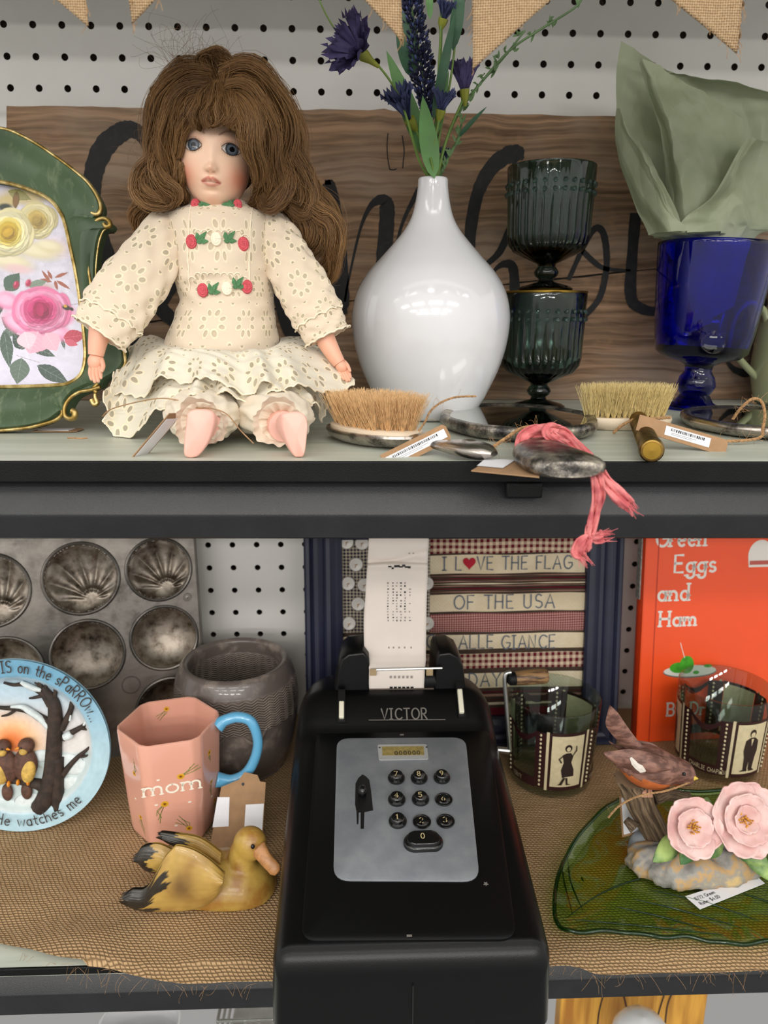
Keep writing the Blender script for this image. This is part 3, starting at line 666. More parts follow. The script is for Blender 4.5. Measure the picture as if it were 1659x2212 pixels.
hp = [(1672, 842), (1640, 820), (1592, 770), (1578, 745), (1585, 700), (1602, 672), (1625, 660), (1650, 672), (1662, 720), (1680, 760)]
q = cr([tuple(PY(a, b, -.088)-jl) for a, b in hp], 8); MB().tube(q, .0042, 12, flat=.7).build('handle', M_CEL, t)
# ================================================================== ORNATE GREEN AND GOLD PICTURE FRAME
m = Mat('olive_green_paint', '#33452f', .55); tc = coords('Object')
bs = noise(1, 5, .6, co=vec(tc[0]*160, tc[1]*160, tc[2]*26))
m.set(Base_Color=mix(bs.ss(.52, .78)*.75, mix(noise(14, 3).ss(.35, .7), '#34472f', '#475d40'), '#7f8a68')).bump(bs, .25, .0006); M_GRN = m.m
m = Mat('rubbed_gold', '#b89a55', .38, .85); m.set(Base_Color=mix(noise(120, 4).ss(.35, .72), '#8e7339', '#dcc68a')).bump(noise(400, 3), .25, .0004); M_RGLD = m.m
fb = PZ(-40, 936, ZT); fb.y = -.243
FT = frame(fb+Vector((0, 0, .0005)), (1, -.10, 0), (0, .24, 1)); kx = M_PX(fb)
def fl(pts): return [PL(a, b, FT) for a, b in pts]
t = thing('rose_picture', 'green baroque picture frame with gold scrolls and a rose print, beside the doll', 'picture frame'); t.matrix_world = FT
outer = [(-40, 271), (0, 281), (34, 289), (80, 312), (127, 343), (166, 372), (197, 399), (217, 428), (226, 452), (221, 470), (213, 478), (232, 478), (247, 487), (244, 498), (231, 499), (220, 525), (214, 565), (212, 610), (214, 650), (228, 700), (252, 722), (268, 742), (276, 785), (256, 808), (232, 822), (224, 836), (197, 846), (172, 858), (157, 880), (152, 900), (140, 892), (112, 912), (64, 925), (0, 931), (-40, 931)]
inner = [(-40, 392), (-15, 393), (0, 397), (28, 402), (56, 410), (84, 420), (106, 431), (124, 445), (136, 462), (142, 472), (145, 480), (148, 490), (151, 502), (154, 515), (157, 530), (162, 552), (168, 580), (173, 607), (178, 640), (184, 685), (187, 712), (189, 735), (191, 765), (190, 782), (187, 798), (182, 810), (174, 819), (162, 827), (148, 832), (130, 834), (112, 835), (90, 836), (60, 837), (0, 838), (-40, 838)]
O = np.array(cr(fl(outer), 4)); I_ = np.array(cr(fl(inner), 4)); xc = O[0, 0]
def mir(a): b = a[::-1].copy(); b[:, 0] = 2*xc-b[:, 0]; return b
O = np.vstack([O, mir(O)[1:-1]]); I_ = np.vstack([I_, mir(I_)[1:-1]]); n = len(O)
hts = [(0, 0), (0, .008), (.06, .0105), (.2, .011), (.34, .0135), (.55, .0145), (.78, .0115), (.93, .009), (1, .0085), (1, .002)]
vs = []
for f, h in hts:
    for i in range(n): q = O[i]*(1-f)+I_[i]*f; vs.append((q[0], .004-h, q[1]))
mb = MB(); mb.add(vs, [(a*n+i, a*n+(i+1) % n, (a+1)*n+(i+1) % n, (a+1)*n+i) for a in range(len(hts)-1) for i in range(n)])
mb.build('moulding', M_GRN, t, angle=35)
def gold(pts, r, name='gold_bead', closed=False, y=-.006, sm=6, mirror=True):
    P = cr(fl(pts), sm)
    for sg in ((1, -1) if mirror else (1,)):
        mb = MB(); q = [(p[0] if sg > 0 else 2*xc-p[0], y, p[1]) for p in P]
        rr = r if not hasattr(r, '__len__') else np.interp(np.linspace(0, 1, len(q)), np.linspace(0, 1, len(r)), r)
        mb.tube(q, rr, 8); mb.build(name, M_RGLD, t, angle=60)
mb = MB(); q = [(p[0], -.0048, p[1]) for p in I_]; mb.tube(q+[q[0]], .0013, 8); mb.build('gold_inner_bead', M_RGLD, t)
g = 1e-3
gold([(-40, 273), (0, 283), (34, 291), (80, 314), (127, 345), (166, 374), (197, 401), (216, 428), (225, 452), (220, 468), (208, 468), (198, 460), (198, 451), (206, 449), (211, 456)], [1.1*g, 1.2*g, 1.2*g, 1.3*g, 1.5*g, 2.2*g, 1.6*g, 2.0*g], 'gold_scroll', y=-.005)
gold([(212, 660), (206, 620), (199, 575), (200, 535), (206, 505), (216, 487), (232, 480), (245, 486), (247, 495), (239, 498), (234, 491)], [1.0*g, 1.2*g, 1.3*g, 1.4*g, 1.7*g, 1.5*g], 'gold_scroll', y=-.007)
gold([(243, 497), (230, 502), (220, 525), (214, 565), (212, 600)], [.6*g, .8*g, .6*g], 'gold_scroll', y=-.004)
gold([(225, 742), (238, 738), (253, 730), (264, 731), (272, 748), (277, 785), (272, 796)], [1.2*g, 1.6*g, 1.2*g, 1.2*g, .8*g], 'gold_scroll', y=-.005)
gold([(228, 840), (207, 846), (185, 850), (165, 862), (153, 880), (152, 898), (160, 906), (172, 905), (174, 894), (167, 890)], [1.4*g, 1.2*g, 1.3*g, 1.5*g, 1.7*g, 2.2*g, 2.2*g], 'gold_scroll', y=-.008)
gold([(218, 838), (214, 858), (219, 872), (212, 876), (206, 866)], [1.0*g, 1.6*g, 1.8*g], 'gold_scroll', y=-.006)
gold([(222, 832), (214, 842), (218, 852)], [1.2*g, 2*g, 1.4*g], 'gold_scroll', y=-.007)
gold([(130, 884), (134, 880), (142, 885), (142, 897), (128, 909), (104, 917), (64, 926), (0, 932), (-40, 932)], [1.6*g, 1.8*g, 1.5*g, 1.3*g, 1.2*g, 1.2*g], 'gold_scroll', y=-.005)
# printed roses
def inpoly(x, y, P):
    """vectorised point in polygon"""
    c = np.zeros(len(x), bool); j = len(P)-1
    for i in range(len(P)):
        if P[i][1] != P[j][1]: c ^= ((P[i][1] > y) != (P[j][1] > y)) & (x < (P[j][0]-P[i][0])*(y-P[i][1])/(P[j][1]-P[i][1])+P[i][0])
        j = i
    return c
def rose(cv, cx, cy, R, asp, pal, n=46, seed=0, rot=0):
    r = random.Random(seed)
    for k in range(n):
        f = 1-k/n; a = k*2.4+r.uniform(-.3, .3); d = R*f*.72; x = cx+cos(a)*d; y = cy+sin(a)*d*asp; s = R*(.22+.34*f)
        c = np.array(rgb(pal[min(int((1-f)*len(pal)), len(pal)-1)]))*r.uniform(.82, 1.15)
        cv.ell(x+1.5, y+2, s*1.04, s*.72*asp+1, math.degrees(a)+90+rot, np.clip(c*.5, 0, 1), .10, .8)
        cv.ell(x, y, s, s*.70*asp+1, math.degrees(a)+90+rot, np.clip(c, 0, 1), .07, .97)
        cv.ell(x-cos(a)*s*.25, y-sin(a)*s*.25-1, s*.6, s*.34*asp, math.degrees(a)+90+rot, np.clip(c*1.22, 0, 1), .5, .6)
X0, X1, Y0, Y1 = -280, 200, 384, 846; S = 1.5
def Q(zx, zy): return ((zx/3.159-X0)*S, (zy/3.159+260-Y0)*S)       # enlarged-view coordinates to canvas
cv = Canvas(int((X1-X0)*S), int((Y1-Y0)*S), '#c9c5d2'); cv.mottle(.10, 14, 1); cv.mottle(.05, 4, 2)
cv.blend(sstep(300, 690, cv.y)*.5, '#d6d2e6')
for i in range(26):
    x, y = Q(random.uniform(220, 600), random.uniform(950, 1800)); cv.line([(x+j*5, y+random.uniform(-1.5, 1.5)) for j in range(9)], .5, '#8a7f9c', .30)
for a, b in [((300, 910), (480, 925)), ((300, 890), (480, 900))]: cv.line([Q(*a), Q(390, 925), Q(*b)], .8, '#b06a78', .45)
cv.ell(*Q(360, 860), 55, 25, 10, '#d9b9b4', .8, .5)
for z in [(150, 520, 230, 90), (20, 560, 120, 80)]: cv.ell(*Q(z[0], z[1]), z[2]/3.159*S/1.6, z[3]/3.159*S/1.6, 5, '#b9a55f', .5, .8)
cv.leaf(*Q(40, 480), *Q(200, 540), 18, '#8b8650', '#6d6a3c'); cv.leaf(*Q(100, 480), *Q(90, 610), 12, '#6f5a2c', '#4f4520')
cv.ell(*Q(90, 550), 8, 17, 12, '#7c5a30', .4); cv.ell(*Q(20, 590), 22, 12, 0, '#2c3328', .4)
rose(cv, *Q(235, 680), 62, .92, ['#c9bd8c', '#d8cea2', '#cdbf86', '#c2a85c', '#a98f4a'], seed=4)
for a, b, c, d in [(230, 890, 150, 50), (60, 960, 150, 55), (330, 860, 90, 40)]:
    cv.ell(*Q(a, b), c*.47, d*.5, 12, '#cdc29a', .5, .9); cv.ell(*Q(a-20, b-12), c*.36, d*.3, 12, '#e0d8b8', .6, .8)
cv.ell(*Q(110, 1010), 44, 14, 8, '#d8b4ba', .6, .8)
rose(cv, *Q(40, 760), 78, .95, ['#cfc597', '#ded6ae', '#e2d9a6', '#d8c56a', '#cdae3c', '#b8952e'], seed=2)
for a, b in [((330, 1100), (270, 1020)), ((340, 1080), (310, 1020)), ((360, 1070), (450, 1035)), ((370, 1090), (465, 1150)), ((360, 1090), (380, 1160)), ((340, 1100), (260, 1080))]: cv.leaf(*Q(*a), *Q(*b), 6, '#a0604c', '#7c4034')
cv.ell(*Q(290, 1140), 26, 14, 0, '#b98d80', .7, .7)
cv.leaf(*Q(30, 1160), *Q(120, 1040), 30, '#4c6354', '#35483c'); cv.leaf(*Q(180, 1130), *Q(310, 1095), 14, '#7b8a7a', '#5b6a5a')
for z in ((100, 1120), (182, 1108)): cv.ell(*Q(*z), 9, 13, 20, '#a22a4c', .4); cv.ell(*Q(z[0]-8, z[1]-10), 3, 6, 20, '#d8607c', .5)
for a, b, w in [((10, 1180), (-30, 1350), 20), ((110, 1420), (0, 1340), 30), ((120, 1400), (10, 1470), 26), ((160, 1560), (80, 1450), 30), ((20, 1430), (60, 1690), 30), ((190, 1530), (370, 1610), 22), ((140, 1620), (110, 1800), 46), ((245, 1670), (460, 1790), 34), ((410, 1480), (430, 1560), 8)]:
    cv.leaf(*Q(*a), *Q(*b), w*.75, random.choice(['#3c4c44', '#46584c', '#33443c', '#58695c']), '#8d9c90')
cv.line([Q(100, 1600), Q(160, 1620), Q(260, 1650)], 1.2, '#6a4a48', .8)
for z in [(40, 1230, 80, 60, 20), (120, 1390, 120, 60, 30), (330, 1430, 150, 60, 15), (400, 1330, 100, 80, -20)]:
    cv.ell(*Q(z[0], z[1]), z[2]*.47, z[3]*.47, z[4], '#d77fa6', .35); cv.ell(*Q(z[0]-10, z[1]-8), z[2]*.36, z[3]*.3, z[4], '#eeb4cd', .6)
rose(cv, *Q(265, 1290), 96, .72, ['#d9769f', '#e59abb', '#dd7ca4', '#cf5285', '#bd3a70', '#9c2450'], 60, seed=9)
cv.leaf(*Q(250, 1440), *Q(190, 1590), 52, '#dfa3b6', '#f2d3dc'); cv.leaf(*Q(300, 1450), *Q(380, 1570), 34, '#e2abbb', '#f0ccd6'); cv.leaf(*Q(160, 1440), *Q(190, 1560), 34, '#e9bfcb', '#f6dde4')
cv.leaf(*Q(420, 1480), *Q(575, 1460), 24, '#b03a4e', '#d87080'); cv.leaf(*Q(430, 1500), *Q(520, 1530), 12, '#c4566a')
rose(cv, *Q(-330, 900), 80, .9, ['#d9769f', '#e59abb', '#cf5285', '#9c2450'], 40, seed=12)
for a, b in (((-400, 1100), (-560, 1250)), ((-300, 1120), (-260, 1300)), ((-450, 700), (-600, 620)), ((-200, 1500), (-380, 1620))): cv.leaf(*Q(*a), *Q(*b), 24, '#46584c', '#8d9c90')
cv.ell(*Q(440, 1275), 14, 8, 15, '#2c2418', .3); cv.ell(*Q(432, 1265), 6, 4, 15, '#c89a2c', .4); cv.ell(*Q(475, 1285), 7, 5, 40, '#1c1810', .3)
cv.line([Q(450, 1260), Q(530, 1245)], 3, '#8a8288', .6); cv.line([Q(420, 1262), Q(395, 1230)], 2, '#8a8288', .6)
p0 = PL(X0, Y0, FT); p1 = PL(X1, Y1, FT); nu, nv = 380, int((Y1-Y0)*1.15); mb = MB()
def UU(u): return np.where(u < .2, u/.2*.45, .45+(u-.2)/.8*.55)     # finer where the print is in the picture
mb.grid(lambda u, v: (lerp(p0[0], p1[0], float(UU(u))), .0022, lerp(p0[1], p1[1], v)), nu, nv)
uu, vv = np.meshgrid(np.linspace(0, 1, nu+1), np.linspace(0, 1, nv+1)); mb.col = cv.sample(UU(uu.ravel()), vv.ravel())
E_ = I_*1.06+np.array([xc, I_[:, 1].mean()])*-.06
V_ = np.array(mb.v); ok = inpoly(V_[:, 0], V_[:, 2], E_); mb.f = [f for f in mb.f if ok[f[0]]]; mb.mi = [0]*len(mb.f)
m = Mat('printed_roses', '#ffffff', .35); m.set(Base_Color=attr()); M_PRT = m.m
o = mb.build('rose_print', M_PRT, t, angle=0)
o['label'] = 'printed picture of cream and pink roses'
mb = MB(); q = [(O[i][0]*.98+xc*.02, O[i][1]) for i in range(0, n, 2)]; mb.prism([(a, b) for a, b in q], .002, f=lambda x, y, z: (x, y+.0042, z)); mb.build('backing', M_BACK, t)
# ---- loose price tags lying on the shelf at the left
M_KRAFT = plain('kraft_card', '#9c7a58', .8, var=.08, scale=120, bump=.15)
M_LABEL = plain('white_label', '#e4e4e8', .5, var=.02)
M_INK = plain('black_ink', '#1b1a1c', .6, var=0)
def price_tag(name, label, T, w, h, lw=None, off=0, bars=False, hole=True, txt=None, group=None, fold=.0, lh=None):
    """kraft card in the local xz plane (front -y) with a white sticker"""
    t = thing(name, label, 'price tag', group=group); t.matrix_world = T
    c = .18*h; o = [(-w/2, -h/2), (w/2-c, -h/2), (w/2, -h/2+c), (w/2, h/2-c), (w/2-c, h/2), (-w/2, h/2)]
    def bend(x, y, z): return (x, y+fold*(x/w)**2*w, z)
    mb = MB(); mb.prism(o, .0005, f=bend); mb.build('card', M_KRAFT, t, angle=30)
    if lw:
        lh = lh or h*.62; mb = MB(); mb.prism([(off-lw/2, -lh/2), (off+lw/2, -lh/2), (off+lw/2, lh/2), (off-lw/2, lh/2)], .0003, f=lambda x, y, z: bend(x, y-.00032, z))
        if bars:
            x = off-lw*.38
            while x < off+lw*.36:
                bw = random.choice([.0003, .0005, .0008]); mb.prism([(x, lh*.05), (x+bw, lh*.05), (x+bw, lh*.36), (x, lh*.36)], .0001, 1, lambda a, b, c_: bend(a, b-.00036, c_)); x += bw+random.choice([.0003, .0005])
            for r_ in range(2): mb.prism([(off-lw*.36, -lh*(.10+.16*r_)-lh*.06), (off+lw*(.2-.1*r_), -lh*(.10+.16*r_)-lh*.06), (off+lw*(.2-.1*r_), -lh*(.10+.16*r_)), (off-lw*.36, -lh*(.10+.16*r_))], .0001, 2, lambda a, b, c_: bend(a, b-.00036, c_))
        mb.build('sticker', [M_LABEL, M_INK, plain('grey_ink', '#8d8d92', .6, var=0)], t)['label'] = 'white sticker'
    return t
p = PZ(128, 928, ZT+.001); price_tag('price_tag', 'white and brown price tag sticking out under the green picture frame', frame(p, (1, -.1, 0), (.12, 1, 0)), .030, .016, .022, -.002)
p = PZ(166, 948, ZT); T_ = thing('raffia_scrap', 'tiny wavy raffia scrap lying on the shelf in front of the picture frame', 'scrap', p)
M_RAF = plain('tan_raffia', '#a8845f', .75, var=.2, scale=200)
MB().tube([(x*.0035-.006, .0012*sin(x*1.9), .0005) for x in np.linspace(0, 3.6, 14)], .0005, 5).build('strand', M_RAF, T_)
# ================================================================== PORCELAIN DOLL
YD = -.235
DB = PY(478, 900, YD); DB.z = ZT
DOLL = thing('doll', 'porcelain doll with long curly brown hair and a cream eyelet dress, sitting on the shelf', 'doll', DB)
def dp(px, py, dy=0): return PY(px, py, YD+dy)-DB
KD = M_PX(PY(478, 600, YD))
m = Mat('bisque_porcelain', '#eec4ac', .42, Subsurface_Weight=.12, Subsurface_Scale=.004); m.set(Base_Color=attr()); M_FACE = m.m
M_SKIN = plain('doll_skin', '#e8ae92', .45, var=.06, scale=60, Subsurface_Weight=.1, Subsurface_Scale=.003)
M_FOOT = plain('pink_doll_foot', '#eeb6a6', .5, var=.05, scale=60)
# ---- head: sculpted grid, painted bisque
HC = dp(467, 338, 0); HR = rotm(radians(6), radians(5.2), radians(4))
rx, ry, rz = 75*KD, .0275, 108*KD
def gs(x, z, cx, cz, sx, sz): return math.exp(-((x-cx)/sx)**2-((z-cz)/sz)**2)
mm = .001
def head(th, ph):
    """th: longitude (0 = front), ph: latitude"""
    x = rx*cos(ph)*sin(th); y = -ry*cos(ph)*cos(th); z = rz*sin(ph)
    f = max(0, -z/rz); x *= 1-.05*f; y *= 1-.05*f
    if z > 0: x *= 1+.04*(z/rz)
    fr = max(0, cos(th)) if cos(ph) > 0 else 0; X_, Z_ = x/mm, z/mm; d = 0
    d += 4.3*gs(X_, Z_, 0, -8.4, 2.7, 2.8)+1.2*gs(X_, Z_, 0, -2.5, 3.2, 6.5)+1.5*gs(abs(X_), Z_, 3.0, -9.0, 1.5, 1.5)
    d -= 2.3*gs(abs(X_), Z_, 11.2, 3.2, 6.2, 4.2)
    d += 1.0*gs(abs(X_), Z_, 11, 10, 8, 3)+2.0*gs(abs(X_), Z_, 14, -13, 8, 8)
    d += 2.2*gs(X_, Z_, 0, -15.8, 6.0, 4.2)-.9*gs(X_, Z_, 0, -12.4, 1.2, 1.4)
    d += 1.5*gs(abs(X_), Z_, 1.8, -14.6, 2.2, 1.05)+1.6*gs(X_, Z_, 0, -18.3, 3.2, 1.3)-1.3*gs(X_, Z_, 0, -16.4, 5, .55)
    d -= 1.2*gs(X_, Z_, 0, -21.2, 5, 1.6)
    d += 2.8*gs(X_, Z_, 0, -26, 8, 6)
    return Vector((x, y-d*mm*fr, z))
nu, nv = 220, 170; mb = MB(); cols = []
SKB = np.array(rgb('#f0caae')); BL = np.array(rgb('#dd8264')); LIP = np.array(rgb('#b9584c')); BRW = np.array(rgb('#9c7059'))
def seg(x, z, P):
    d = 9
    for (a, b), (c, e) in zip(P[:-1], P[1:]):
        L = (c-a)**2+(e-b)**2; t = max(0, min(1, ((x-a)*(c-a)+(z-b)*(e-b))/L)); d = min(d, math.hypot(x-a-t*(c-a), z-b-t*(e-b)))
    return d
def face_col(X_, Z_, front):
    c = SKB.copy()
    if not front: return c
    c = lerp(c, BL, .80*gs(abs(X_), Z_, 17.5, -13.5, 7.5, 8))
    c = lerp(c, BL, .30*gs(X_, Z_, 0, -27, 5, 3)+.20*gs(X_, Z_, 0, -9.5, 2.5, 2)+.25*gs(abs(X_), Z_, 11, 8.0, 7, 2.2))
    up = seg(abs(X_), Z_, [(0, -14.9), (1.4, -14.2), (3.0, -15.0), (5.3, -16.4)]); lo = seg(abs(X_), Z_, [(0, -18.2), (2.0, -18.1), (4.3, -16.9)])
    c = lerp(c, LIP, max(0, min(1, 1.5-up/.85))*.78); c = lerp(c, LIP, max(0, min(1, 1.5-lo/.95))*.62)
    c = lerp(c, np.array(rgb('#7d332e')), .85*max(0, 1-seg(abs(X_), Z_, [(0, -16.2), (2.4, -16.3), (5.4, -16.6)])/.5))
    bd = seg(abs(X_), Z_, [(4.5, 10.4), (8, 12.9), (12.5, 13.4), (17.5, 11.0)]); c = lerp(c, BRW, .8*max(0, min(1, 1.3-bd/.6)))
    c = lerp(c, np.array(rgb('#8a4a3c')), .65*max(0, 1-seg(abs(X_), Z_, [(1.3, -10.9), (2.5, -10.6)])/.7))
    return c
for j in range(nv+1):
    ph = lerp(-pi/2, pi/2, j/nv)
    for i in range(nu):
        u = i/nu*2-1; th = pi*(.45*u+.55*u**3); p = head(th, ph)
        mb.v.append(tuple(HC+HR @ p)); mb.uv.append((i/nu, j/nv)); cols.append(face_col(p.x/mm, p.z/mm, abs(th) < 1.5))
mb.f = [(j*nu+i, j*nu+(i+1) % nu, (j+1)*nu+(i+1) % nu, (j+1)*nu+i) for j in range(nv) for i in range(nu)]; mb.mi = [0]*len(mb.f); mb.col = np.array(cols)
HEAD = mb.build('head', M_FACE, DOLL, angle=0)
def on_face(X_, Z_, lift=0.0):
    """point on the face surface in front of (x,z) in mm"""
    z = Z_*mm; best = None
    ph = math.asin(max(-1, min(1, z/rz))); f = max(0, -z/rz); s = X_*mm/(rx*cos(ph)*(1-.05*f)*(1+.04*max(0, z/rz))); th = math.asin(max(-.999, min(.999, s)))
    p = head(th, ph); return HC+HR @ (p+Vector((s*.4*lift*mm, -lift*mm, 0)))
# eyes: almond glass inserts, lids, lashes
m = Mat('doll_glass_eye', '#ffffff', .06, Coat_Weight=.6); m.set(Base_Color=attr()); M_EYE = m.m
M_LASH = plain('painted_lash', '#4a3028', .7, var=0)
for sg in (-1, 1):
    cx, cz = sg*11.3, 3.0; n1, n2 = 44, 30
    def lid(e): return (3.1*(1-abs(e)**2.2)+.3, -2.8*(1-abs(e)**2.0)-.1)      # top, bottom
    mb = MB(); cl = []
    for j in range(n2+1):
        for i in range(n1+1):
            e = i/n1*2-1; a, b = lid(e); X_ = cx+e*5.2; Z_ = cz+lerp(b, a, j/n2)-sg*e*.4; r_ = math.hypot(X_-cx-.5, Z_-cz-.35)
            bul = 1.5*max(0, 1-(r_/7)**2); mb.v.append(tuple(on_face(X_, Z_, .25+bul*.75))); mb.uv.append((e, j/n2))
            c = np.array(rgb('#cfc6c2'))
            if r_ < 3.7: c = lerp(np.array(rgb('#5b646e')), np.array(rgb('#2a3038')), sstep(2.0, 3.7, r_)*1.0)*(.85+.3*abs(sin(7*atan2(Z_-cz, X_-cx-.5))))
            if r_ < 1.55: c = np.array(rgb('#0c0c10'))
            if 3.5 < r_ < 3.9: c = c*.5
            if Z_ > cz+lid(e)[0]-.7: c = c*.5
            cl.append(c)
    mb.f = [(j*(n1+1)+i, j*(n1+1)+i+1, (j+1)*(n1+1)+i+1, (j+1)*(n1+1)+i) for j in range(n2) for i in range(n1)]; mb.mi = [0]*len(mb.f); mb.col = np.array(cl)
    ey = mb.build('eye', M_EYE, HEAD, angle=0)
    mb = MB(); es = np.linspace(-1, 1, 15)
    mb.tube([on_face(cx+e*5.6, cz+lid(e)[0]+.2-sg*e*.4, .75) for e in es], [.00012+.00028*(1-abs(e)) for e in es], 6)
    mb.tube([on_face(cx+e*5.5, cz+lid(e)[1]-.1-sg*e*.4, .45) for e in es], .00010, 5)
    for e in np.linspace(-.9, .9, 13):
        a = on_face(cx+e*5.6, cz+lid(e)[0]+.2-sg*e*.4, .9); mb.tube([a, on_face(cx+e*6.4, cz+lid(e)[0]+1.7-sg*e*.4, 1.5)], [.00009, .00003], 4)
        a = on_face(cx+e*5.5, cz+lid(e)[1]-.1-sg*e*.4, .5); mb.tube([a, on_face(cx+e*6.3, cz+lid(e)[1]-1.5-sg*e*.4, .4)], [.00008, .00003], 4)
    mb.build('eyelashes', M_LASH, ey)
mb = MB(); mb.tube([dp(470, 410, .004), dp(474, 445, .004), dp(476, 470, .006)], [.0135, .0120, .016], 20); mb.build('neck', M_SKIN, DOLL)

# ---- eyelet cloth
def cloth(name, color, holes=True, cell=.020, op=.75, rimc='#e8dabc'):
    m = Mat(name, color, .85, Sheen_Weight=.2); u, v, _ = coords('UV')
    if holes:
        a = u/cell; row = (v/cell).fl(); a = a+(row*.5).fr()+row*.13
        fx = a.fr()-.5; fy = (v/cell).fr()-.5; r = (fx*fx+fy*fy).sq(); th = atan2x(fy, fx)
        pet = (th*(8/(2*pi))).fr()-.5; pa = pet*2*pi/8*r; pr_ = r-.27
        petal = (pa*pa*150+pr_*pr_*70); hole1 = petal.lt(.40); rim1 = petal.lt(1.05)
        # small round holes between flowers
        gx = (a*2+.5).fr()-.5; gy = (v/cell*2+.5).fr()-.5; rr = (gx*gx+gy*gy).sq(); chk = r.gt(.56)
        hole2 = rr.lt(.09)*chk; rim2 = rr.lt(.17)*chk
        hole = hole1.mx(hole2); rim = rim1.mx(rim2)
        m.set(Base_Color=mix(rim*.85, color, rimc), Alpha=1-hole*op)
        m.bump(rim*.8+noise(1400, 2)*.25, .5, .0006)
    else:
        m.set(Base_Color=mix(noise(50, 3).ss(.3, .7), color, '#e6dac5')); m.bump(noise(90, 4)*.8+noise(1400, 2)*.2, .4, .001)
    return m.m
M_EYL = cloth('eyelet_cotton', '#dccbb4', True, .0262, .5)
M_EYS = cloth('eyelet_skirt', '#d8d1bf', True, .0272, .55)
M_COT = cloth('cream_cotton', '#dfd1bb', False)
def folds(seed, n=7, kx=(3, 10), ky=(2, 8)):
    r = np.random.default_rng(seed); A = [(r.uniform(*kx), r.uniform(*ky), r.uniform(0, 6.3), r.uniform(.4, 1)) for _ in range(n)]
    return lambda u, v: sum(w*sin(a*u*2*pi/2+b*v*(1 if i % 2 else -1)+p) for i, (a, b, p, w) in enumerate(A))/n
M_LIN = plain('body_lining', '#d9c3a9', .9, var=.05)
# bodice: elliptical rings traced from the outline
BR = [(432, 432, 524, .014), (446, 405, 545, .020), (458, 372, 570, .024), (475, 362, 584, .027), (520, 374, 584, .033), (570, 378, 586, .035), (600, 376, 588, .035), (625, 384, 590, .034), (650, 388, 592, .034), (680, 378, 596, .036), (710, 366, 601, .039), (745, 354, 606, .042), (780, 350, 612, .042)]
BRi = cr(BR, 5); fd = folds(3)
def bod(u, v, sc=1.0):
    s = v*(len(BRi)-1); i = min(int(s), len(BRi)-2); b = BRi[i]*(1-(s-i))+BRi[i+1]*(s-i); th = (u+.5)*2*pi
    c = dp((b[1]+b[2])/2, b[0], .006); hw = (b[2]-b[1])/2*KD; w = fd(u*2, v*9)*.0022*min(1, v*3)
    sx = math.copysign(abs(sin(th))**.85, sin(th)); return c+Vector((sx*(hw*sc+w*.6), -cos(th)*(b[3]*.8*sc+w), 0))
mb = MB(); mb.grid(lambda u, v: bod(u, v), 120, 90, 0, wu=True, uvs=lambda u, v: (u*.30, v*.115)); mb.build('dress_bodice', M_EYL, DOLL, angle=0)
mb = MB(); mb.grid(lambda u, v: bod(u, v, .965), 48, 40, 0, wu=True); mb.build('cloth_body', M_LIN, DOLL, angle=0)
# centre panel: scalloped edgings, seams, embroidered roses
M_THR = plain('cream_thread', '#f0e4cc', .9, var=.05, bump=.3); M_ROS = plain('rose_thread', '#d2555e', .85, var=.2, scale=900, bump=.5); M_GTH = plain('green_thread', '#5a8a5e', .85, var=.2, scale=900, bump=.5)
def on_bod(px, py, lift=.0004):
    """front of the bodice under a photo point"""
    b = None; ys = [q[0] for q in BRi]; s = np.interp(py, ys, range(len(ys))); v = s/(len(BRi)-1); i = min(int(s), len(BRi)-2); b = BRi[i]*(1-(s-i))+BRi[i+1]*(s-i)
    e = (px-(b[1]+b[2])/2)/((b[2]-b[1])/2); e = max(-.95, min(.95, e)); th = math.asin(math.copysign(abs(e)**(1/.85), e)); p = bod((th/(2*pi)+.5) % 1, v); return p+Vector((0, -lift, 0))
mb = MB()
for xs in (424, 549): mb.tube([on_bod(xs+(6 if y > 620 else 0)*0, y) for y in range(452, 640, 12)], .00045, 5)
for y0 in (512, 600):
    for k in range(9):
        x = 432+k*13.5; mb.tube([on_bod(x+7*cos(a), y0-6*sin(a)+(8 if k in (0, 8) else 0)) for a in np.linspace(0, pi, 7)], .0004, 5)
mb.build('scalloped_trim', M_THR, DOLL)
def emb_rose(px, py, mat, r=11):
    mb = MB(); c = on_bod(px, py, .0006)
    for q, rr in ((r, .0011), (r*.6, .0012), (r*.2, .0010)):
        mb.tube([c+Vector((cos(a)*q*KD*.75, -.0006*(1.4-q/r), sin(a)*q*KD)) for a in np.linspace(0, 2*pi, 15)], rr, 6, cap=False)
    mb.build('embroidered_rose', mat, DOLL)
def emb_leaves(px, py, sg):
    mb = MB()
    for a, b, l in ((-10, -14, 15), (4, -6, 16), (14, 4, 16), (-8, 8, 14), (10, -16, 13)):
        o = on_bod(px-sg*6, py+4, .0007); e = on_bod(px+sg*a, py+b, .0009); d = e-o; s = d.cross(Vector((0, -1, 0))).normalized()
        for j in (-1, 0, 1): mb.tube([o+s*.0002*j, o+d*.5+s*.0010*j, e], [.0004, .00075, .0003], 5)
    mb.build('embroidered_leaf', M_GTH, DOLL)
for (px, py, mt) in [(431, 530, M_ROS), (483, 525, M_THR), (537, 534, M_ROS), (455, 630, M_ROS), (505, 626, M_THR), (545, 622, M_ROS), (433, 449, M_ROS), (520, 449, M_ROS)]: emb_rose(px, py, mt, 11 if py > 460 else 8)
for (px, py, sg) in [(453, 526, 1), (510, 524, 1), (478, 630, 1), (528, 618, 1), (452, 445, 1), (503, 446, -1)]: emb_leaves(px, py, sg)
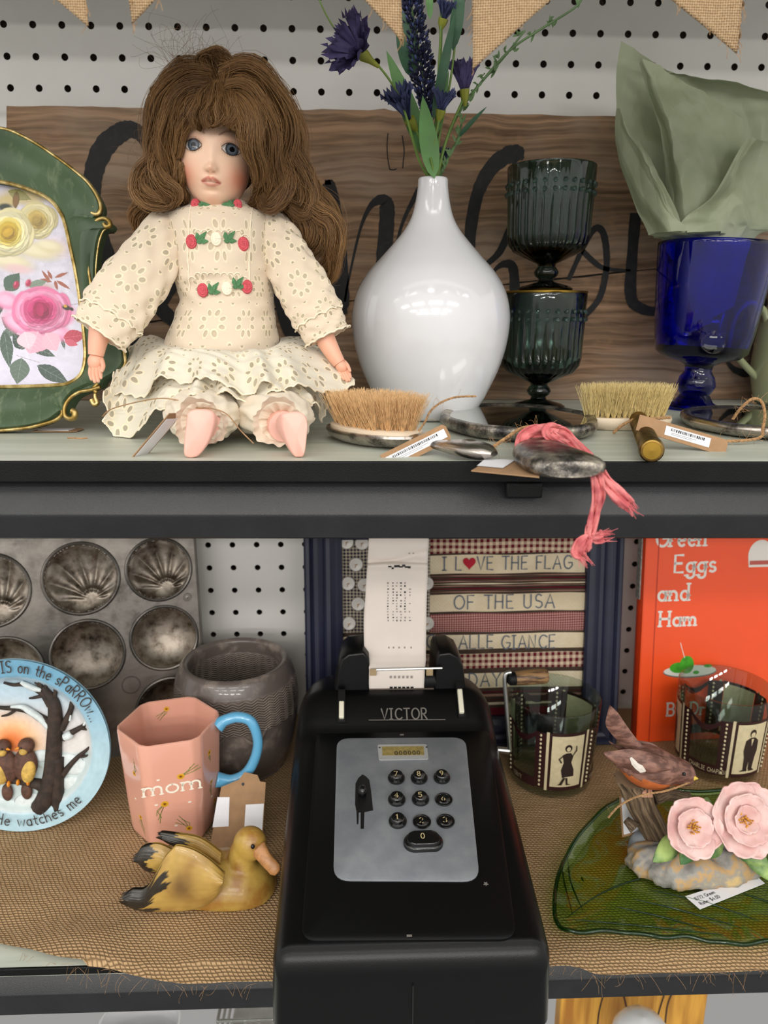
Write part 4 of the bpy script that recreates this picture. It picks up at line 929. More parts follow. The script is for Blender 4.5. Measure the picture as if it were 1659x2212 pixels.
# sleeves: upper tier over a longer lower tier
def sleeve(axis, name_side, seed):
    A = cr([(*p[:2], p[2], p[3]) for p in axis], 8); fd = folds(seed)
    P = [Vector(dp(a, b, d)) for a, b, d, r in A]; R_ = [r*KD for *_, r in A]; N = len(P)
    def tier(v0, v1, extra, scal, nm, nu=64, nv=60):
        def fn(u, v):
            s = lerp(v0, v1, v); th = u*2*pi
            if scal: s = s-(.018*abs(sin(th*6.5)))*max(0, (v-.9)/.1)*(v1-v0 > .4 or 1)
            s = s*(N-1); i = max(0, min(int(s), N-2)); f = s-i; c = P[i].lerp(P[i+1], f); t = (P[i+1]-P[i]).normalized(); e2 = Vector((0, -1, 0)); e2 = (e2-t*t.dot(e2)).normalized(); e1 = t.cross(e2)
            r = lerp(R_[i], R_[i+1], f)+extra; w = fd(u*2, s/N*7)*.0026*min(1, s/N*4)
            return c+e1*(cos(th)*(r+w))+e2*(sin(th)*(r*.62+w))
        mb = MB(); mb.grid(fn, nu, nv, 0, wu=True, uvs=lambda u, v: (u*.13, lerp(v0, v1, v)*.12)); o = mb.build(nm, M_EYL, DOLL, angle=0)
        mb = MB(); mb.tube([fn(i/52, 1.0) for i in range(53)], .00055, 5, cap=False); mb.build('scalloped_edge', M_THR, o)
    tier(0, .80, .0012, True, 'sleeve'); tier(.45, 1.0, 0, True, 'sleeve_ruffle')
    mb = MB(); mb.tube([p+Vector((0, .001, 0)) for p in P], [max(.004, r*.86-.0012) for r in R_], 24, flat=.52, nrm=(0, -1, 0)); o = mb.build('cloth_arm', M_LIN, DOLL)
sleeve([(392, 470, .006, 30), (362, 500, .002, 46), (320, 570, -.012, 58), (268, 640, -.028, 63), (238, 688, -.036, 61), (214, 722, -.040, 57)], 'l', 11)
sleeve([(558, 470, .006, 28), (588, 505, .004, 44), (625, 570, -.002, 50), (664, 640, -.008, 54), (690, 690, -.012, 52), (708, 728, -.014, 50)], 'r', 12)
# hands
def hand(wr, pts, palm, fingers, thumb):
    mb = MB(); P = [Vector(dp(*p[:3])) for p in pts]; mb.tube([P[0].lerp(P[1], q) if False else v for q, v in enumerate(P)], [p[3]*KD for p in pts], 18)
    c, r, R = palm; mb.ell(Vector(dp(*c)), r, R, 0, 18, 12)
    for f in fingers+[thumb]:
        q = cr([tuple(Vector(dp(*p[:3]))) for p in f], 4); rr = np.interp(np.linspace(0, 1, len(q)), np.linspace(0, 1, len(f)), [p[3]*KD for p in f]); mb.tube(q, rr, 10)
        mb.ell(Vector(q[-1]), [rr[-1]]*3, None, 0, 10, 6); mb.ell(Vector(q[0]), [rr[0]]*3, None, 0, 10, 6)
    mb.build('hand', M_SKIN, DOLL, angle=60)
hand(0, [(232, 650, -.034, 16), (216, 715, -.040, 22), (210, 745, -.042, 18), (207, 768, -.043, 15)], ((207, 782, -.043), (16*KD, .0045, 19*KD), rotm(0, radians(4), 0)),
     [[(197, 792, -.043, 5), (195, 806, -.046, 4.5), (198, 819, -.050, 3.6)], [(203, 795, -.045, 5), (202, 810, -.049, 4.6), (205, 824, -.052, 3.8)], [(209, 795, -.045, 5), (210, 811, -.049, 4.5), (212, 823, -.052, 3.6)], [(215, 790, -.044, 4.6), (217, 804, -.048, 4), (218, 816, -.050, 3.2)]],
     [(219, 776, -.043, 5), (223, 790, -.048, 4.5), (220, 801, -.052, 3.6)])
hand(0, [(690, 680, -.010, 15), (706, 740, -.014, 21), (722, 768, -.016, 17), (733, 785, -.017, 14)], ((738, 792, -.017), (13*KD, .0045, 17*KD), rotm(0, radians(-38), 0)),
     [[(748, 796, -.017, 4.6), (754, 806, -.020, 4.2), (757, 815, -.022, 3.4)], [(744, 800, -.018, 4.6), (750, 812, -.021, 4.2), (755, 821, -.023, 3.4)], [(739, 802, -.018, 4.6), (745, 814, -.021, 4.2), (750, 822, -.023, 3.4)], [(733, 802, -.018, 4.4), (738, 812, -.020, 3.8), (743, 819, -.022, 3)]],
     [(744, 782, -.016, 4.6), (751, 790, -.019, 4.2), (756, 801, -.022, 3.2)])
# ---- skirt: two eyelet flounces spread over the lap
def flounce(name, top, hem, mat, seed, ruff, nwave, lift=0.0):
    """top/hem: photo outlines (px,py,dy) from left round the front to right"""
    T_ = cr([np.array(dp(*p)) for p in top], 14); H_ = cr([np.array(dp(*p)) for p in hem], 14); n = len(H_); fd = folds(seed)
    T_ = [np.array([np.interp(i/(n-1), np.linspace(0, 1, len(T_)), [q[k] for q in T_]) for k in range(3)]) for i in range(n)]
    L = np.cumsum([0]+[np.linalg.norm(H_[i+1]-H_[i]) for i in range(n-1)])
    def fn(u, v):
        s = u*(n-1); i = min(int(s), n-2); f = s-i; a = T_[i]*(1-f)+T_[i+1]*f; b = H_[i]*(1-f)+H_[i+1]*f
        p = a*(1-v)+b*v; w = sin(u*nwave*2*pi+1.3*sin(u*17+seed))*ruff*v**1.3+fd(u*3, v*5)*ruff*.7*v
        bow = .010*sin(pi*v)*(1-.4*v); sc = .0016*abs(sin(L[i]/.0042*pi/2+f))*max(0, (v-.92)/.08)
        d = b-a; d = d/(np.linalg.norm(d)+1e-9)
        p = p+np.array((d[0]*(w*.4-sc), d[1]*w-abs(w)*.2, bow+lift+w*.75-d[2]*0+sc)); p[2] = max(p[2], .0008+.0004*sin(u*40)); return p
    mb = MB(); mb.grid(fn, 170, 44, 0, uvs=lambda u, v: (u*L[-1], v*.055+seed*.01)); o = mb.build(name, mat, DOLL, angle=0)
    mb = MB(); mb.tube([fn(i/300, 1.0) for i in range(301)], .00055, 5); mb.build('scalloped_edge', M_THR, o); return o
flounce('lower_flounce', [(345, 760, .03), (360, 800, -.02), (420, 815, -.034), (480, 818, -.036), (540, 815, -.034), (600, 800, -.02), (612, 760, .03)],
        [(240, 838, -.012), (226, 890, -.030), (240, 938, -.030), (300, 936, -.044), (350, 890, -.056), (420, 866, -.062), (480, 858, -.062), (545, 862, -.062), (600, 858, -.060), (662, 872, -.050), (700, 900, -.034), (705, 880, .0), (700, 850, .02)], M_EYS, 5, .0050, 8)
flounce('upper_flounce', [(356, 740, .03), (362, 752, -.012), (400, 764, -.030), (480, 768, -.034), (560, 764, -.030), (600, 750, -.012), (606, 736, .03)],
        [(268, 790, .0), (232, 838, -.022), (250, 868, -.022), (320, 850, -.042), (400, 822, -.056), (450, 838, -.060), (520, 852, -.062), (590, 842, -.062), (650, 852, -.052), (715, 842, -.036), (762, 848, -.020), (740, 800, .02)], M_EYS, 8, .0052, 7, .002)
# ---- pantaloons gathered above the ankles
for nm, c0, c1, op, R0, R1, sd in [('l', (440, 850, -.01), (436, 900, -.068), (436, 915, -.082), 60, 66, 21), ('r', (560, 850, -.01), (600, 895, -.066), (604, 912, -.080), 60, 62, 22)]:
    a, b, c = (Vector(dp(*p)) for p in (c0, c1, op)); fd = folds(sd); a.z = .020; b.z = .0172; c.z = .0168
    def pan(u, v, a=a, b=b, c=c, fd=fd):
        th = u*2*pi
        if v < .66: q = v/.66; p = a.lerp(b, q); r = .0160+.0015*sin(pi*q)
        elif v < .88: q = (v-.66)/.22; p = b.lerp(c, sin(q*pi/2)); r = lerp(.0160, .0120, q**1.6)
        else: q = (v-.88)/.12; p = c+Vector((0, .010*q, 0)); r = lerp(.0120, .0008, q)
        w = fd(u*3, v*4)*.0034+.0007*sin(th*19+3*sin(th*2))*max(0, (v-.72)/.28)
        o = p+Vector((cos(th)*(r*(1.42 if v < .6 else lerp(1.42, 1.05, min(1, (v-.6)/.28)))+w), 0, sin(th)*(r*.92+w))); o.z = max(o.z, .0007); return o
    mb = MB(); mb.grid(pan, 120, 60, 0, wu=True, uvs=lambda u, v: (u*.13, v*.08)); pt = mb.build('pantaloon_leg', M_COT, DOLL, angle=0)
    # ruffled cuff
    def cuff(u, v, c=c, sd=sd):
        th = u*2*pi; r = lerp(.0124, .0152, v)+(.0005*sin(th*17+sd+2*sin(th*2))+.0012*sin(th*3+sd)+.0006*sin(th*7))*v; o = c+Vector((cos(th)*r, -.0055*v-.0012*v*sin(th*9+sd), sin(th)*r*.95)); o.z = max(o.z, .0005); return o
    mb = MB(); mb.grid(cuff, 150, 10, 0, wu=True, uvs=lambda u, v: (u*.1, v*.01)); mb.build('ruffled_cuff', M_COT, pt, angle=0)
# feet: soles to the viewer, toes up
def foot(px0, sole, ankle, seed):
    """sole outline in photo px, ankle points"""
    Y0 = -.343; mb = MB(); S_ = [np.array(PY(a, b, Y0)-DB) for a, b in sole]; q = cr(S_, 5, True); n = len(q); c = sum(q)/n; c1 = np.array(dp(*ankle[0]))
    rings = [(.0, 0, .90), (.0, 1, 1.0), (.25, 1, 1.02), (.55, 1, .92), (.8, 1, .78), (1, 1, .62)]; vs = []
    for f, o, s in [(0, 0, .0), (0, 0, .88), (.04, 0, .97), (.10, 0, 1.0), (.35, 0, .98), (.6, 0, .86), (.85, 0, .72), (1, 0, .6)]:
        cc = c*(1-f)+c1*f
        for p in q: d = (p-c)*s; vs.append(tuple(cc+np.array((d[0], d[1], d[2]*(1-.35*f)))))
    mb.add(vs, [(k*n+i, k*n+(i+1) % n, (k+1)*n+(i+1) % n, (k+1)*n+i) for k in range(7) for i in range(n)])
    mb.tube([c1+np.array((0, .006, 0)), np.array(dp(*ankle[1])), np.array(dp(*ankle[2]))], [.0092, .0095, .0105], 16)
    for v in range(len(mb.v)): x, y, z = mb.v[v]; mb.v[v] = (x, y, max(z, .0004))
    mb.build('foot', M_FOOT, DOLL, angle=50)
foot(0, [(406, 889), (430, 882), (455, 886), (463, 900), (460, 925), (447, 960), (428, 986), (410, 991), (397, 985), (396, 960), (400, 920)], [(447, 930, -.088), (440, 915, -.068), (438, 900, -.04)], 1)
foot(0, [(614, 893), (640, 888), (658, 894), (666, 912), (664, 950), (659, 984), (648, 992), (636, 986), (622, 960), (612, 930), (610, 905)], [(612, 925, -.088), (604, 915, -.066), (596, 900, -.04)], 2)

# ---- hair: solid locks under thousands of fine strands
def hairmat(name, a, b):
    m = Mat(name, a, .42, Specular_IOR_Level=.35); g = bpy.data
    u, v, _ = coords('UV'); oi = noise(28, 2)
    m.set(Base_Color=mix((u*.75+oi*.9-.35).cl(), a, b), Anisotropic=.5); return m.m
M_HAIR = hairmat('auburn_hair', '#4d3420', '#aa8152'); M_HCORE = plain('auburn_hair_mass', '#46321d', .9, var=.3, scale=150, Specular_IOR_Level=.0)
core = MB(); strands = MB()
def strand(pts, r):
    strands.tube(pts, r, 3, cap=False)
def unit(v): return v/np.maximum(1e-9, np.linalg.norm(v, axis=-1, keepdims=True))
def strands_np(P, r):
    """P (n,N,3) strand points -> three sided tubes tapering to the tip"""
    n, N, _ = P.shape; t = unit(np.gradient(P, axis=1)); a = unit(np.cross(t, np.array((.31, .83, .46)))); b = np.cross(t, a)
    tp = (np.minimum(1, np.linspace(2.2, .25, N))*1.0)[None, :, None]; r = np.asarray(r)[:, None, None]*tp
    V = np.stack([P+(a*cos(q)+b*sin(q))*r for q in (0, 2.094, 4.189)], 2).reshape(-1, 3); o = len(strands.v)
    k = (np.arange(n)[:, None]*N+np.arange(N-1)[None, :]).ravel()*3+o
    F = np.concatenate([np.stack([k+i, k+(i+1) % 3, k+3+(i+1) % 3, k+3+i], 1) for i in range(3)])
    strands.v += V.tolist(); strands.uv += np.stack([np.repeat(rng.random(n), N*3), np.zeros(len(V))], 1).tolist(); strands.f += F.tolist(); strands.mi += [0]*len(F)
def lock(pts, rad, n, cr_=.74, r=.00014, sm=5, frizz=1.0, curl=1.0):
    """pts (px,py,dy) guide, rad px along it: a solid core lock and n waving strands round it"""
    P = np.array(cr([tuple(dp(*p)) for p in pts], sm)); N = len(P); x = np.arange(N)/(N-1); rr = np.interp(x, np.linspace(0, 1, len(rad)), rad)*KD
    t = unit(np.gradient(P, axis=0)); wv = np.sin(x*13+rng.uniform(0, 6))*.0016*curl*x
    e1 = np.array((0, 1., 0))-t*t[:, 1:2]; e1 = unit(np.where(np.abs(t[:, 1:2]) > .93, np.cross(t, (1., 0, .2)), e1)); e2 = np.cross(t, e1); P = P+e2*wv[:, None]
    core.tube(P.tolist(), rr*cr_, 10)
    R = lambda a, b: rng.uniform(a, b, (n, 1))
    nc = 18; cl = rng.uniform(0, 6.283, nc)[rng.integers(0, nc, n)][:, None]                      # strands gather in wisps
    a = cl+R(-.32, .32)+R(-.5, .5)*x+.5*np.sin(3*x+cl); q = np.sqrt(R(.35, 1))*1.04; ph = cl+R(-.6, .6); fq = 9+3*np.sin(cl*3)+R(-1, 1); jt = R(.2, 1)*frizz
    qq = rr[None]*(q+.09*np.sin(fq*.6*x+ph)+.06*jt*np.sin(13*x+3*ph)); out = P[None]+e1[None]*(np.cos(a)*qq)[..., None]+e2[None]*(np.sin(a)*qq)[..., None]
    out = out+np.stack([np.sin(7*x+ph), np.cos(6*x+ph), np.sin(5*x+2*ph)], -1)*(.0008*jt)[..., None]
    strands_np(out, rng.uniform(.7, 1.2, n)*r)
    n = max(8, n//4); a = R(0, 6.283)+R(-2, 2)*x; q = R(.85, 1.18); ph = R(0, 6.283); w_ = R(.5, 1.6)*frizz; qq = rr[None]*(q+.10*w_*np.sin(R(5, 15)*x+ph))   # stray strands over the wisps
    out = P[None]+e1[None]*(np.cos(a)*qq)[..., None]+e2[None]*(np.sin(a)*qq)[..., None]+np.stack([np.sin(R(4, 11)*x+ph), np.cos(R(4, 11)*x+ph), np.sin(R(4, 11)*x+2*ph)], -1)*(.0013*w_)[..., None]
    strands_np(out, rng.uniform(.5, .8, n)*r)
B = .020
# skull cap of hair
ctr = dp(468, 300, .008)
core.ell(ctr, (100*KD, .033, 120*KD), HR, 0, 32, 20)
# crown locks rising to the topknot and falling to both sides
L_ = [  # points, radii px, strand count
 ([(470, 200, -.018), (450, 160, -.010), (440, 135, .0), (468, 122, .006), (500, 138, .006)], [16, 22, 18, 10], 70),
 ([(480, 200, -.022), (500, 165, -.014), (490, 140, -.004), (470, 130, .004)], [16, 22, 12], 60),
 ([(455, 175, -.012), (415, 170, -.014), (378, 200, -.008), (352, 250, .0), (342, 310, .004), (352, 370, .0)], [22, 30, 34, 30, 24], 150),
 ([(450, 195, -.022), (405, 205, -.024), (375, 245, -.020), (365, 300, -.014), (375, 355, -.010), (380, 400, -.004)], [18, 26, 28, 24, 18], 130),
 ([(460, 165, .004), (405, 150, .008), (360, 195, .010), (338, 260, .012), (330, 330, .012), (345, 400, .010)], [22, 28, 28, 26, 18], 100),
 ([(480, 175, -.012), (530, 165, -.012), (570, 195, -.008), (598, 250, -.002), (612, 310, .002), (610, 370, .002)], [22, 30, 36, 34, 28], 150),
 ([(488, 200, -.026), (530, 205, -.026), (558, 245, -.024), (572, 300, -.020), (580, 355, -.014), (590, 410, -.008)], [18, 28, 30, 30, 26], 150),
 ([(480, 165, .006), (540, 150, .010), (595, 205, .010), (625, 275, .010), (640, 345, .010), (650, 400, .008)], [22, 28, 30, 28, 22], 110),
 # fringe
 ([(458, 190, -.022), (432, 220, -.030), (424, 250, -.033), (424, 280, -.031)], [14, 16, 14, 9], 90),
 ([(464, 190, -.022), (448, 220, -.031), (442, 250, -.035), (441, 274, -.034)], [14, 16, 14, 9], 90),
 ([(474, 190, -.023), (466, 222, -.033), (460, 250, -.036), (460, 271, -.035)], [14, 16, 14, 9], 90),
 ([(484, 190, -.023), (484, 222, -.033), (481, 252, -.036), (479, 272, -.035)], [14, 16, 14, 9], 90),
 ([(492, 195, -.024), (502, 225, -.033), (503, 255, -.035), (499, 277, -.034)], [14, 16, 14, 9], 90),
 ([(455, 200, -.022), (425, 225, -.028), (404, 258, -.028), (392, 298, -.024), (380, 335, -.018)], [14, 17, 15, 10, 6], 110),
 ([(505, 200, -.024), (532, 230, -.032), (543, 270, -.034), (547, 315, -.032), (556, 360, -.026), (562, 400, -.018)], [14, 20, 22, 22, 16, 8], 150),
 ([(512, 230, -.030), (524, 265, -.036), (532, 300, -.036), (540, 335, -.034)], [8, 12, 11, 4], 60),
 # left side curls
 ([(350, 330, .0), (340, 370, -.006), (360, 405, -.012), (380, 425, -.012), (372, 450, -.004)], [24, 26, 24, 14, 8], 110),
 ([(340, 350, .006), (312, 375, .0), (305, 410, -.006), (328, 438, -.010), (360, 432, -.012), (352, 405, -.016)], [20, 24, 22, 18, 12], 130),
 ([(345, 390, .012), (318, 430, .012), (300, 465, .012), (292, 500, .014)], [22, 24, 20, 8], 90),
 ([(392, 350, -.014), (386, 385, -.012), (392, 420, -.004), (400, 445, .004)], [10, 15, 13, 8], 70),
 # right side cascade
 ([(600, 350, .0), (610, 395, -.006), (600, 430, -.010), (575, 440, -.010), (560, 420, -.014)], [26, 28, 24, 16, 8], 120),
 ([(556, 360, -.018), (566, 400, -.014), (556, 430, -.006), (545, 450, .002)], [14, 20, 18, 10], 90),
 ([(625, 330, .006), (652, 385, .004), (668, 425, .002), (650, 455, .000), (622, 450, -.004)], [24, 28, 26, 20, 12], 120),
 ([(600, 380, .010), (640, 430, .010), (672, 480, .010), (680, 530, .012), (660, 560, .014)], [26, 32, 34, 28, 14], 150),
 ([(640, 360, .012), (668, 415, .010), (705, 460, .008), (722, 510, .008), (712, 560, .010), (690, 590, .012)], [22, 28, 30, 28, 22, 8], 150),
 ([(650, 430, .004), (690, 460, .000), (716, 480, -.002), (728, 525, .0), (722, 575, .004), (708, 610, .008)], [16, 20, 20, 20, 14, 5], 120),
 ([(590, 400, .008), (612, 450, .010), (640, 490, .012), (650, 540, .016)], [24, 26, 24, 12], 90)]
for pts, rad, n in L_: lock(pts, rad, int(n*2.0))
# fly-away strands, loosely curling
for i in range(230):
    if i % 3 == 0: s = Vector(dp(random.uniform(360, 480), random.uniform(125, 185), random.uniform(-.01, .01))); d = Vector((random.uniform(-1, .6), random.uniform(-.3, .3), random.uniform(.1, 1))); L = random.uniform(.015, .042)
    elif i % 3 == 1: a = random.uniform(-.3, pi+.3); s = Vector(dp(468+cos(a)*100, 260-sin(a)*105, random.uniform(-.01, .015))); d = Vector((cos(a)*.8+random.uniform(-.6, .6), random.uniform(-.5, .5), abs(sin(a))+random.uniform(-.4, .4))); L = random.uniform(.008, .024)
    else: px, py = random.choice([(300, 420), (310, 380), (690, 440), (720, 540), (640, 330), (330, 300), (700, 600), (600, 240), (350, 340)]); s = Vector(dp(px+random.uniform(-25, 25), py+random.uniform(-40, 40), .002)); d = Vector((random.uniform(-1, 1), random.uniform(-.4, .4), random.uniform(-1, .6))); L = random.uniform(.008, .026)
    d.normalize(); e = d.orthogonal().normalized(); g_ = d.cross(e); c1, c2, w1, w2 = random.uniform(1.5, 5), random.uniform(1.5, 5), random.uniform(-.45, .45), random.uniform(-.45, .45)
    strand([s+d*(L*j/15)*(1-.25*j/15)+e*(sin(j/15*c1)*L*w1)+g_*(sin(j/15*c2)*L*w2) for j in range(16)], .000065)
ho = core.build('hair', M_HCORE, DOLL, angle=0)
strands.build('hair_strands', M_HAIR, ho, angle=0)
# ---- the doll's own raffia-tied price card
T0 = thing('raffia_tie', 'thin raffia strand looped over the skirt and around the doll ankle', 'string', PZ(330, 930, ZT))
o = T0.location.copy(); q = cr([tuple(PY(a, b, Y)-o) for a, b, Y in [(222, 900, -.262), (245, 882, -.272), (330, 862, -.296), (380, 864, -.303), (420, 880, -.312), (455, 882, -.325), (490, 895, -.330), (520, 930, -.328), (548, 958, -.330)]], 7)
MB().tube(q, .00075, 6, flat=.5).build('strand', M_RAF, T0)
a = PY(268, 990, -.345); b = PY(398, 908, -.322); ez = (b-a).normalized()
price_tag('price_tag', 'white price card seen edge-on, leaning from the shelf edge to the doll foot', frame((a+b)/2, (.35, 1, -.1), ez), .014, (b-a).length, .011, 0, lh=(b-a).length*.8)
# ================================================================== TOP SHELF, FRONT ROW
M_SILV = Mat('tarnished_silver', '#8c8780', .25, 1.0); _n = noise(60, 5, .65); M_SILV.set(Base_Color=mix(_n.ss(.50, .72), '#b5ada4', '#35312d'), Roughness=_n*.35+.1).bump(_n, .35, .001); M_SILV = M_SILV.m
M_DSIL = Mat('blackened_silver', '#55514e', .35, .9); _n = noise(75, 6, .7); M_DSIL.set(Base_Color=ramp(_n, [(.33, '#26262a'), (.44, '#5d5a57'), (.54, '#9c958b'), (.66, '#cfc5b0')]), Roughness=_n*.5+.1).bump(_n, .7, .0016); M_DSIL = M_DSIL.m
M_MIR = Mat('old_mirror_glass', '#b9bdb6', .02, 1.0); _n = noise(35, 5); M_MIR.set(Base_Color=mix(_n.ss(.5, .8)*.5, '#c6c9c2', '#6f6c62')); M_MIR = M_MIR.m
M_BRA = Mat('aged_brass', '#8a6d3a', .35, 1.0); M_BRA.set(Base_Color=mix(noise(90, 4).ss(.35, .7), '#6e5630', '#a48548')); M_BRA = M_BRA.m
M_BRS = plain('tan_bristle', '#e6bd88', .6, var=.25, scale=400); M_BRY = plain('straw_bristle', '#e2cc8e', .6, var=.22, scale=400)
M_BONE = plain('cream_bone', '#d9c7ae', .45, var=.08)
M_TWN = plain('jute_twine', '#a9835a', .9, var=.3, scale=500, bump=.5)
def tubes_np(mb, P, r, sides=3):
    n, N, _ = P.shape; t = unit(np.gradient(P, axis=1)); a = unit(np.cross(t, np.array((.31, .83, .46)))); b = np.cross(t, a)
    tp = np.linspace(1.1, .7, N)[None, :, None]; rr = np.asarray(r)[:, None, None]*tp
    V = np.stack([P+(a*cos(q)+b*sin(q))*rr for q in np.arange(sides)*2*pi/sides], 2).reshape(-1, 3); o = len(mb.v)
    k = (np.arange(n)[:, None]*N+np.arange(N-1)[None, :]).ravel()*sides+o
    F = np.concatenate([np.stack([k+i, k+(i+1) % sides, k+sides+(i+1) % sides, k+sides+i], 1) for i in range(sides)])
    mb.v += V.tolist(); mb.uv += [(0.0, 0.0)]*len(V); mb.f += F.tolist(); mb.mi += [0]*len(F)
def bristles(t, z0, hl, hw, h, nx, ny, per, mat, fan=.25, r=.00013, seed=1):
    """tufts of bristle over an oval pad, long axis x"""
    g = np.random.default_rng(seed); P = []
    for i in range(nx):
        for j in range(ny):
            x = (i+.5+(j % 2-.5)*.5)/nx*2-1; y = (j+.5)/ny*2-1
            if x*x+y*y*.9 > .98: continue
            m_ = per; b = np.array((x*hl, y*hw, z0)); off = g.normal(0, .0011, (m_, 2)); d = np.stack([x*fan*h*.55+off[:, 0]*2.2+g.normal(0, .0012, m_), y*fan*h*.8+off[:, 1]*2.2+g.normal(0, .0012, m_)], 1); hh = h*g.uniform(.86, 1.06, m_)
            q = np.linspace(0, 1, 4)[None, :, None]; base = np.concatenate([b[None, :2]+off*.45, np.full((m_, 1), z0)], 1)
            tip = np.concatenate([b[None, :2]+off*.45+d, (z0+hh)[:, None]], 1); crv = g.normal(0, .0007, (m_, 1, 3))*np.array((1, 1, 0))
            P.append(base[:, None]*(1-q)+tip[:, None]*q+crv*q*q)
    P = np.concatenate(P); mb = MB(); tubes_np(mb, P, np.full(len(P), r)); o = mb.build('bristles', mat, t, angle=0); return o
def oval(hl, hw, n=48, p=2.0): return [(math.copysign(abs(cos(a))**(2/p), cos(a))*hl, math.copysign(abs(sin(a))**(2/p), sin(a))*hw) for a in np.linspace(0, 2*pi, n, endpoint=False)]
def slab(mb, out, prof, m=0):
    """stack of scaled copies of a plan outline: prof = (scale, z)"""
    n = len(out); vs = [(x*s, y*s, z) for s, z in prof for x, y in out]
    fs = [(k*n+i, k*n+(i+1) % n, (k+1)*n+(i+1) % n, (k+1)*n+i) for k in range(len(prof)-1) for i in range(n)]; fs.append(tuple((len(prof)-1)*n+i for i in range(n))); fs.append(tuple(range(n-1, -1, -1)))
    return mb.add(vs, fs, m)
# ---- silver backed hair brush
c = PZ(808, 944, ZT); hb = PZ(1000, 992, ZT+.006); ang = atan2(hb.y-c.y, hb.x-c.x)*.72; c.y = -.292
t = thing('hairbrush', 'silver-backed brush with upturned tan bristles and a barcode card in front of the vase', 'brush', c, (0, 0, ang))
mb = MB(); slab(mb, oval(.040, .0235), [(.55, .0003), (.8, .0018), (.95, .0045), (1.0, .0075), (.985, .0090)])
h = cr([(.036, 0, .0065, .0075), (.046, 0, .0060, .0050), (.056, 0, .0058, .0058), (.068, 0, .0062, .0085), (.080, 0, .0064, .0100), (.090, 0, .0062, .0085), (.0965, 0, .006, .0030)], 6)
mb.build('silver_back', M_SILV, t); mb = MB(); mb.tube([q[:3] for q in h], [q[3] for q in h], 20, flat=.5); i0 = len(mb.v)
for k in range(7):
    y = (k-3)*.0021; mb.tube([(.070+j*.0022, y*(1-.11*abs(j-4)), .0066+.0046*(1-((j-4)/5.5)**2)*(1-(y/.0095)**2)) for j in range(9)], .00075, 6)
mb.build('handle', M_SILV, t)
mb = MB(); slab(mb, oval(.037, .0205), [(1, .0085), (1, .0105), (.96, .0112)]); mb.build('bristle_pad', M_BONE, t)
bristles(t, .0108, .033, .0175, .0205, 15, 7, 46, M_BRS, .42, .00012, 1)
p = PY(900, 966, -.338); ex = PY(968, 931, -.333)-PY(829, 1000, -.345)
price_tag('price_tag', 'kraft card with a barcode sticker leaning against the silver-backed brush', frame(p, ex, (.15, .35, 1)), ex.length, .0105, ex.length*.93, -.0005, True, lh=.0052)
def twine(name, label, pts, r=.0009, fz=24, seed=3):
    """pts: (px,py,Y)"""
    o = PY(*pts[0]); t = thing(name, label, 'string', o); q = [Vector(v) for v in cr([tuple(PY(*p)-o) for p in pts], 10)]; N = len(q); mb = MB(); g = random.Random(seed)
    for s in (0, 2.09, 4.19):
        P = []
        for i in range(N):
            d = (q[min(i+1, N-1)]-q[max(i-1, 0)]).normalized(); e = d.orthogonal().normalized(); f = d.cross(e); a = i*1.05+s; P.append(q[i]+(e*cos(a)+f*sin(a))*r*.5)
        mb.tube(P, r*.56, 6)
    mb.build('cord', M_TWN, t); mb = MB()
    for i in range(fz):
        k = g.randrange(N); d = Vector((g.uniform(-1, 1), g.uniform(-1, 1), g.uniform(-1, 1))).normalized(); e = d.orthogonal().normalized(); L = g.uniform(.003, .009); w = g.uniform(-3, 3)
        mb.tube([q[k]+d*L*j/5+e*sin(w*j/5)*L*.4 for j in range(6)], .00008, 3)
    mb.build('fibres', M_TWN, t)
twine('twine', 'stiff brown twine end sticking up beside the barcode card of the front brush', [(905, 930, -.335), (918, 912, -.320), (930, 888, -.308), (952, 870, -.300), (985, 858, -.295), (1028, 856, -.292)], .0007, 14, 2)
# ---- hand mirrors
def hand_mirror(label, c, rot, hl, hw, handle, thick, mrim, mface, tilt=0):
    t = thing('hand_mirror', label, 'mirror', c, (tilt, 0, rot)); n = 72
    def out(s): return [(x*s*(1+.012*sin(7*i)+.008*sin(3*i)), y*s*(1+.012*sin(7*i+1))) for i, (x, y) in enumerate(oval(hw, hl, n))]
    mb = MB(); o = out(1); prof = [(.80, .0006), (.93, .0012), (.99, .0040), (1.0, thick*.6), (.985, thick*.9), (.95, thick), (.90, thick*.93), (.865, thick*.84)]
    vs = [(x*s, y*s, z) for s, z in prof for x, y in o]; mb.add(vs, [(k*n+i, k*n+(i+1) % n, (k+1)*n+(i+1) % n, (k+1)*n+i) for k in range(len(prof)-1) for i in range(n)]+[tuple(range(n-1, -1, -1))])
    mb.build('rim', mrim, t, angle=60)
    mb = MB(); mb.add([(x*.872, y*.872, thick*.85) for x, y in o], [tuple(range(n))]); mb.build('glass', mface, t)
    q = cr(handle, 6); mb = MB(); vs = []; m_ = 20
    for (x, y, z, w, d) in q:
        for i in range(m_):
            a = 2*pi*i/m_; vs.append((x+math.copysign(abs(cos(a))**.7, cos(a))*w, y, z+math.copysign(abs(sin(a))**.8, sin(a))*d))
    mb.add(vs, [(k*m_+i, k*m_+(i+1) % m_, (k+1)*m_+(i+1) % m_, (k+1)*m_+i) for k in range(len(q)-1) for i in range(m_)]+[tuple(range(m_-1, -1, -1)), tuple((len(q)-1)*m_+i for i in range(m_))])
    mb.build('handle', mrim, t, angle=60); return t
mc = (PZ(1121, 905, ZT)+PZ(1121, 955, ZT))/2; mc.y = -.232; mc.x = PZ(1121, 930, ZT).x
he = PY(1222, 1000, -.405)-mc
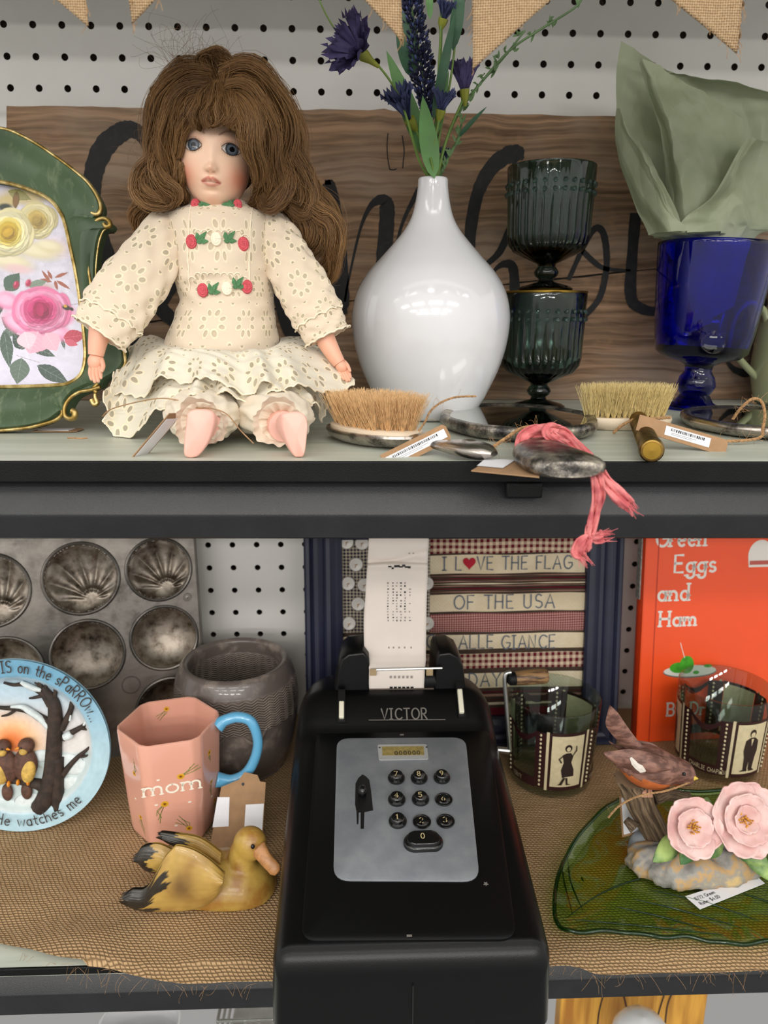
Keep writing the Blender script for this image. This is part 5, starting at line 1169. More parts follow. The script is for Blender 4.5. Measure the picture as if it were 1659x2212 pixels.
mirr = hand_mirror('tarnished oval hand mirror with a pink rag tied round its handle', mc+Vector((0, 0, .0004)), 0, .072, .0545,
    [(he.x*.3, -.064, .006, .012, .0045), (he.x*.5, -.085, .0065, .0105, .0045), (he.x*.75, -.110, .0065, .0120, .005), (he.x-.002, -.135, .0062, .0165, .0058), (he.x, -.160, .0060, .0195, .0062), (he.x+.002, -.172, .0058, .0185, .0055), (he.x+.002, -.177, .0056, .014, .004)], .0105, M_DSIL, M_MIR)
m2 = PZ(1640, 925, ZT); m2.y = -.236
hand_mirror('oval hand mirror with ornate silver handle at the upper shelf right edge', m2+Vector((0, 0, .0004)), radians(-6), .066, .055,
    [(-.002, -.062, .006, .010, .004), (-.003, -.078, .006, .008, .004), (-.002, -.092, .0062, .0125, .005), (.0, -.106, .0060, .0185, .0058), (.002, -.122, .0058, .0200, .0060), (.003, -.133, .0055, .0150, .005), (.003, -.137, .0052, .009, .003)], .0095, M_SILV, M_MIR)
# ---- pink rag strip
m = Mat('pink_cotton_rag', '#cf6a6c', .85); m.set(Base_Color=mix(noise(140, 4).ss(.35, .7), '#c05c60', '#dd8583')).bump(noise(700, 3), .4, .0006); M_PNK = m.m
t = thing('rag_strip', 'pink torn cotton strip tied round the mirror handle and hanging over the beam', 'ribbon', PY(1200, 950, -.36)); o = t.location.copy()
def rag(pts, w, name, seed=0, fr=True, th=.0009):
    q = cr([tuple(PY(a, b, y)-o) for a, b, y in pts], 7); q = [Vector(v) for v in q]; N = len(q); ww = np.interp(np.linspace(0, 1, N), np.linspace(0, 1, len(w)), w)
    def fn(u, v):
        s = v*(N-1); i = min(int(s), N-2); p = q[i].lerp(q[i+1], s-i); d = (q[min(i+1, N-1)]-q[max(i-1, 0)]).normalized(); sd = d.cross(Vector((0, -1, 0))); sd = sd.normalized() if sd.length > .05 else Vector((1, 0, 0)); e = u*2-1
        nn = sd.cross(d); return p+sd*e*ww[i]/2+nn*(sin(e*5+s*.35+seed)*.0012+.0006*sin(e*14+s*.2))
    mb = MB(); mb.grid(fn, 14, 40); ob_ = mb.build(name, M_PNK, t, angle=0, solid=th)
    if fr:
        mb = MB()
        for k in range(26):
            p = fn(random.random(), 1); d = (q[-1]-q[-3]).normalized()+Vector((random.uniform(-.5, .5), random.uniform(-.5, .1), random.uniform(-.4, .4))); mb.tube([p-d*.002, p+d*random.uniform(.002, .006)], [.0003, .0001], 4)
        mb.build('frayed_end', M_PNK, ob_)
def mh(x, y, z): return tuple(mc+Vector((x, y, z)))
rag([(1150, 998, -.352), (1132, 975, -.352), (1130, 950, -.350), (1150, 936, -.347), (1185, 932, -.344), (1215, 936, -.344), (1235, 955, -.350), (1262, 985, -.362), (1285, 1015, -.372)], [.006, .0085, .0090, .0085, .0075, .007, .008, .007], 'wrap', 1, False)
rag([(1205, 930, -.349), (1190, 926, -.351), (1185, 936, -.354), (1200, 950, -.357), (1225, 965, -.365)], [.006, .007, .006, .006], 'knot', 2, False)
rag([(1278, 1005, -.392), (1290, 1035, -.404), (1293, 1070, -.404), (1285, 1110, -.402), (1275, 1150, -.402), (1272, 1165, -.402)], [.0055, .0055, .0065, .0055, .0045, .003], 'hanging_tail', 3, False)
rag([(1274, 1156, -.402), (1262, 1172, -.403), (1252, 1190, -.402), (1258, 1202, -.402)], [.003, .0085, .0095, .004], 'knotted_end', 4)
rag([(1274, 1156, -.402), (1290, 1160, -.400), (1303, 1158, -.399)], [.003, .0075, .0055], 'knotted_end', 5)
rag([(1290, 1010, -.398), (1310, 1040, -.404), (1335, 1068, -.406), (1358, 1092, -.406)], [.0045, .006, .0075, .006], 'hanging_tail', 6)
p = PZ(1090, 1010, ZT+.002); q = [PZ(a, b, ZT+.0022) for a, b in ((1018, 1016), (1060, 992), (1150, 998), (1165, 1030))]
t = thing('price_tag', 'kraft card with a blank white sticker poking out under the mirror handle', 'price tag', q[0]); o = q[0]
mb = MB(); mb.add([tuple(v-o) for v in q]+[tuple(v-o-Vector((0, 0, .0006))) for v in q], [(0, 1, 2, 3), (7, 6, 5, 4), (0, 4, 5, 1), (1, 5, 6, 2), (2, 6, 7, 3), (3, 7, 4, 0)]); mb.build('card', M_KRAFT, t, smooth=False)
mb = MB(); mb.add([tuple(PZ(a, b, ZT+.0026)-o) for a, b in ((1030, 1006), (1048, 991), (1114, 993), (1086, 1011))], [(0, 1, 2, 3)]); mb.build('sticker', M_LABEL, t, smooth=False)
twine('twine', 'frayed twine running from the kraft card up onto the tarnished mirror', [(1022, 985, -.352), (1048, 978, -.352), (1070, 962, -.350), (1095, 945, -.346), (1128, 925, -.338), (1160, 922, -.333), (1188, 928, -.333)], .0010, 60, 4)
# ---- brass handled brush
c = PZ(1352, 915, ZT); c.y = -.232; c.x = PY(1352, 900, c.y).x
t = thing('clothes_brush', 'straw-bristled brush with a ribbed brass handle pointing to the viewer, between the two mirrors', 'brush', c, (0, 0, radians(3)))
mb = MB(); slab(mb, oval(.034, .015), [(.8, .0003), (.96, .003), (1, .0065), (.97, .009)]); mb.build('brush_back', M_BONE, t)
bristles(t, .0088, .0300, .0115, .0225, 15, 5, 52, M_BRY, .16, .00012, 3)
hs = Vector((.004, -.012, .0075)); hd = PZ(1408, 976, ZT+.0066)-c; hd = rotm(0, 0, radians(-3)) @ hd; d = (hd-hs); L = d.length; T_ = d.to_track_quat('Z', 'Y').to_matrix().to_4x4(); T_.translation = hs
pf = [(.0001, 0), (.0055, 0)]
for k in range(26): z = .004+k*(L-.014)/26; pf += [(.0059, z), (.0062, z+.0006), (.0059, z+.0012)]
pf += [(.0062, L-.009), (.0068, L-.0085), (.0068, L-.0075), (.0064, L-.007), (.0069, L-.0062), (.0069, L-.0052), (.0064, L-.0046), (.0068, L-.004), (.0066, L-.001), (.0058, L), (.0052, L+.0001), (.0001, L+.0002)]
mb = MB(); mb.lathe(pf, 32); mb.xf(T_); lo = min(v[2] for v in mb.v); mb.v = [(x, y, z-min(0, lo)+.0003) for x, y, z in mb.v]; mb.build('brass_handle', M_BRA, t)
cp = Vector(hd); mb = MB(); mb.lathe([(.0001, L+.0006), (.0048, L+.0004), (.0051, L-.0001)], 24); mb.xf(T_); mb.v = [(x, y, z-min(0, lo)+.0003) for x, y, z in mb.v]; mb.build('end_cap', M_GOLD, t)
a = PZ(1378, 912, ZT+.0160); b = PZ(1570, 968, ZT+.002); ex = b-a
price_tag('price_tag', 'kraft card with a white sticker fallen between the brass brush handle and the right mirror', frame((a+b)/2, ex, (.25, .55, 1)), ex.length, .0105, ex.length*.5, ex.length*.06, True, lh=.006)
twine('twine', 'tan raffia tied around the neck of the brass-handled brush', [(1325, 935, -.262), (1345, 918, -.262), (1365, 908, -.264), (1380, 905, -.262), (1420, 904, -.255), (1448, 902, -.25)], .0011, 10, 6)
twine('twine', 'frayed jute twine looping up over the right mirror', [(1583, 905, -.285), (1600, 882, -.290), (1625, 862, -.292), (1645, 868, -.292), (1652, 895, -.292), (1648, 925, -.296), (1642, 945, -.300), (1600, 952, -.304), (1540, 953, -.305)], .0010, 70, 7)

# ---- burlap bunting hung from the shelf above
def burlap(name, c1, c2, pitch, hole=True, kind='UV', depth=.0012):
    m = Mat(name, c1, .95, Specular_IOR_Level=.1); u, v, _ = coords(kind); nz = noise(60, 3, co=vec(u, v)); nz2 = noise(350, 3, co=vec(u, v))
    a = (u+nz*.0016)/pitch; b = (v+nz*.0016)/pitch; chk = ((a.fl()+b.fl())*.5).fr().gt(.25)
    fa = (a.fr()-.5).ab()*2; fb = (b.fr()-.5).ab()*2
    hx = (1-fa*fa)*(.62+chk*.38); hy = (1-fb*fb)*(1-chk*.38); h = hx.mx(hy); gap = hx.mx(hy).ss(.42, .18)
    m.set(Base_Color=mix(h.ss(.3, 1)*.9+(nz2-.5)*.9, c2, c1)); m.bump(h+nz2*.4, .8, depth)
    if hole: m.set(Alpha=1-gap*.75)
    return m.m
M_BUNT = burlap('bunting_burlap', '#c9ad88', '#8f7050', .00115)
t = thing('bunting', 'swallowtail burlap bunting hanging across the top of the picture', 'bunting', (0, YF-.012, 1.742)); o = t.location.copy()
for k, (xl, xr, tl, tr, ap, tt) in enumerate([(-400, 200, 60, 66, -330, 0), (276, 866, 44, 97, -215, 1), (1013, 1590, 155, 113, -190, 2), (1650, 2260, 90, 90, -200, 3)]):
    Yb = o.y; tz = 1.739
    A = PY(xl, tl, Yb)-o; B = PY(xr, tr, Yb)-o; top = tz-o.z; apx = (A.x+B.x)/2; az = A.z+.052
    def fn(u, v):
        x = lerp(A.x, B.x, u); zb = lerp(A.z, az, 1-abs(u*2-1)) if u < .5 else lerp(B.z, az, 1-abs(u*2-1)); z = lerp(top, zb, v)
        return (x+.0012*sin(v*6+k), .004*sin(u*4+k*2)*v-.001+.0015*sin(v*7+u*9+k), z)
    mb = MB(); mb.grid(fn, 60, 60, uvs=lambda u, v: (fn(u, v)[0], fn(u, v)[2])); pn = mb.build('pennant', M_BUNT, t, angle=0, solid=.0008)
    mb = MB(); g = random.Random(k)
    for i in range(60):
        u = g.choice([0, 1, g.random()]); v = g.uniform(.5, 1) if u in (0, 1) else 1; p = Vector(fn(u, v)); L = g.uniform(.002, .007); d = Vector((g.uniform(-.6, .6), g.uniform(-.4, .2), -1)).normalized(); mb.tube([p, p+d*L*.5+Vector((.0006, 0, 0)), p+d*L], .00014, 4)
    mb.build('loose_threads', M_TWN, pn)['kind'] = 'stuff'
mb = MB(); mb.tube([(-.6, 0, -.004), (0, 0, -.003), (.65, 0, -.004)], .002, 8); mb.build('cord', M_TWN, t)
# ================================================================== LOWER SHELF
def thinglass(name, color, ior=1.45, rough=.02, dens=None):
    """clear tinted glass that lets light through: tinted transparency with a fresnel reflection"""
    m = bpy.data.materials.new(name); m.use_nodes = True; nt = m.node_tree; nt.nodes.clear()
    out = nt.nodes.new('ShaderNodeOutputMaterial'); tr = nt.nodes.new('ShaderNodeBsdfTransparent'); gl = nt.nodes.new('ShaderNodeBsdfGlossy'); fr = nt.nodes.new('ShaderNodeFresnel'); mx = nt.nodes.new('ShaderNodeMixShader')
    tr.inputs[0].default_value = (*rgb(color), 1); gl.inputs['Roughness'].default_value = rough; ge = nt.nodes.new('ShaderNodeNewGeometry'); X.nt = nt; bf = X(ge.outputs['Backfacing']); iv = bf*(1/ior-ior)+ior; nt.links.new(iv.v, fr.inputs[0])
    for a, b in ((fr.outputs[0], mx.inputs[0]), (tr.outputs[0], mx.inputs[1]), (gl.outputs[0], mx.inputs[2]), (mx.outputs[0], out.inputs[0])): nt.links.new(a, b)
    return m
# ---- burlap runner with soft folds, front edge sagging over the lip
M_BURL = Mat('runner_burlap', '#b39a76', .95, Specular_IOR_Level=.1); u_, v_, _ = coords('UV'); nz = noise(45, 3, co=vec(u_, v_)); nz2 = noise(420, 3, co=vec(u_, v_)); nz3 = noise(14, 3, co=vec(u_, v_))
b_ = (v_+nz*.0045)/.0023; rw_ = b_.fl(); fb_ = b_.fr()*2-1; a_ = ((u_+nz*.0035)/.0034+rw_*.5+fb_*.16).fr()*2-1
hb_ = (1-a_*a_*a_*a_)*(1-fb_*fb_*.9); M_BURL.set(Base_Color=mix((hb_.ss(.15, .95)*.85+(nz2-.5)*.7+(nz3-.5)*.35).cl(), '#80674a', '#be9e77')).bump(hb_+nz2*.35, .5, .0020); M_BURL = M_BURL.m  # shade between the raised stitches is painted into the base colour
eg = cr([(-60, 2020), (0, 2043), (70, 2064), (130, 2083), (230, 2092), (300, 2106), (400, 2118), (500, 2114), (600, 2112), (900, 2100), (1185, 2082), (1250, 2084), (1300, 2096), (1420, 2092), (1520, 2091), (1659, 2086), (1760, 2080)], 6)
ex_, ey_ = [], []
for a, b in eg: q = PZ(a, b, ZB+.0016); ex_.append(q.x); ey_.append(q.y)
def edgeY(x): return np.interp(x, ex_, ey_)
def runner(u, v):
    x = lerp(-.40, .50, u); ye = edgeY(x); y = lerp(-.012, ye, v); f = sstep(-.24, -.36, y)
    left = sstep(-.10, -.20, x); z = .0012+left*f*(.0040*(1+sin(x*55+y*40))*.5+.0022*(1+sin(x*22-y*90+2)))+f*.0010*(1+sin(x*60+1))*sstep(.08, .0, x)
    z += .0003*(1+sin(x*31+y*23)); yl = -.339
    if y < yl-.003: z = min(z, .0022)-(yl-.003-y)*.25
    return (x, y, ZB+z)
mb = MB(); mb.grid(runner, 300, 150, uvs=lambda u, v: (runner(u, v)[0]+.004*sin(v*9), runner(u, v)[1])); rn = mb.build('burlap_runner', M_BURL, None, angle=0)
tag(rn, 'rumpled brown burlap runner spread over the lower shelf', 'burlap runner')
mb = MB()
for i in range(170):
    x = random.uniform(-.26, .30); p = Vector((x, edgeY(x), ZB+.0012-max(0, -.339-edgeY(x))*.25)); L = random.uniform(.003, .012); d = Vector((random.uniform(-1, 1), random.uniform(-.8, -.1), random.uniform(-.9, .25))).normalized(); e = d.orthogonal().normalized(); w = random.uniform(-3, 3)
    mb.tube([p+d*L*j/6+e*sin(w*j/6)*L*.4+Vector((0, 0, -.3*L*(j/6)**2)) for j in range(7)], .00009, 3)
o = mb.build('frayed_fringe', M_TWN, rn, angle=0); o['kind'] = 'stuff'
ZR = ZB+.0019

# ---- shell and cup muffin pan leaning on the pegboard
M_TIN = Mat('old_tin', '#6f675e', .34, 1.0); _n = noise(45, 5, .65); _v = noise(12, 3); M_TIN.set(Base_Color=mix(_v.ss(.35, .7), mix(_n.ss(.4, .68), '#6e6a65', '#4b4743'), '#868079'), Roughness=_n*.35+.22).bump(noise(260, 4), .15, .0005); M_TIN = M_TIN.m
M_TINC = Mat('browned_tin', '#8a7864', .3, 1.0); _n = noise(90, 5, .65); M_TINC.set(Base_Color=ramp(_n, [(.28, '#3a332d'), (.42, '#857a6e'), (.6, '#aca296'), (.75, '#9c9389')]), Roughness=_n*.4+.27).bump(noise(300, 4), .12, .0005); M_TINC = M_TINC.m
PT = frame(PY(432, 1372, -.050), (.955, .26, 0), (-.02, .17, 1)); 
def pp(a, b): return PL(a, b, PT)
zb_ = -(PT.translation.z-ZR)/(Matrix(PT).to_3x3() @ Vector((0, 0, 1))).z
t = thing('muffin_pan', 'old tin muffin pan with shell moulds and round cups leaning on the pegboard at left', 'baking pan'); t.matrix_world = PT
cups = [((-22, 1276), 86, 80, 1), ((175, 1250), 81, 77, 1), ((343, 1230), 69, 66, 1), ((12, 1452), 82, 74, 0), ((190, 1414), 77, 75, 0), ((355, 1378), 67, 71, 0), ((370, 1534), 70, 72, 0), ((222, 1578), 76, 76, 0)]
cl = []
for (c, rx_, rz_, sh) in cups:
    a = pp(*c); b = pp(c[0]+rx_, c[1]); d = pp(c[0], c[1]-rz_); cl.append((a[0], a[1], ((b[0]-a[0])+(d[1]-a[1]))/2, sh))
cl = [q for q in cl if q[1]-q[2] > zb_+.002]
xr = pp(428, 1270)[0]; xl = pp(-120, 1300)[0]; zt_ = pp(300, 1120)[1]
nu, nv = 190, 170; mb = MB(); keep = []
mb.grid(lambda u, v: (lerp(xl, xr, u), .0006*sin(u*9)*sin(v*7), lerp(zb_, zt_, v)), nu, nv)
def inside(x, z): return any((x-a)**2+(z-b)**2 < (r*.98)**2 for a, b, r, s in cl)
mb.f = [f for f in mb.f if not all(inside(mb.v[i][0], mb.v[i][2]) for i in f)]; mb.mi = [0]*len(mb.f)
pan = mb.build('tray', M_TIN, t, angle=0)
mb = MB(); mb.tube([(xl, 0, zt_), (xr, 0, zt_), (xr, 0, zb_)], .0016, 8); mb.build('rolled_edge', M_TIN, t)
cl = [q for q in cl if q[1]-q[2] > zb_+.002]
for a, b, r, s in cl:
    if s:
        hx, hz = .22*r, -.66*r
        def fn(u, v):
            th = u*2*pi; x = r*v*cos(th); z = r*v*sin(th); d = .52*r*sqrt(max(0, 1-(v*.985)**2)); ph = atan2(x-hx, z-hz); q = math.hypot(x-hx, z-hz)/r
            fl_ = sstep(.12, .35, q)*sstep(1.0, .80, v)*(1 if abs(ph) < 1.5 else 0)
            return (a+x, d*(.75+.25*sstep(.1, .6, q))-fl_*.0026*abs(cos(ph*7.2))-.0024*math.exp(-((q-.3)/.06)**2)*(abs(ph) < .9), b+z)
        mb = MB(); mb.grid(fn, 160, 36, 0, wu=True); cp = mb.build('shell_mould', M_TINC, t, angle=0)
    else:
        mb = MB(); mb.lathe([(.0001, .46*r), (.3*r, .44*r), (.55*r, .38*r), (.75*r, .28*r), (.9*r, .14*r), (.97*r, .03*r), (1.0*r, 0)], 56, T=rotm(radians(-90), 0, 0)); mb.v = [(x+a, y, z+b) for x, y, z in mb.v]; cp = mb.build('round_cup', M_TINC, t, angle=0)
    mb = MB(); mb.tube([(a+r*1.01*cos(q), -.0006, b+r*1.01*sin(q)) for q in np.linspace(0, 2*pi, 49)], .0017, 8, cap=False); mb.build('rim', M_TIN, cp)
g = pp(283, 1480); mb = MB(); mb.tube([(g[0]+.0085*cos(q), -.0004, g[1]+.0085*sin(q)) for q in np.linspace(0, 2*pi, 33)], .0006, 6, cap=False)
for k in range(3): mb.box((g[0], -.0004, g[1]+.003-.003*k), (.009-.002*abs(k-1), .0005, .0011))
mb.build('stamped_seal', M_TIN, t)
g = pp(405, 1290); mb = MB(); mb.tube([(g[0]+.0034*cos(q), -.0005, g[1]+.0034*sin(q)) for q in np.linspace(0, 2*pi, 25)], .0008, 6, cap=False); mb.lathe([(.0001, .0009), (.0016, .0006), (.002, 0)], 16, (g[0], 0, g[1]), T=rotm(radians(90), 0, 0)); mb.build('rivet', M_TIN, t)

# ---- dark stoneware pot
M_POT = Mat('grey_brown_glaze', '#4a4240', .28); _n = noise(60, 4); tc = coords('Object'); aa = atan2x(tc[1], tc[0])*16; zz = tc[2]
band = zz.ss(.058, .062)*zz.ss(.094, .089); zig = ((zz*420+((aa/pi).fr()-.5).ab()*2.0).fr()-.5).ab()*2
M_POT.set(Base_Color=mix(band*(zig.ss(.6, .3)*.65+.2)+_n.ss(.50, .72)*.45, '#625853', '#b3a396'), Roughness=_n*.25+.2, Coat_Weight=.3).bump(band*zig*1.2+_n*.3, .8, .0022); M_POT = M_POT.m
pc = Vector((PZ(513, 1660, ZR).x, -.098, ZR)); mp = M_PX(pc+Vector((0, 0, .05))); R0 = 128*mp
zt_p = None
for z in np.linspace(.05, .13, 200):
    # rim height from the back edge of the rim
    if PZ(513, 1376, ZR+z).y <= pc.y+R0*.86: zt_p = z; break
H = zt_p or .095
t = thing('stoneware_pot', 'round dark grey glazed stoneware pot with a zigzag band, behind the pink mug', 'pot', pc)
mb = MB(); q = cr([(.0001, .0004), (R0*.72, .0004), (R0*.78, .003), (R0*.92, H*.2), (R0*1.0, H*.45), (R0*1.02, H*.65), (R0*.99, H*.82), (R0*.92, H*.94), (R0*.865, H*.99), (R0*.82, H), (R0*.775, H*.985), (R0*.76, H*.95), (R0*.80, H*.8), (R0*.84, H*.5), (R0*.7, H*.12), (.0001, H*.1)], 3); q[0] = (.0001, .0004)
mb.lathe([(max(.0001, a), max(.0004, b)) for a, b in q], 72); mb.build('body', M_POT, t, angle=0)
mb = MB()
for s0, s1 in ((-2.05, -1.55), (-1.35, -.95)):
    A = [((R0*1.015)*cos(a), (R0*1.015)*sin(a), H*(.55-.10*sin((a-s0)/(s1-s0)*pi)+.05*(a-s0))) for a in np.linspace(s0, s1, 14)]; mb.tube(A, [.0008+.0016*sin(pi*i/13) for i in range(14)], 8)
mb.build('relief_swag', M_POT, t)

# ---- pink hexagonal mug
M_PINK = plain('pink_glaze', '#dfa48f', .14, var=.02, scale=15, Coat_Weight=.5, Coat_Roughness=.04); M_BLUE = plain('sky_blue_glaze', '#62a9d0', .15, var=.03, Coat_Weight=.5)
M_WHT = plain('white_print', '#f1ead9', .4, var=0); M_YEL = plain('yellow_petal_print', '#e0a92c', .4, var=.1); M_SPR = plain('green_stem_print', '#6d7c33', .4, var=.1); M_ORC = plain('amber_print', '#a8691c', .4, var=0)
mc_ = Vector((-.1590, -.1915, ZR)); Rm, Hm = .0436, .0975; a0 = math.atan2(-.2352-mc_.y, -.1712-mc_.x)
t = thing('mug', 'pink hexagonal mug with a sky blue handle and the word mom among daisies', 'mug', mc_)
def hexr(a, R, rr=.12):
    """rounded hexagon radius at angle a (vertex at a0)"""
    b = ((a-a0) % (pi/3))-pi/6; h = R*cos(pi/6)/cos(b); e = abs(b)/(pi/6); return h*(1-.055*max(0, (e-.72)/.28)**2)
ang_ = [a0+2*pi*i/120 for i in range(120)]
def hexshell(prof, m):
    mb = MB(); n = 120; vs = []
    for s, z, off in prof:
        for a in ang_: r = max(1e-4, hexr(a, Rm*s)-off); vs.append((r*cos(a), r*sin(a), z))
    return mb.add(vs, [(k*n+i, k*n+(i+1) % n, (k+1)*n+(i+1) % n, (k+1)*n+i) for k in range(len(prof)-1) for i in range(n)], m)
pr = [(.02, .0004, 0), (.80, .0004, 0), (.86, .0015, 0), (.885, .006, 0), (.92, .03, 0), (.97, .07, 0), (1.0, Hm-.002, 0), (1.0, Hm-.0006, .0003), (1.0, Hm, .0013), (1.0, Hm-.0006, .0025), (1.0, Hm-.003, .003), (.95, .06, .003), (.9, .02, .003), (.86, .008, .004), (.02, .006, 0)]
body = hexshell(pr, 0)
bo = body.build('body', M_PINK, t, angle=32)
def face_place(k):
    """flat face k (0 = between the front-left and front-right edges): local (x,z) -> point"""
    am = a0+pi/6+k*pi/3; nn = Vector((cos(am), sin(am), 0)); tt = Vector((-sin(am), cos(am), 0))
    def pl(x, z):
        s = np.interp(z, [.006, .03, .07, Hm-.002], [.885, .92, .97, 1.0]); return nn*(Rm*s*cos(pi/6)+.0001)+tt*x+Vector((0, 0, z)), nn
    return pl
mb = MB(); pl = face_place(0)
mw = MB(); letters(mw, 'mom', lambda x, z: pl(x+.001, z+.0525), .0135, .0017, 0, track=.10, asp=1.36, serif=.10, thick=.05)
mw.build('white_word', M_WHT, bo, angle=0); DM = {k: MB() for k in (0, 1, 3, 5)}
for k, dots in ((0, [(-.011, .066), (.012, .0405), (-.014, .043), (.0, .02)]), (1, [(.0, .03)]), (5, [(0, .04)])):
    pl = face_place(k)
    for x, z in dots: ribbon2(DM[k], [(x-.0006, z), (x+.0006, z)], .0014, pl, 0, .1)
def daisy(k, x, z, dx, dz, s=1.0, inside=False):
    pl = face_place(k); mb = DM[k]
    if inside: pl0 = pl; pl = lambda x_, z_: (pl0(x_, z_)[0]-pl0(x_, z_)[1]*.0034, -pl0(x_, z_)[1])
    for j, (fx, fz) in enumerate([(1, 1), (.8, 1.25), (1.15, .7), (.55, .9)]): ribbon2(mb, [(x, z), (x+dx*fx*.5+dz*.1*j, z+dz*fz*.5), (x+dx*fx, z+dz*fz)], .00055*s, pl, 2, .05)
    for j in range(12): a = 2*pi*j/12; ribbon2(mb, [(x+.0008*s*cos(a), z+.0008*s*sin(a)), (x+.0025*s*cos(a), z+.0022*s*sin(a))], .0011*s, pl, 1, .1)
    for j in range(3): a = 2*pi*j/3; ribbon2(mb, [(x-.0006*cos(a), z-.0006*sin(a)), (x+.0006*cos(a), z+.0006*sin(a))], .0011*s, pl, 3, .25)
daisy(0, .0065, .0660, .014, .008, 1.0); daisy(0, -.0075, .0425, -.006, -.014, 1.05); daisy(0, .0100, .0150, -.009, .011, .9)
daisy(5, .004, .066, .003, .012, .8); daisy(5, .004, .024, .004, -.014, .8); daisy(1, -.003, .074, .002, -.008, .9); daisy(1, .0, .044, -.001, -.012, .8); daisy(1, .006, .022, .004, -.01, .8)
daisy(3, .002, Hm-.008, .008, -.008, .8, True)
for k in DM: DM[k].build('daisy_print', [M_WHT, M_YEL, M_SPR, M_ORC], bo, angle=0)['label'] = 'little yellow daisies and white dots'
hd = []
for a, b, Y in [(470, 1568, -.190), (486, 1556, -.188), (515, 1549, -.187), (543, 1560, -.187), (557, 1600, -.187), (550, 1640, -.187), (530, 1672, -.188), (500, 1686, -.189), (468, 1684, -.191)]: hd.append(tuple(PY(a, b, Y)-mc_))
q = cr(hd, 7); mb = MB(); mb.tube(q, np.interp(np.linspace(0, 1, len(q)), [0, .12, .5, .88, 1], [.0066, .0048, .0042, .0050, .0068]), 18); mb.build('handle', M_BLUE, t, angle=0)

# ---- kraft tag behind the mug
cw = [PY(455, 1830, -.232), PY(565, 1815, -.232)]; ex = PY(572, 1690, -.205)-PY(470, 1690, -.205); ez = PY(520, 1690, -.200)-PY(515, 1825, -.228)
c0 = (PY(516, 1750, -.214)); T_ = frame(c0, ex, ez); t = thing('price_tag', 'large kraft hang tag with two white stickers standing behind the duck figurine', 'price tag'); t.matrix_world = T_
mb = MB(); mb.prism([PL(a, b, T_) for a, b in ((452, 1838), (566, 1838), (570, 1760), (574, 1690), (562, 1688), (556, 1674), (528, 1668), (516, 1684), (478, 1700), (464, 1770))], .0006); mb.build('card', M_KRAFT, t, angle=30)
for P in (((470, 1722), (496, 1722), (494, 1785), (459, 1787)), ((531, 1738), (570, 1736), (566, 1800), (527, 1800))):
    mb = MB(); mb.prism([PL(a, b, T_) for a, b in P], .0003, f=lambda x, y, z: (x, y-.00035, z)); mb.build('sticker', M_LABEL, t)
g = PL(525, 1694, T_); mb = MB(); mb.lathe([(.0001, 0), (.0013, 0)], 16, (g[0], -.0002, g[1]), T=rotm(radians(90), 0, 0)); mb.build('string_hole', M_INK, t)

# ---- duck figurine
DK = PZ(440, 1962, ZR); DK.y = -.272; Y_ = DK.y
def kp(px, py, dy=0): return PY(px, py, Y_+dy)-DK
t = thing('duck_figurine', 'yellow carved duck figurine with black-tipped wings sitting in front of the pink mug', 'duck figurine', DK)
m = Mat('painted_duck', '#b98f36', .38, Coat_Weight=.15); m.set(Base_Color=attr()).bump(noise(220, 4), .12, .0006); M_DUCK = m.m
YELC = np.array(rgb('#b3914a')); OCH = np.array(rgb('#8f6730')); DRK = np.array(rgb('#29241d'))
def duck_mesh(mb, name, colf, parent=t, angle=0):
    mb.col = np.array([colf(Vector(v)) for v in mb.v]); return mb.build(name, M_DUCK, parent, angle=angle)
from mathutils import noise as mnoise
def nz_(v, s): return mnoise.noise(Vector(v)*s)
def bodycol(v):
    c = lerp(YELC, OCH, float(np.clip(.35+nz_(v, 90)*1.1, 0, 1))*.6); return c*(1+.12*nz_(v, 260))
def loft(st, n=28, mb=None):
    """stations: (px, py_top, py_bot, half depth m, dy)"""
    mb = mb or MB(); S_ = cr(st, 5); vs = []
    for px, a, b, d, dy in S_:
        c = kp(px, (a+b)/2, dy); h = (b-a)/2*M_PX(DK+c)*1.06
        for i in range(n): q = 2*pi*i/n; vs.append((c.x, c.y-cos(q)*d, max(.0003, c.z+sin(q)*h)))
    k = len(S_); mb.add(vs, [(j*n+i, j*n+(i+1) % n, (j+1)*n+(i+1) % n, (j+1)*n+i) for j in range(k-1) for i in range(n)]+[tuple(range(n-1, -1, -1)), tuple((k-1)*n+i for i in range(n))]); return mb
mb = loft([(330, 1925, 1945, .004, 0), (360, 1890, 1958, .014, 0), (410, 1858, 1964, .022, 0), (460, 1845, 1967, .026, 0), (510, 1842, 1968, .027, 0), (550, 1850, 1968, .025, 0), (580, 1868, 1964, .019, 0), (596, 1895, 1950, .009, 0), (598, 1915, 1930, .002, 0)])
nk = cr([(535, 1905, -.004), (525, 1875, -.003), (522, 1850, -.002), (528, 1830, -.002)], 5); mb.tube([kp(*p) for p in nk], np.interp(np.linspace(0, 1, len(nk)), [0, .4, 1], [.017, .0115, .0095]), 24)
hc = kp(540, 1822, -.003); mb.ell(hc, (.0128, .0112, .0135), rotm(0, radians(20), radians(-15)), 0, 28, 18)
def bc2(v):
    c = bodycol(v); e = (v-kp(545, 1826, -.014)).length; c = lerp(c, np.array(rgb('#8a5a2a')), .55*math.exp(-(e/.006)**2)); return c
duck = duck_mesh(mb, 'body', bc2)
md = duck.modifiers.new('remesh', 'REMESH'); md.mode = 'VOXEL'; md.voxel_size = .0011; md.use_smooth_shade = True; ms = duck.modifiers.new('smooth', 'SMOOTH'); ms.iterations = 6; ms.factor = .6
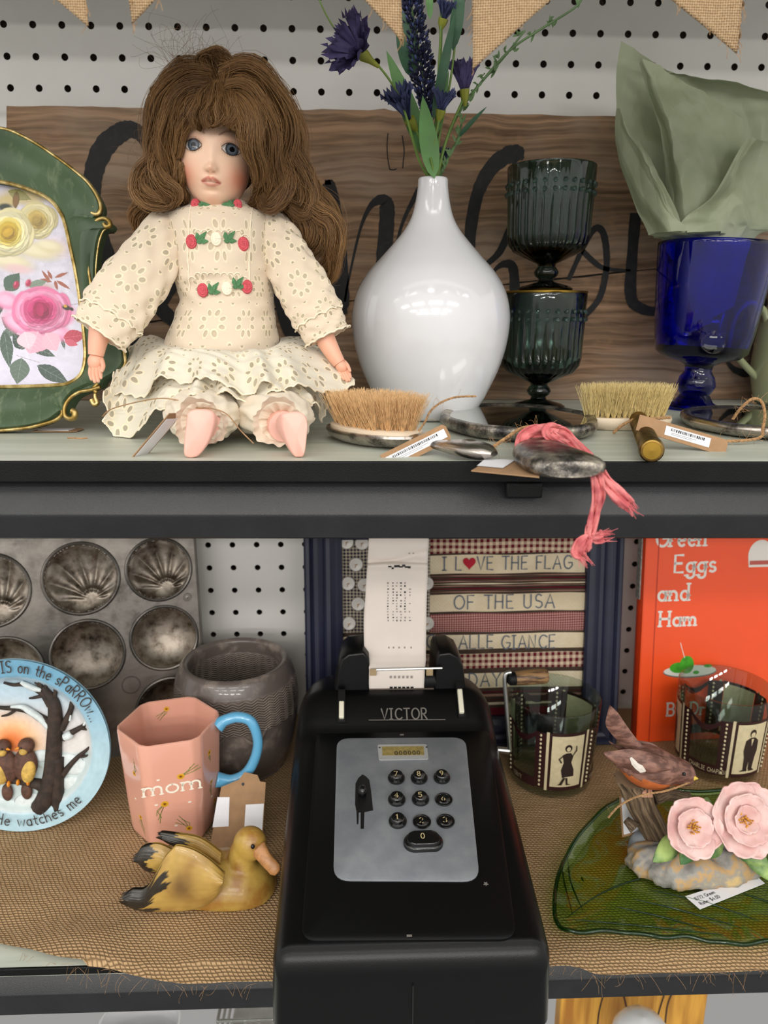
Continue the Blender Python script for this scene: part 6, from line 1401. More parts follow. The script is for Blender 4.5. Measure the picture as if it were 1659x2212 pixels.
M_DUCKB = Mat('painted_duck_body', '#bd9638', .38, Coat_Weight=.15); M_DUCKB.set(Base_Color=mix(noise(70, 4).ss(.40, .68), mix(noise(20, 3).ss(.45, .7), '#b89749', '#a4833d'), '#94662a')).bump(noise(220, 4), .1, .0006); duck.data.materials[0] = M_DUCKB.m
M_BILL = plain('brown_bill', '#b07c4c', .4, var=.2, scale=200)
b0_ = kp(558, 1832, -.010); b1_ = kp(600, 1886, -.022); mb = MB(); q = cr([tuple(b0_), tuple(b0_.lerp(b1_, .35)+Vector((.0008, -.002, -.0005))), tuple(b0_.lerp(b1_, .75)), tuple(b1_)], 5); mb.tube(q, np.interp(np.linspace(0, 1, len(q)), [0, .3, .8, 1], [.0068, .0052, .0050, .0026]), 16, flat=.62, nrm=(0, -1, .25)); mb.build('bill', M_BILL, t, angle=0)
for sx, dy in ((546, -.0145),): mb = MB(); mb.ell(kp(sx, 1829, dy), (.0016, .0013, .0019), None, 0, 14, 10); mb.build('eye', plain('black_bead', '#101216', .08, var=0), t)
def feather(px, top, bot, dyf, tip, dk, seed, name, thick=.0045):
    """a wing slab between upper and lower photo outlines (right to left), black past the ragged line dk"""
    U = cr([kp(a, b, dyf(a)) for a, b in top], 7); D_ = cr([kp(a, b, dyf(a)) for a, b in bot], 7); n = len(U); mb = MB(); g = random.Random(seed); cl = []
    def fn(u, v):
        s = u*(n-1); i = min(int(s), n-2); f = s-i; a = U[i]*(1-f)+U[i+1]*f; b = D_[i]*(1-f)+D_[i+1]*f; p = a*(1-v)+b*v; bul = sin(pi*v)**.7*thick*(1-.5*u)
        rg = (.0010*sin(v*40+seed)+.0007*sin(v*91))*max(0, (u-.86)/.14); return Vector((p[0]+rg*2, p[1]-bul, max(.0006, p[2]+.0002*sin(v*60+u*8))))
    mb.grid(fn, 60, 40); mb.grid(lambda u, v: fn(u, 1-v)+Vector((0, .0022+(sin(pi*v)**.7)*thick*1.2*(1-.5*u), 0)), 60, 40)
    for j in range(2):
        for iv in range(41):
            for iu in range(61):
                u, v = iu/60, iv/40; v = v if j == 0 else 1-v; e = u-dk-.10*sin(v*9+seed)-.05*sin(v*31+seed*2)-.03*sin(v*67); p = fn(u, v); c = bodycol(p); c = lerp(c, np.array(rgb('#4c2f24')), .75*math.exp(-((u-dk*.62)/.10)**2-((v-.55)/.22)**2)) if name == 'near_wing' else c; k = float(sstep(-.012, .012, e)); cl.append(lerp(c, DRK*(1+.5*nz_(p, 300)), k))
    mb.col = np.array(cl); return mb.build(name, M_DUCK, t, angle=0)
feather(0, [(485, 1888), (455, 1860), (420, 1838), (385, 1828), (372, 1835), (352, 1858), (318, 1915), (285, 1922), (266, 1935)], [(483, 1900), (470, 1935), (440, 1958), (400, 1968), (360, 1970), (330, 1970), (305, 1968), (280, 1960), (266, 1944)], lambda a: -.029+(.004 if a < 320 else 0), 0, .60, 1, 'near_wing', .007)
feather(0, [(478, 1842), (440, 1815), (410, 1805), (375, 1800), (350, 1798), (344, 1802)], [(480, 1868), (450, 1850), (425, 1842), (395, 1835), (365, 1822), (346, 1806)], lambda a: -.004, 0, .52, 2, 'far_wing', .005)
feather(0, [(390, 1846), (350, 1826), (325, 1824), (305, 1832), (294, 1852)], [(390, 1880), (350, 1884), (322, 1884), (306, 1874), (296, 1856)], lambda a: -.012, 0, .46, 3, 'tail', .006)
# ---- sparrow plate
pb_ = PZ(14, 1801, ZR); LEAN = .10
PLT = frame(pb_+Vector((0, .004, .0)), (1, .02, 0), (0, LEAN, 1))
def pq(a, b): return PL(a, b, PLT)
ctop = pq(14, 1424)[1]; R = ctop/2; xr_ = pq(238, 1605)[0]; cx0 = xr_-R
t = thing('plate', 'round sky blue plate with relief sparrows on a snowy branch and painted lettering', 'plate'); PLT2 = PLT @ Matrix.Translation((cx0, 0, R)); t.matrix_world = PLT2
def pc_(a, b): x, z = PL(a, b, PLT2); return x, z
# painted ground
S = 260; cv = Canvas(2*S, 2*S, '#a9c8d3'); rr = np.hypot(cv.x-S, cv.y-S)/S; an = np.arctan2(S-cv.y, cv.x-S)
cv.mottle(.06, 30, 3)
cv.blend(sstep(-.2, .9, (S-cv.y)/S)*.75, '#5a9fc4'); cv.blend((rr < .80)*sstep(.82, .74, rr), '#d9d4d2')
inn = sstep(.80, .77, rr); cv.blend(inn*sstep(.6, -.5, (S-cv.y)/S)*.6, '#e2ded8'); cv.blend(inn*sstep(.1, .7, (S-cv.y)/S)*.8, '#a9cbdd')
sx, sy = S-.10*S, S+.00*S
d = np.hypot(cv.x-sx, (cv.y-sy))/S; cv.blend(inn*sstep(.55, .1, d)*.9, '#f3b56c'); cv.blend(inn*sstep(.25, .05, d)*.8, '#e06a2c')
cv.blend(inn*sstep(.02, .06, (cv.y-S)/S-.08-.02*np.sin(cv.x*.05)), '#c6d4d4'); cv.mottle(.07, 7, 5)
cv.blend(inn*sstep(.03, .0, np.abs((cv.y-S)/S-.30-.02*np.sin(cv.x*.1)))*sstep(.02, .1, np.sin(cv.x*.21))*.5, '#7f8f5e')
n1, n2 = 128, 60; mb = MB()
def plate(u, v):
    r = R*v; y = .0065-.0065*sstep(.70, .82, v)*(1)-.002*max(0, (v-.82)/.18)
    return (r*cos(u*2*pi), y, r*sin(u*2*pi))
mb.grid(plate, n1, n2, 0, wu=True); nf = len(mb.v); uv_ = np.array([(p[0]/R*.5+.5, .5-p[2]/R*.5) for p in mb.v]); c1 = cv.sample(uv_[:, 0], uv_[:, 1])
mb.grid(lambda u, v: (R*(1-v)*cos(u*2*pi), lerp(.0015, .010, min(1, v*3)), R*(1-v)*sin(u*2*pi)), n1, 8, 0, wu=True)
mb.col = np.vstack([c1, np.tile(np.array(rgb('#9fc3d2')), (len(mb.v)-nf, 1))])
m = Mat('painted_plate', '#ffffff', .32, Coat_Weight=.25); m.set(Base_Color=attr()).bump(noise(160, 3), .08, .0005); po = mb.build('dish', m.m, t, angle=0)
# lettering on the rim
M_PINK_ = plain('dark_lettering', '#3a332f', .6, var=0); mb = MB()
def arc_text(txt, r, h, a_start, sgn, w, asp):
    a = a_start
    for ch in txt:
        adv, st = GL.get(ch, GL[' '])
        for q in st:
            def place(x, z, a=a): th = a-sgn*x/r; rad = r+sgn*z; return Vector((rad*cos(th), -.0026+.0012*(1-(rad/R))*0, rad*sin(th))), Vector((0, -1, 0))
            ribbon2(mb, [(x*h*asp, z*h) for x, z in q], w, place, 0, .5)
        a -= sgn*(adv+.17)*h*asp/r
    return a
h = 25*M_PX(pb_); W_ = lambda s, asp: sum(GL.get(c, GL[' '])[0]+.17 for c in s)*h*asp
a_end = atan2(pc_(224, 1554)[1], pc_(224, 1554)[0]); s = 'His eye IS on the sPaRRow...'; r1 = R*.862
s = 'His eye IS on the sPaRROw...'
arc_text(s, r1, h, a_end+W_(s, .66)/r1, 1, .0010, .66); mb.build('upper_words', M_PINK_, po, angle=0); mb = MB()
a_end = atan2(pc_(176, 1718)[1], pc_(176, 1718)[0]); s = 'I know He watches me'; r2 = R*.93
arc_text(s, r2, h, a_end-W_(s, .86)/r2, -1, .0010, .86)
mb.build('lower_words', M_PINK_, po, angle=0)
# relief tree, snow and birds
M_TRK = plain('dark_bark', '#33271f', .75, var=.35, scale=160, bump=.6, bscale=400); M_SNOW = plain('glitter_snow', '#d3dcdc', .55, var=.08, scale=300, bump=.5, bscale=500)
def rel(mb, pts, w, lift=.0, m=0):
    q = cr([(*pc_(a, b), c) for (a, b), c in zip(pts, w)], 5); k = M_PX(pb_)/2; mb.tube([(x, .0045-lift, z) for x, z, c in q], [c*k*(1.22 if m == 0 and lift == 0 else 1) for x, z, c in q], 10, m)
mb = MB()
rel(mb, [(78, 1753), (95, 1730), (108, 1680), (112, 1620), (115, 1560), (112, 1525), (100, 1505), (88, 1488)], [30, 34, 32, 28, 26, 22, 16, 10])
rel(mb, [(122, 1753), (118, 1700), (118, 1640)], [22, 26, 26])
rel(mb, [(112, 1590), (105, 1570), (82, 1555), (55, 1540), (30, 1535), (2, 1534), (-40, 1530)], [18, 16, 14, 11, 10, 7, 5])
rel(mb, [(30, 1537), (14, 1548), (-2, 1552)], [6, 5, 3]); rel(mb, [(105, 1528), (90, 1505), (70, 1492), (45, 1483), (24, 1484), (3, 1479)], [14, 12, 9, 8, 6, 4])
rel(mb, [(88, 1500), (82, 1480), (74, 1462)], [9, 7, 4]); rel(mb, [(92, 1500), (95, 1482), (94, 1466)], [8, 6, 3]); rel(mb, [(84, 1490), (70, 1478)], [5, 3]); rel(mb, [(85, 1508), (68, 1512), (58, 1513)], [7, 5, 3])
rel(mb, [(112, 1530), (114, 1505), (120, 1490), (126, 1480)], [10, 8, 6, 4]); rel(mb, [(116, 1505), (112, 1490)], [6, 3])
rel(mb, [(128, 1580), (138, 1562), (148, 1540), (153, 1518), (156, 1500), (160, 1495)], [14, 12, 10, 9, 7, 4]); rel(mb, [(152, 1520), (146, 1500), (142, 1492)], [7, 5, 3]); rel(mb, [(152, 1530), (166, 1518), (175, 1506)], [7, 6, 4]); rel(mb, [(160, 1522), (178, 1522)], [4, 3])
rel(mb, [(132, 1600), (150, 1588), (168, 1578), (182, 1568), (190, 1555), (193, 1538)], [13, 11, 9, 7, 5, 3]); rel(mb, [(170, 1578), (186, 1580), (199, 1575)], [6, 5, 3]); rel(mb, [(184, 1566), (200, 1570)], [4, 3])
rel(mb, [(130, 1680), (146, 1660), (165, 1640), (180, 1628), (197, 1612)], [13, 10, 8, 6, 3]); rel(mb, [(165, 1640), (178, 1640), (187, 1636)], [5, 4, 3]); rel(mb, [(172, 1634), (180, 1638)], [4, 2])
rel(mb, [(100, 1712), (80, 1700), (50, 1694), (20, 1690), (-30, 1686)], [26, 20, 15, 14, 12])
mb.build('relief_tree', M_TRK, t, angle=0)
mb = MB()
for pts, w in [([(20, 1530), (45, 1530), (62, 1540), (84, 1555), (100, 1572), (104, 1580)], [5, 11, 14, 14, 13, 8]), ([(42, 1476), (52, 1482), (70, 1490), (86, 1494)], [7, 11, 12, 8]), ([(136, 1596), (146, 1592), (152, 1588)], [16, 20, 14]), ([(110, 1525), (114, 1540)], [8, 4]), ([(118, 1570), (119, 1578)], [10, 8]), ([(110, 1625), (113, 1634)], [10, 9]), ([(84, 1706), (90, 1712)], [9, 6]), ([(90, 1728), (88, 1745)], [10, 12]), ([(116, 1712), (120, 1728)], [7, 8]), ([(148, 1560), (150, 1548)], [5, 3]), ([(178, 1570), (184, 1558)], [5, 3])]: rel(mb, pts, w, .0016)
for a, b, w in [(20, 1770, 16), (50, 1765, 22), (-10, 1765, 26), (140, 1655, 20), (160, 1665, 18), (86, 1640, 14), (60, 1740, 20), (150, 1700, 16)]: x, z = pc_(a, b); mb.ell((x, .0062, z), (w*.0007, .0018, w*.0004), None, 0, 14, 8)
mb.build('relief_snow', M_SNOW, t, angle=0)
M_BFE = plain('brown_feather', '#56392c', .7, var=.3, scale=250, bump=.5, bscale=500); M_BBR = plain('yellow_breast', '#c9a552', .7, var=.25, scale=200, bump=.4); M_BOR = plain('orange_beak', '#d98a24', .5, var=.1)
for (hx, hy), (bx, by), sg in (((55, 1613), (52, 1655), -1), ((4, 1616), (10, 1658), 1)):
    mb = MB(); k = M_PX(pb_); x, z = pc_(bx, by); mb.ell((x, .0025, z), (26*k, .0058, 38*k), rotm(0, radians(8*-sg), 0), 0, 24, 16); x2, z2 = pc_(bx-10*-sg*-1, by+8); mb.ell((x2, -.0005, z2-.001), (15*k, .0046, 27*k), rotm(0, radians(10*-sg), 0), 1, 20, 12)
    x, z = pc_(hx, hy); mb.ell((x, .0018, z), (17*k, .0058, 17*k), None, 0, 20, 14); mb.ell((x+sg*.001, -.0022, z-.003), (9*k, .0035, 8*k), None, 1, 14, 8)
    mb.tube([(x+sg*10*k*-1*-1*(1 if sg > 0 else 1), -.001, z), (x+sg*20*k, -.0025, z-2*k)], [.0016, .0003], 8, 2)
    xt, zt2 = pc_(bx+2, by+58); mb.ell((xt, .0035, zt2), (12*k, .0028, 20*k), None, 0, 16, 10)
    for f in (-8, 14): xf_, zf_ = pc_(bx+f-4, by+34); mb.ell((xf_, -.001, zf_), (3.5*k, .0025, 7*k), None, 2, 10, 8)
    mb.ell((x+sg*5*k, -.0044, z+2*k), (.0007, .0007, .0007), None, 3, 8, 6)
    mb.build('relief_sparrow', [M_BFE, M_BBR, M_BOR, M_INK], t, angle=0)
# ================================================================== ADDING MACHINE
M_ENA = plain('black_enamel', '#040405', .32, var=.15, scale=20, bump=.10, bscale=1100, Specular_IOR_Level=.32)
M_GLO = plain('glossy_black_plastic', '#060607', .16, var=.1, scale=60, Coat_Weight=.25)
M_SPR2 = Mat('silver_spray_paint', '#7f848a', .5, .35); _n = noise(70, 4); M_SPR2.set(Base_Color=mix(_n.ss(.35, .7), '#80848a', '#8b8f93')).bump(noise(1500, 2), .25, .0004); M_SPR2 = M_SPR2.m
M_STL = plain('bright_steel', '#b9b9b6', .28, 1.0, var=.1); M_IVO = plain('ivory_tab', '#d8d3bf', .4, var=.06); M_LGR = plain('grey_lettering', '#6e6a64', .5, var=.05); M_CRM = plain('cream_numerals', '#b9a77c', .5, var=.05)
XM = .0315; MO = Vector((XM, -.395, ZR))
t = thing('adding_machine', 'old black enamel adding machine with silver keypad panel and a paper roll, mid lower shelf', 'adding machine', MO)
# side profile: (y from the front, height, half width, top corner radius)
ST_ = [(-.0035, .036, .0755, .006), (-.0030, .0465, .0795, .008), (-.0005, .0545, .0822, .010), (.004, .0585, .0838, .012), (.012, .0605, .0846, .013), (.06, .0665, .0852, .013), (.11, .0735, .0858, .014), (.16, .0803, .0860, .015), (.185, .0838, .0860, .016), (.196, .0880, .0860, .018), (.206, .0965, .0856, .020), (.216, .1050, .0850, .022), (.223, .1090, .0844, .023), (.232, .1105, .0836, .024), (.255, .108, .0815, .026), (.278, .098, .078, .028), (.292, .080, .073, .03), (.300, .055, .066, .03)]
SI = cr(ST_, 4)
def sec(s, n=14):
    y, h, w, r = s; w0 = w+.0015; P = [(-w0, .003)]
    for k in range(n+1): a = pi-pi/2*k/n; P.append((-w+r+r*cos(a), h-r+r*sin(a)))
    for k in range(n+1): a = pi/2-pi/2*k/n; P.append((w-r+r*cos(a), h-r+r*sin(a)))
    P.append((w0, .003)); return P
mb = MB(); S0 = [sec(s) for s in SI]; n = len(S0[0]); vs = []
for s, P in zip(SI, S0): vs += [(x, s[0], z) for x, z in P]
f0 = SI[0]; fl_ = [(x*.985, f0[0]-.0004, z) for x, z in S0[0]]
mb.add(vs, [(j*n+i, (j+1)*n+i, (j+1)*n+(i+1) % n, j*n+(i+1) % n) for j in range(len(SI)-1) for i in range(n)]+[tuple(range(n)), tuple((len(SI)-1)*n+i for i in range(n-1, -1, -1))])
body = mb.build('casing', M_ENA, t, angle=35)
mb = MB(); mb.box((0, -.0042, .022), (.0009, .0012, .030)); mb.build('front_seam', plain('dark_groove', '#050505', .7, var=0), body)
for fx in (-.065, .065):
    for fy in (.075, .25): mb = MB(); mb.lathe([(.0001, 0), (.008, 0), (.009, .004), (.0001, .005)], 20, (fx, fy, 0)); mb.build('rubber_foot', M_BLK, t)
# keyboard deck frame: local x right, z up the slope, -y out of the deck
d0 = Vector((XM, MO.y+.012, ZR+.0605)); d1 = Vector((XM, MO.y+.185, ZR+.0838)); DT = frame(d0, (1, 0, 0), d1-d0); MI = Matrix.Translation(-MO)
def dk(a, b): return PL(a, b, DT)
def D3(x, z, lift=0.0): return MI @ (DT @ Vector((x, -lift, z)))
DN = (MI @ DT).to_3x3() @ Vector((0, -1, 0))
def rrect(pts, r, n=6):
    """rounded polygon through photo corners"""
    P = [np.array(dk(*p)) for p in pts]; out = []; N = len(P)
    for i in range(N):
        a, b, c = P[i-1], P[i], P[(i+1) % N]; u = (a-b)/np.linalg.norm(a-b); v = (c-b)/np.linalg.norm(c-b); p0 = b+u*r; p1 = b+v*r
        for k in range(n+1): q = k/n; out.append(tuple((1-q)**2*p0+2*q*(1-q)*b+q*q*p1))
    return out
def plate3(P, l0, l1, mat, name, parent=t, bev=.0004):
    mb = MB(); k = len(P); c = np.mean(np.array(P), 0); vs = []
    for s, l in ((1, l0), (1, l1-bev), (1-bev/.04, l1)): vs += [D3(c[0]+(x-c[0])*s, c[1]+(z-c[1])*s, l) for x, z in P]
    mb.add(vs, [(j*k+i, j*k+(i+1) % k, (j+1)*k+(i+1) % k, (j+1)*k+i) for j in range(2) for i in range(k)]+[tuple(2*k+i for i in range(k))]); return mb.build(name, mat, parent, angle=40)
cov = plate3(rrect([(684, 1580), (1056, 1578), (1116, 2032), (650, 2036)], .010), -.004, .0022, M_ENA, 'cover_plate', bev=.0008)
for p in ((868, 1592), (884, 2027)): a = dk(*p); plate3([(a[0]-.0016, a[1]-.0006), (a[0]+.0016, a[1]-.0006), (a[0]+.0016, a[1]+.0006), (a[0]-.0016, a[1]+.0006)], .0020, .0025, M_LGR, 'retaining_lug', cov)
pan_ = plate3(rrect([(728, 1601), (1005, 1599), (1036, 1911), (720, 1909)], .0115), .0018, .0032, M_SPR2, 'keypad_panel', bev=.0003)
M_BSP = plain('black_overspray', '#09090a', .4, var=0)
slot = [(783, 1680), (774, 1688), (768, 1700), (767, 1745), (770, 1760), (771, 1788), (774, 1788), (775, 1763), (779, 1762), (779, 1798), (786, 1798), (787, 1762), (806, 1758), (802, 1720), (798, 1692), (790, 1684)]
plate3([dk(*p) for p in slot], .0030, .00335, M_BSP, 'lever_slot', pan_, bev=.00005)
a = dk(783, 1722); mb = MB(); c = D3(a[0], a[1], .006); mb.ell(c, (.0032, .0050, .0046), rotm(radians(-60), 0, 0), 0, 20, 14); mb.tube([D3(a[0], a[1]-.002, .002), c], .0022, 10); mb.build('lever', M_GLO, t)
# counter window
plate3(rrect([(815, 1617), (922, 1616), (926, 1648), (818, 1650)], .002), .0028, .0042, plain('pale_bezel', '#a3a4a3', .4, .3, var=.05), 'counter_bezel', pan_)
cw_ = plate3([dk(*p) for p in ((826, 1641), (916, 1640), (915, 1621), (825, 1622))], .0040, .0044, plain('brass_counter', '#8d7d45', .45, .2, var=.2, scale=300), 'counter_window', pan_, bev=.00005)
mb = MB(); o = dk(882, 1640); letters(mb, '000000', lambda x, z: (D3(o[0]+x, o[1]+z, .0046), DN), .0042, .0006, 0, track=.28, asp=.95); mb.build('counter_digits', M_INK, cw_)
for p in ((820, 1624), (921, 1623)): a = dk(*p); mb = MB(); mb.ell(D3(a[0], a[1], .0042), (.0008, .0008, .0006), None, 0, 10, 6); mb.build('screw', M_BSP, pan_)
# keys
TN = (MI @ DT).to_3x3()
for i, (px, py, ch) in enumerate([(856, 1690, '7'), (905, 1690, '8'), (954, 1689, '9'), (857, 1737, '4'), (908, 1736, '5'), (958, 1736, '6'), (859, 1784, '1'), (911, 1784, '2'), (962, 1783, '3')]):
    low = ch in '623'; a = dk(px, py); Tk = MI @ DT @ Matrix.Translation((a[0], 0, a[1])) @ Matrix.Rotation(radians(90), 4, 'X')
    hh = .0052 if low else .0085; tl = (TN @ Vector((0, 0, 1)))*(0)
    mb = MB(); mb.lathe([(.0001, .003), (.0063, .0032), (.0066, .0042), (.0064, .0052 if not low else .0046), (.0052, .0060 if not low else .0048), (.0050, hh-.0006), (.0044, hh), (.0030, hh-.0004), (.0001, hh-.0007)], 32); mb.xf(Tk); ky = mb.build('number_key', M_GLO, t)
    mb = MB(); letters(mb, ch, lambda x, z: (D3(a[0]+x, a[1]+z-.0022, hh), DN), .0046, .00065, 0, thick=.4)
    if low: ribbon2(mb, [(-.0006, -.0025), (.0002, .0026)], .0009, lambda x, z: (D3(a[0]+x, a[1]+z, hh), DN), 1, .5)
    mb.build('numeral', [M_CRM, M_BSP], ky)
a = dk(914, 1830); Tk = MI @ DT @ Matrix.Translation((a[0], 0, a[1])) @ Matrix.Rotation(radians(90), 4, 'X'); mb = MB()
def stad(hx, hy, n=24):
    P = []
    for k in range(n): q = 2*pi*k/n; P.append((math.copysign(hx-hy, cos(q))+hy*cos(q), hy*sin(q)))
    return P
out_ = stad(.0138, .0078); prof = [(1, .003), (1, .0052), (.93, .0064), (.84, .0068), (.82, .0088), (.76, .0094)]; vs = [(x*s, y*s, z) for s, z in prof for x, y in out_]; k = 24
mb.add(vs, [(j*k+i, j*k+(i+1) % k, (j+1)*k+(i+1) % k, (j+1)*k+i) for j in range(len(prof)-1) for i in range(k)]+[tuple((len(prof)-1)*k+i for i in range(k))]); mb.xf(Tk); ky = mb.build('zero_key', M_GLO, t)
mb = MB(); letters(mb, '0', lambda x, z: (D3(a[0]+x, a[1]+z-.0016, .0096), DN), .0046, .00065, 0, thick=.3); mb.build('numeral', M_CRM, ky)
a = dk(1049, 1915); mb = MB(); P = [(a[0]+(.0018 if j % 2 else .0008)*sin(j*pi/5), a[1]+(.0018 if j % 2 else .0008)*cos(j*pi/5)) for j in range(10)]; plate3(P, .0020, .0026, M_LGR, 'star_mark', cov, bev=.00005)
# maker's name panel
v0 = MO+Vector((0, .1915, .0860)); v1 = MO+Vector((0, .2185, .1068)); VT = frame(v0, (1, 0, 0), v1-v0)
def V3(x, z, l=.0): return MI @ (VT @ Vector((x, -l, z)))
VN = (MI @ VT).to_3x3() @ Vector((0, -1, 0)); o = PL(876, 1556, VT); o2 = PL(876, 1531, VT); mb = MB(); hL = (o2[1]-o[1])
letters(mb, 'VICTOR', lambda x, z: (V3(o[0]+x, o[1]+z, .0024), VN), hL*.92, .0011, 0, track=.20, asp=.0465/hL/5.75, thick=.4)
ribbon2(mb, [PL(797, 1558, VT), PL(961, 1557, VT)], .0006, lambda x, z: (V3(x, z, .0024), VN), 0, .4); mb.build('nameplate_lettering', M_LGR, body)
for (a, b, c_, d_, e) in ((738, 1520, 738, 1556, 0), (993, 1494, 995, 1545, 1)):
    P0, P1 = PL(a, b-28, VT), PL(c_, d_+6, VT); mb = MB(); cx, cz = (P0[0]+P1[0])/2, (P0[1]+P1[1])/2; Rv = (MI @ VT).to_3x3()
    mb.box(V3(cx, cz, .0012), (.0062, .003, abs(P0[1]-P1[1])), R=Rv); mb.build('slot', M_BSP, t, smooth=False)
    P0, P1 = PL(a, b, VT), PL(c_, d_, VT); mb = MB(); mb.box(V3((P0[0]+P1[0])/2, (P0[1]+P1[1])/2, .0042), (.0042, .004, abs(P0[1]-P1[1])), R=Rv); mb.build('ivory_tab', M_IVO, t, bevel=.0008)
# paper carriage: two cheeks, a trough and platen
def mp_(px, py, Y): return PY(px, py, Y)-MO
Yc = -.168
for nm, pts in (('l', [(716, 1530), (722, 1492), (729, 1450), (737, 1424), (752, 1412), (786, 1408), (797, 1420), (800, 1450), (799, 1500), (799, 1530)]), ('r', [(937, 1530), (937, 1500), (940, 1450), (942, 1424), (948, 1411), (972, 1408), (990, 1418), (1001, 1440), (1008, 1490), (1014, 1530)])):
    P = [tuple(mp_(a, b, Yc)) for a, b in pts]; mb = MB(); n = len(P); vs = []
    for f, dy, dz in ((.94, -.0, 0), (1, .0025, 0), (1, .035, 0), (.98, .052, -.006), (.9, .060, -.016)):
        c = np.mean(np.array(P), 0); vs += [(c[0]+(p[0]-c[0])*f, p[1]+dy, c[2]+(p[2]-c[2])*f+dz) for p in P]
    mb.add(vs, [(j*n+i, j*n+(i+1) % n, (j+1)*n+(i+1) % n, (j+1)*n+i) for j in range(4) for i in range(n)]+[tuple(range(n-1, -1, -1)), tuple(4*n+i for i in range(n))]); mb.build('carriage_cheek', M_ENA, t, angle=50, bevel=.0012)
a = mp_(797, 1503, Yc-.002); b = mp_(938, 1490, Yc-.002); mb = MB(); mb.box(((a.x+b.x)/2, a.y+.004, (a.z+b.z)/2), (b.x-a.x, .006, (b.z-a.z)+.002)); mb.build('paper_trough', plain('worn_bronze', '#4a4138', .4, .6, var=.2), t, bevel=.0006)
pl_ = mp_(868, 1467, Yc+.010); mb = MB(); mb.tube([(pl_.x-.028, pl_.y, pl_.z), (pl_.x+.030, pl_.y, pl_.z)], .0100, 28); mb.build('platen', M_BLK, t, angle=50)
b0, b1 = mp_(801, 1447, Yc-.003), mp_(955, 1443, Yc-.003); mb = MB(); mb.tube([b0, b1], .0011, 8); mb.build('paper_bail', M_STL, t)
for px in (806, 928): mb = MB(); c = mp_(px, 1452, Yc-.0035); mb.box(c, (.0058, .0012, .0062)); mb.build('bail_finger', plain('tan_clip', '#a08a68', .5, var=.1), t, bevel=.0003)
# ---- printed paper strip (lifts out of the machine)
M_PAP = plain('receipt_paper', '#d9cfc6', .7, var=.03, scale=30)
PP = [(1492, 798, 916, .0005), (1480, 797, 916, -.0008), (1462, 797, 917, -.0012), (1444, 797, 918, -.0002), (1425, 793, 920, .006), (1400, 787, 920, .012), (1340, 786, 921, .018), (1290, 789, 922, .022), (1240, 792, 924, .024), (1222, 794, 924, .0225), (1210, 794, 924, .027), (1180, 796, 926, .026), (1120, 798, 926, .030), (1060, 800, 927, .034)]
o = PY(858, 1492, Yc); pt = thing('paper_strip', 'curling strip of printed paper rising from the adding machine', 'paper', o); QP = cr([np.array((*PY(l, y, Yc+d), *PY(r, y, Yc+d))) for y, l, r, d in PP], 6)
def pap(u, v):
    s = v*(len(QP)-1); i = min(int(s), len(QP)-2); q = QP[i]*(1-(s-i))+QP[i+1]*(s-i); p = Vector(q[:3]).lerp(Vector(q[3:]), u)-o; k = sstep(.45, .62, v)
    return p+Vector((0, .0012*sin(u*pi)*k+.0020*k*math.exp(-((v-.72-u*.10)/.02)**2)-.0014*k*math.exp(-((v-.80+u*.04)/.025)**2), 0))
mb = MB(); mb.grid(pap, 20, 110); pe = mb.build('paper', M_PAP, pt, angle=0, solid=.00015)
mb = MB()
pyv = [PP[0][0]-0]; ysamp = np.array([proj_y for proj_y in np.interp(np.linspace(0, 1, 200), np.linspace(0, 1, len(PP)), [p[0] for p in PP])])
def pmark(px, py, w, h, m=0):
    v = float(np.interp(-py, -ysamp, np.linspace(0, 1, 200))); i = np.interp(-py, [-p[0] for p in PP], range(len(PP))); l = np.interp(i, range(len(PP)), [p[1] for p in PP]); r = np.interp(i, range(len(PP)), [p[2] for p in PP]); u = (px-l)/(r-l)
    c = pap(u, v)+Vector((0, -.0005, 0)); tz = (pap(u, min(1, v+.01))-pap(u, max(0, v-.01))).normalized(); k = M_PX(c+o); tx = Vector((1, 0, 0))
    mb.add([c-tx*w*k/2-tz*h*k/2, c+tx*w*k/2-tz*h*k/2, c+tx*w*k/2+tz*h*k/2, c-tx*w*k/2+tz*h*k/2], [(0, 1, 2, 3)], m)
for j, y in enumerate(range(1262, 1342, 6)):
    for i, x in enumerate((838, 849, 857, 866, 875, 885)):
        if random.random() < (.95 if i < 5 else .6): pmark(x+random.uniform(-.7, .7), y, random.uniform(2, 4.2), random.uniform(2, 4), random.choice([0, 1, 1]))
for x in range(842, 888, 6): pmark(x, 1228+random.uniform(-3, 3)-(x-842)*.08, random.uniform(4, 8), random.uniform(3, 6), 0)
for x in (840, 850, 862, 874, 888): pmark(x, 1398, 3, 4, 1)
for x in range(844, 892, 9): pmark(x, 1462, 5, 6, 1); pmark(x+1, 1484, 6.5, 5.5, 0)
for x in (884, 893): pmark(x, 1193, 3, 3, 1)
mb.build('printed_figures', [M_INK, plain('faded_ink', '#8f8680', .7, var=0)], pe, smooth=False)
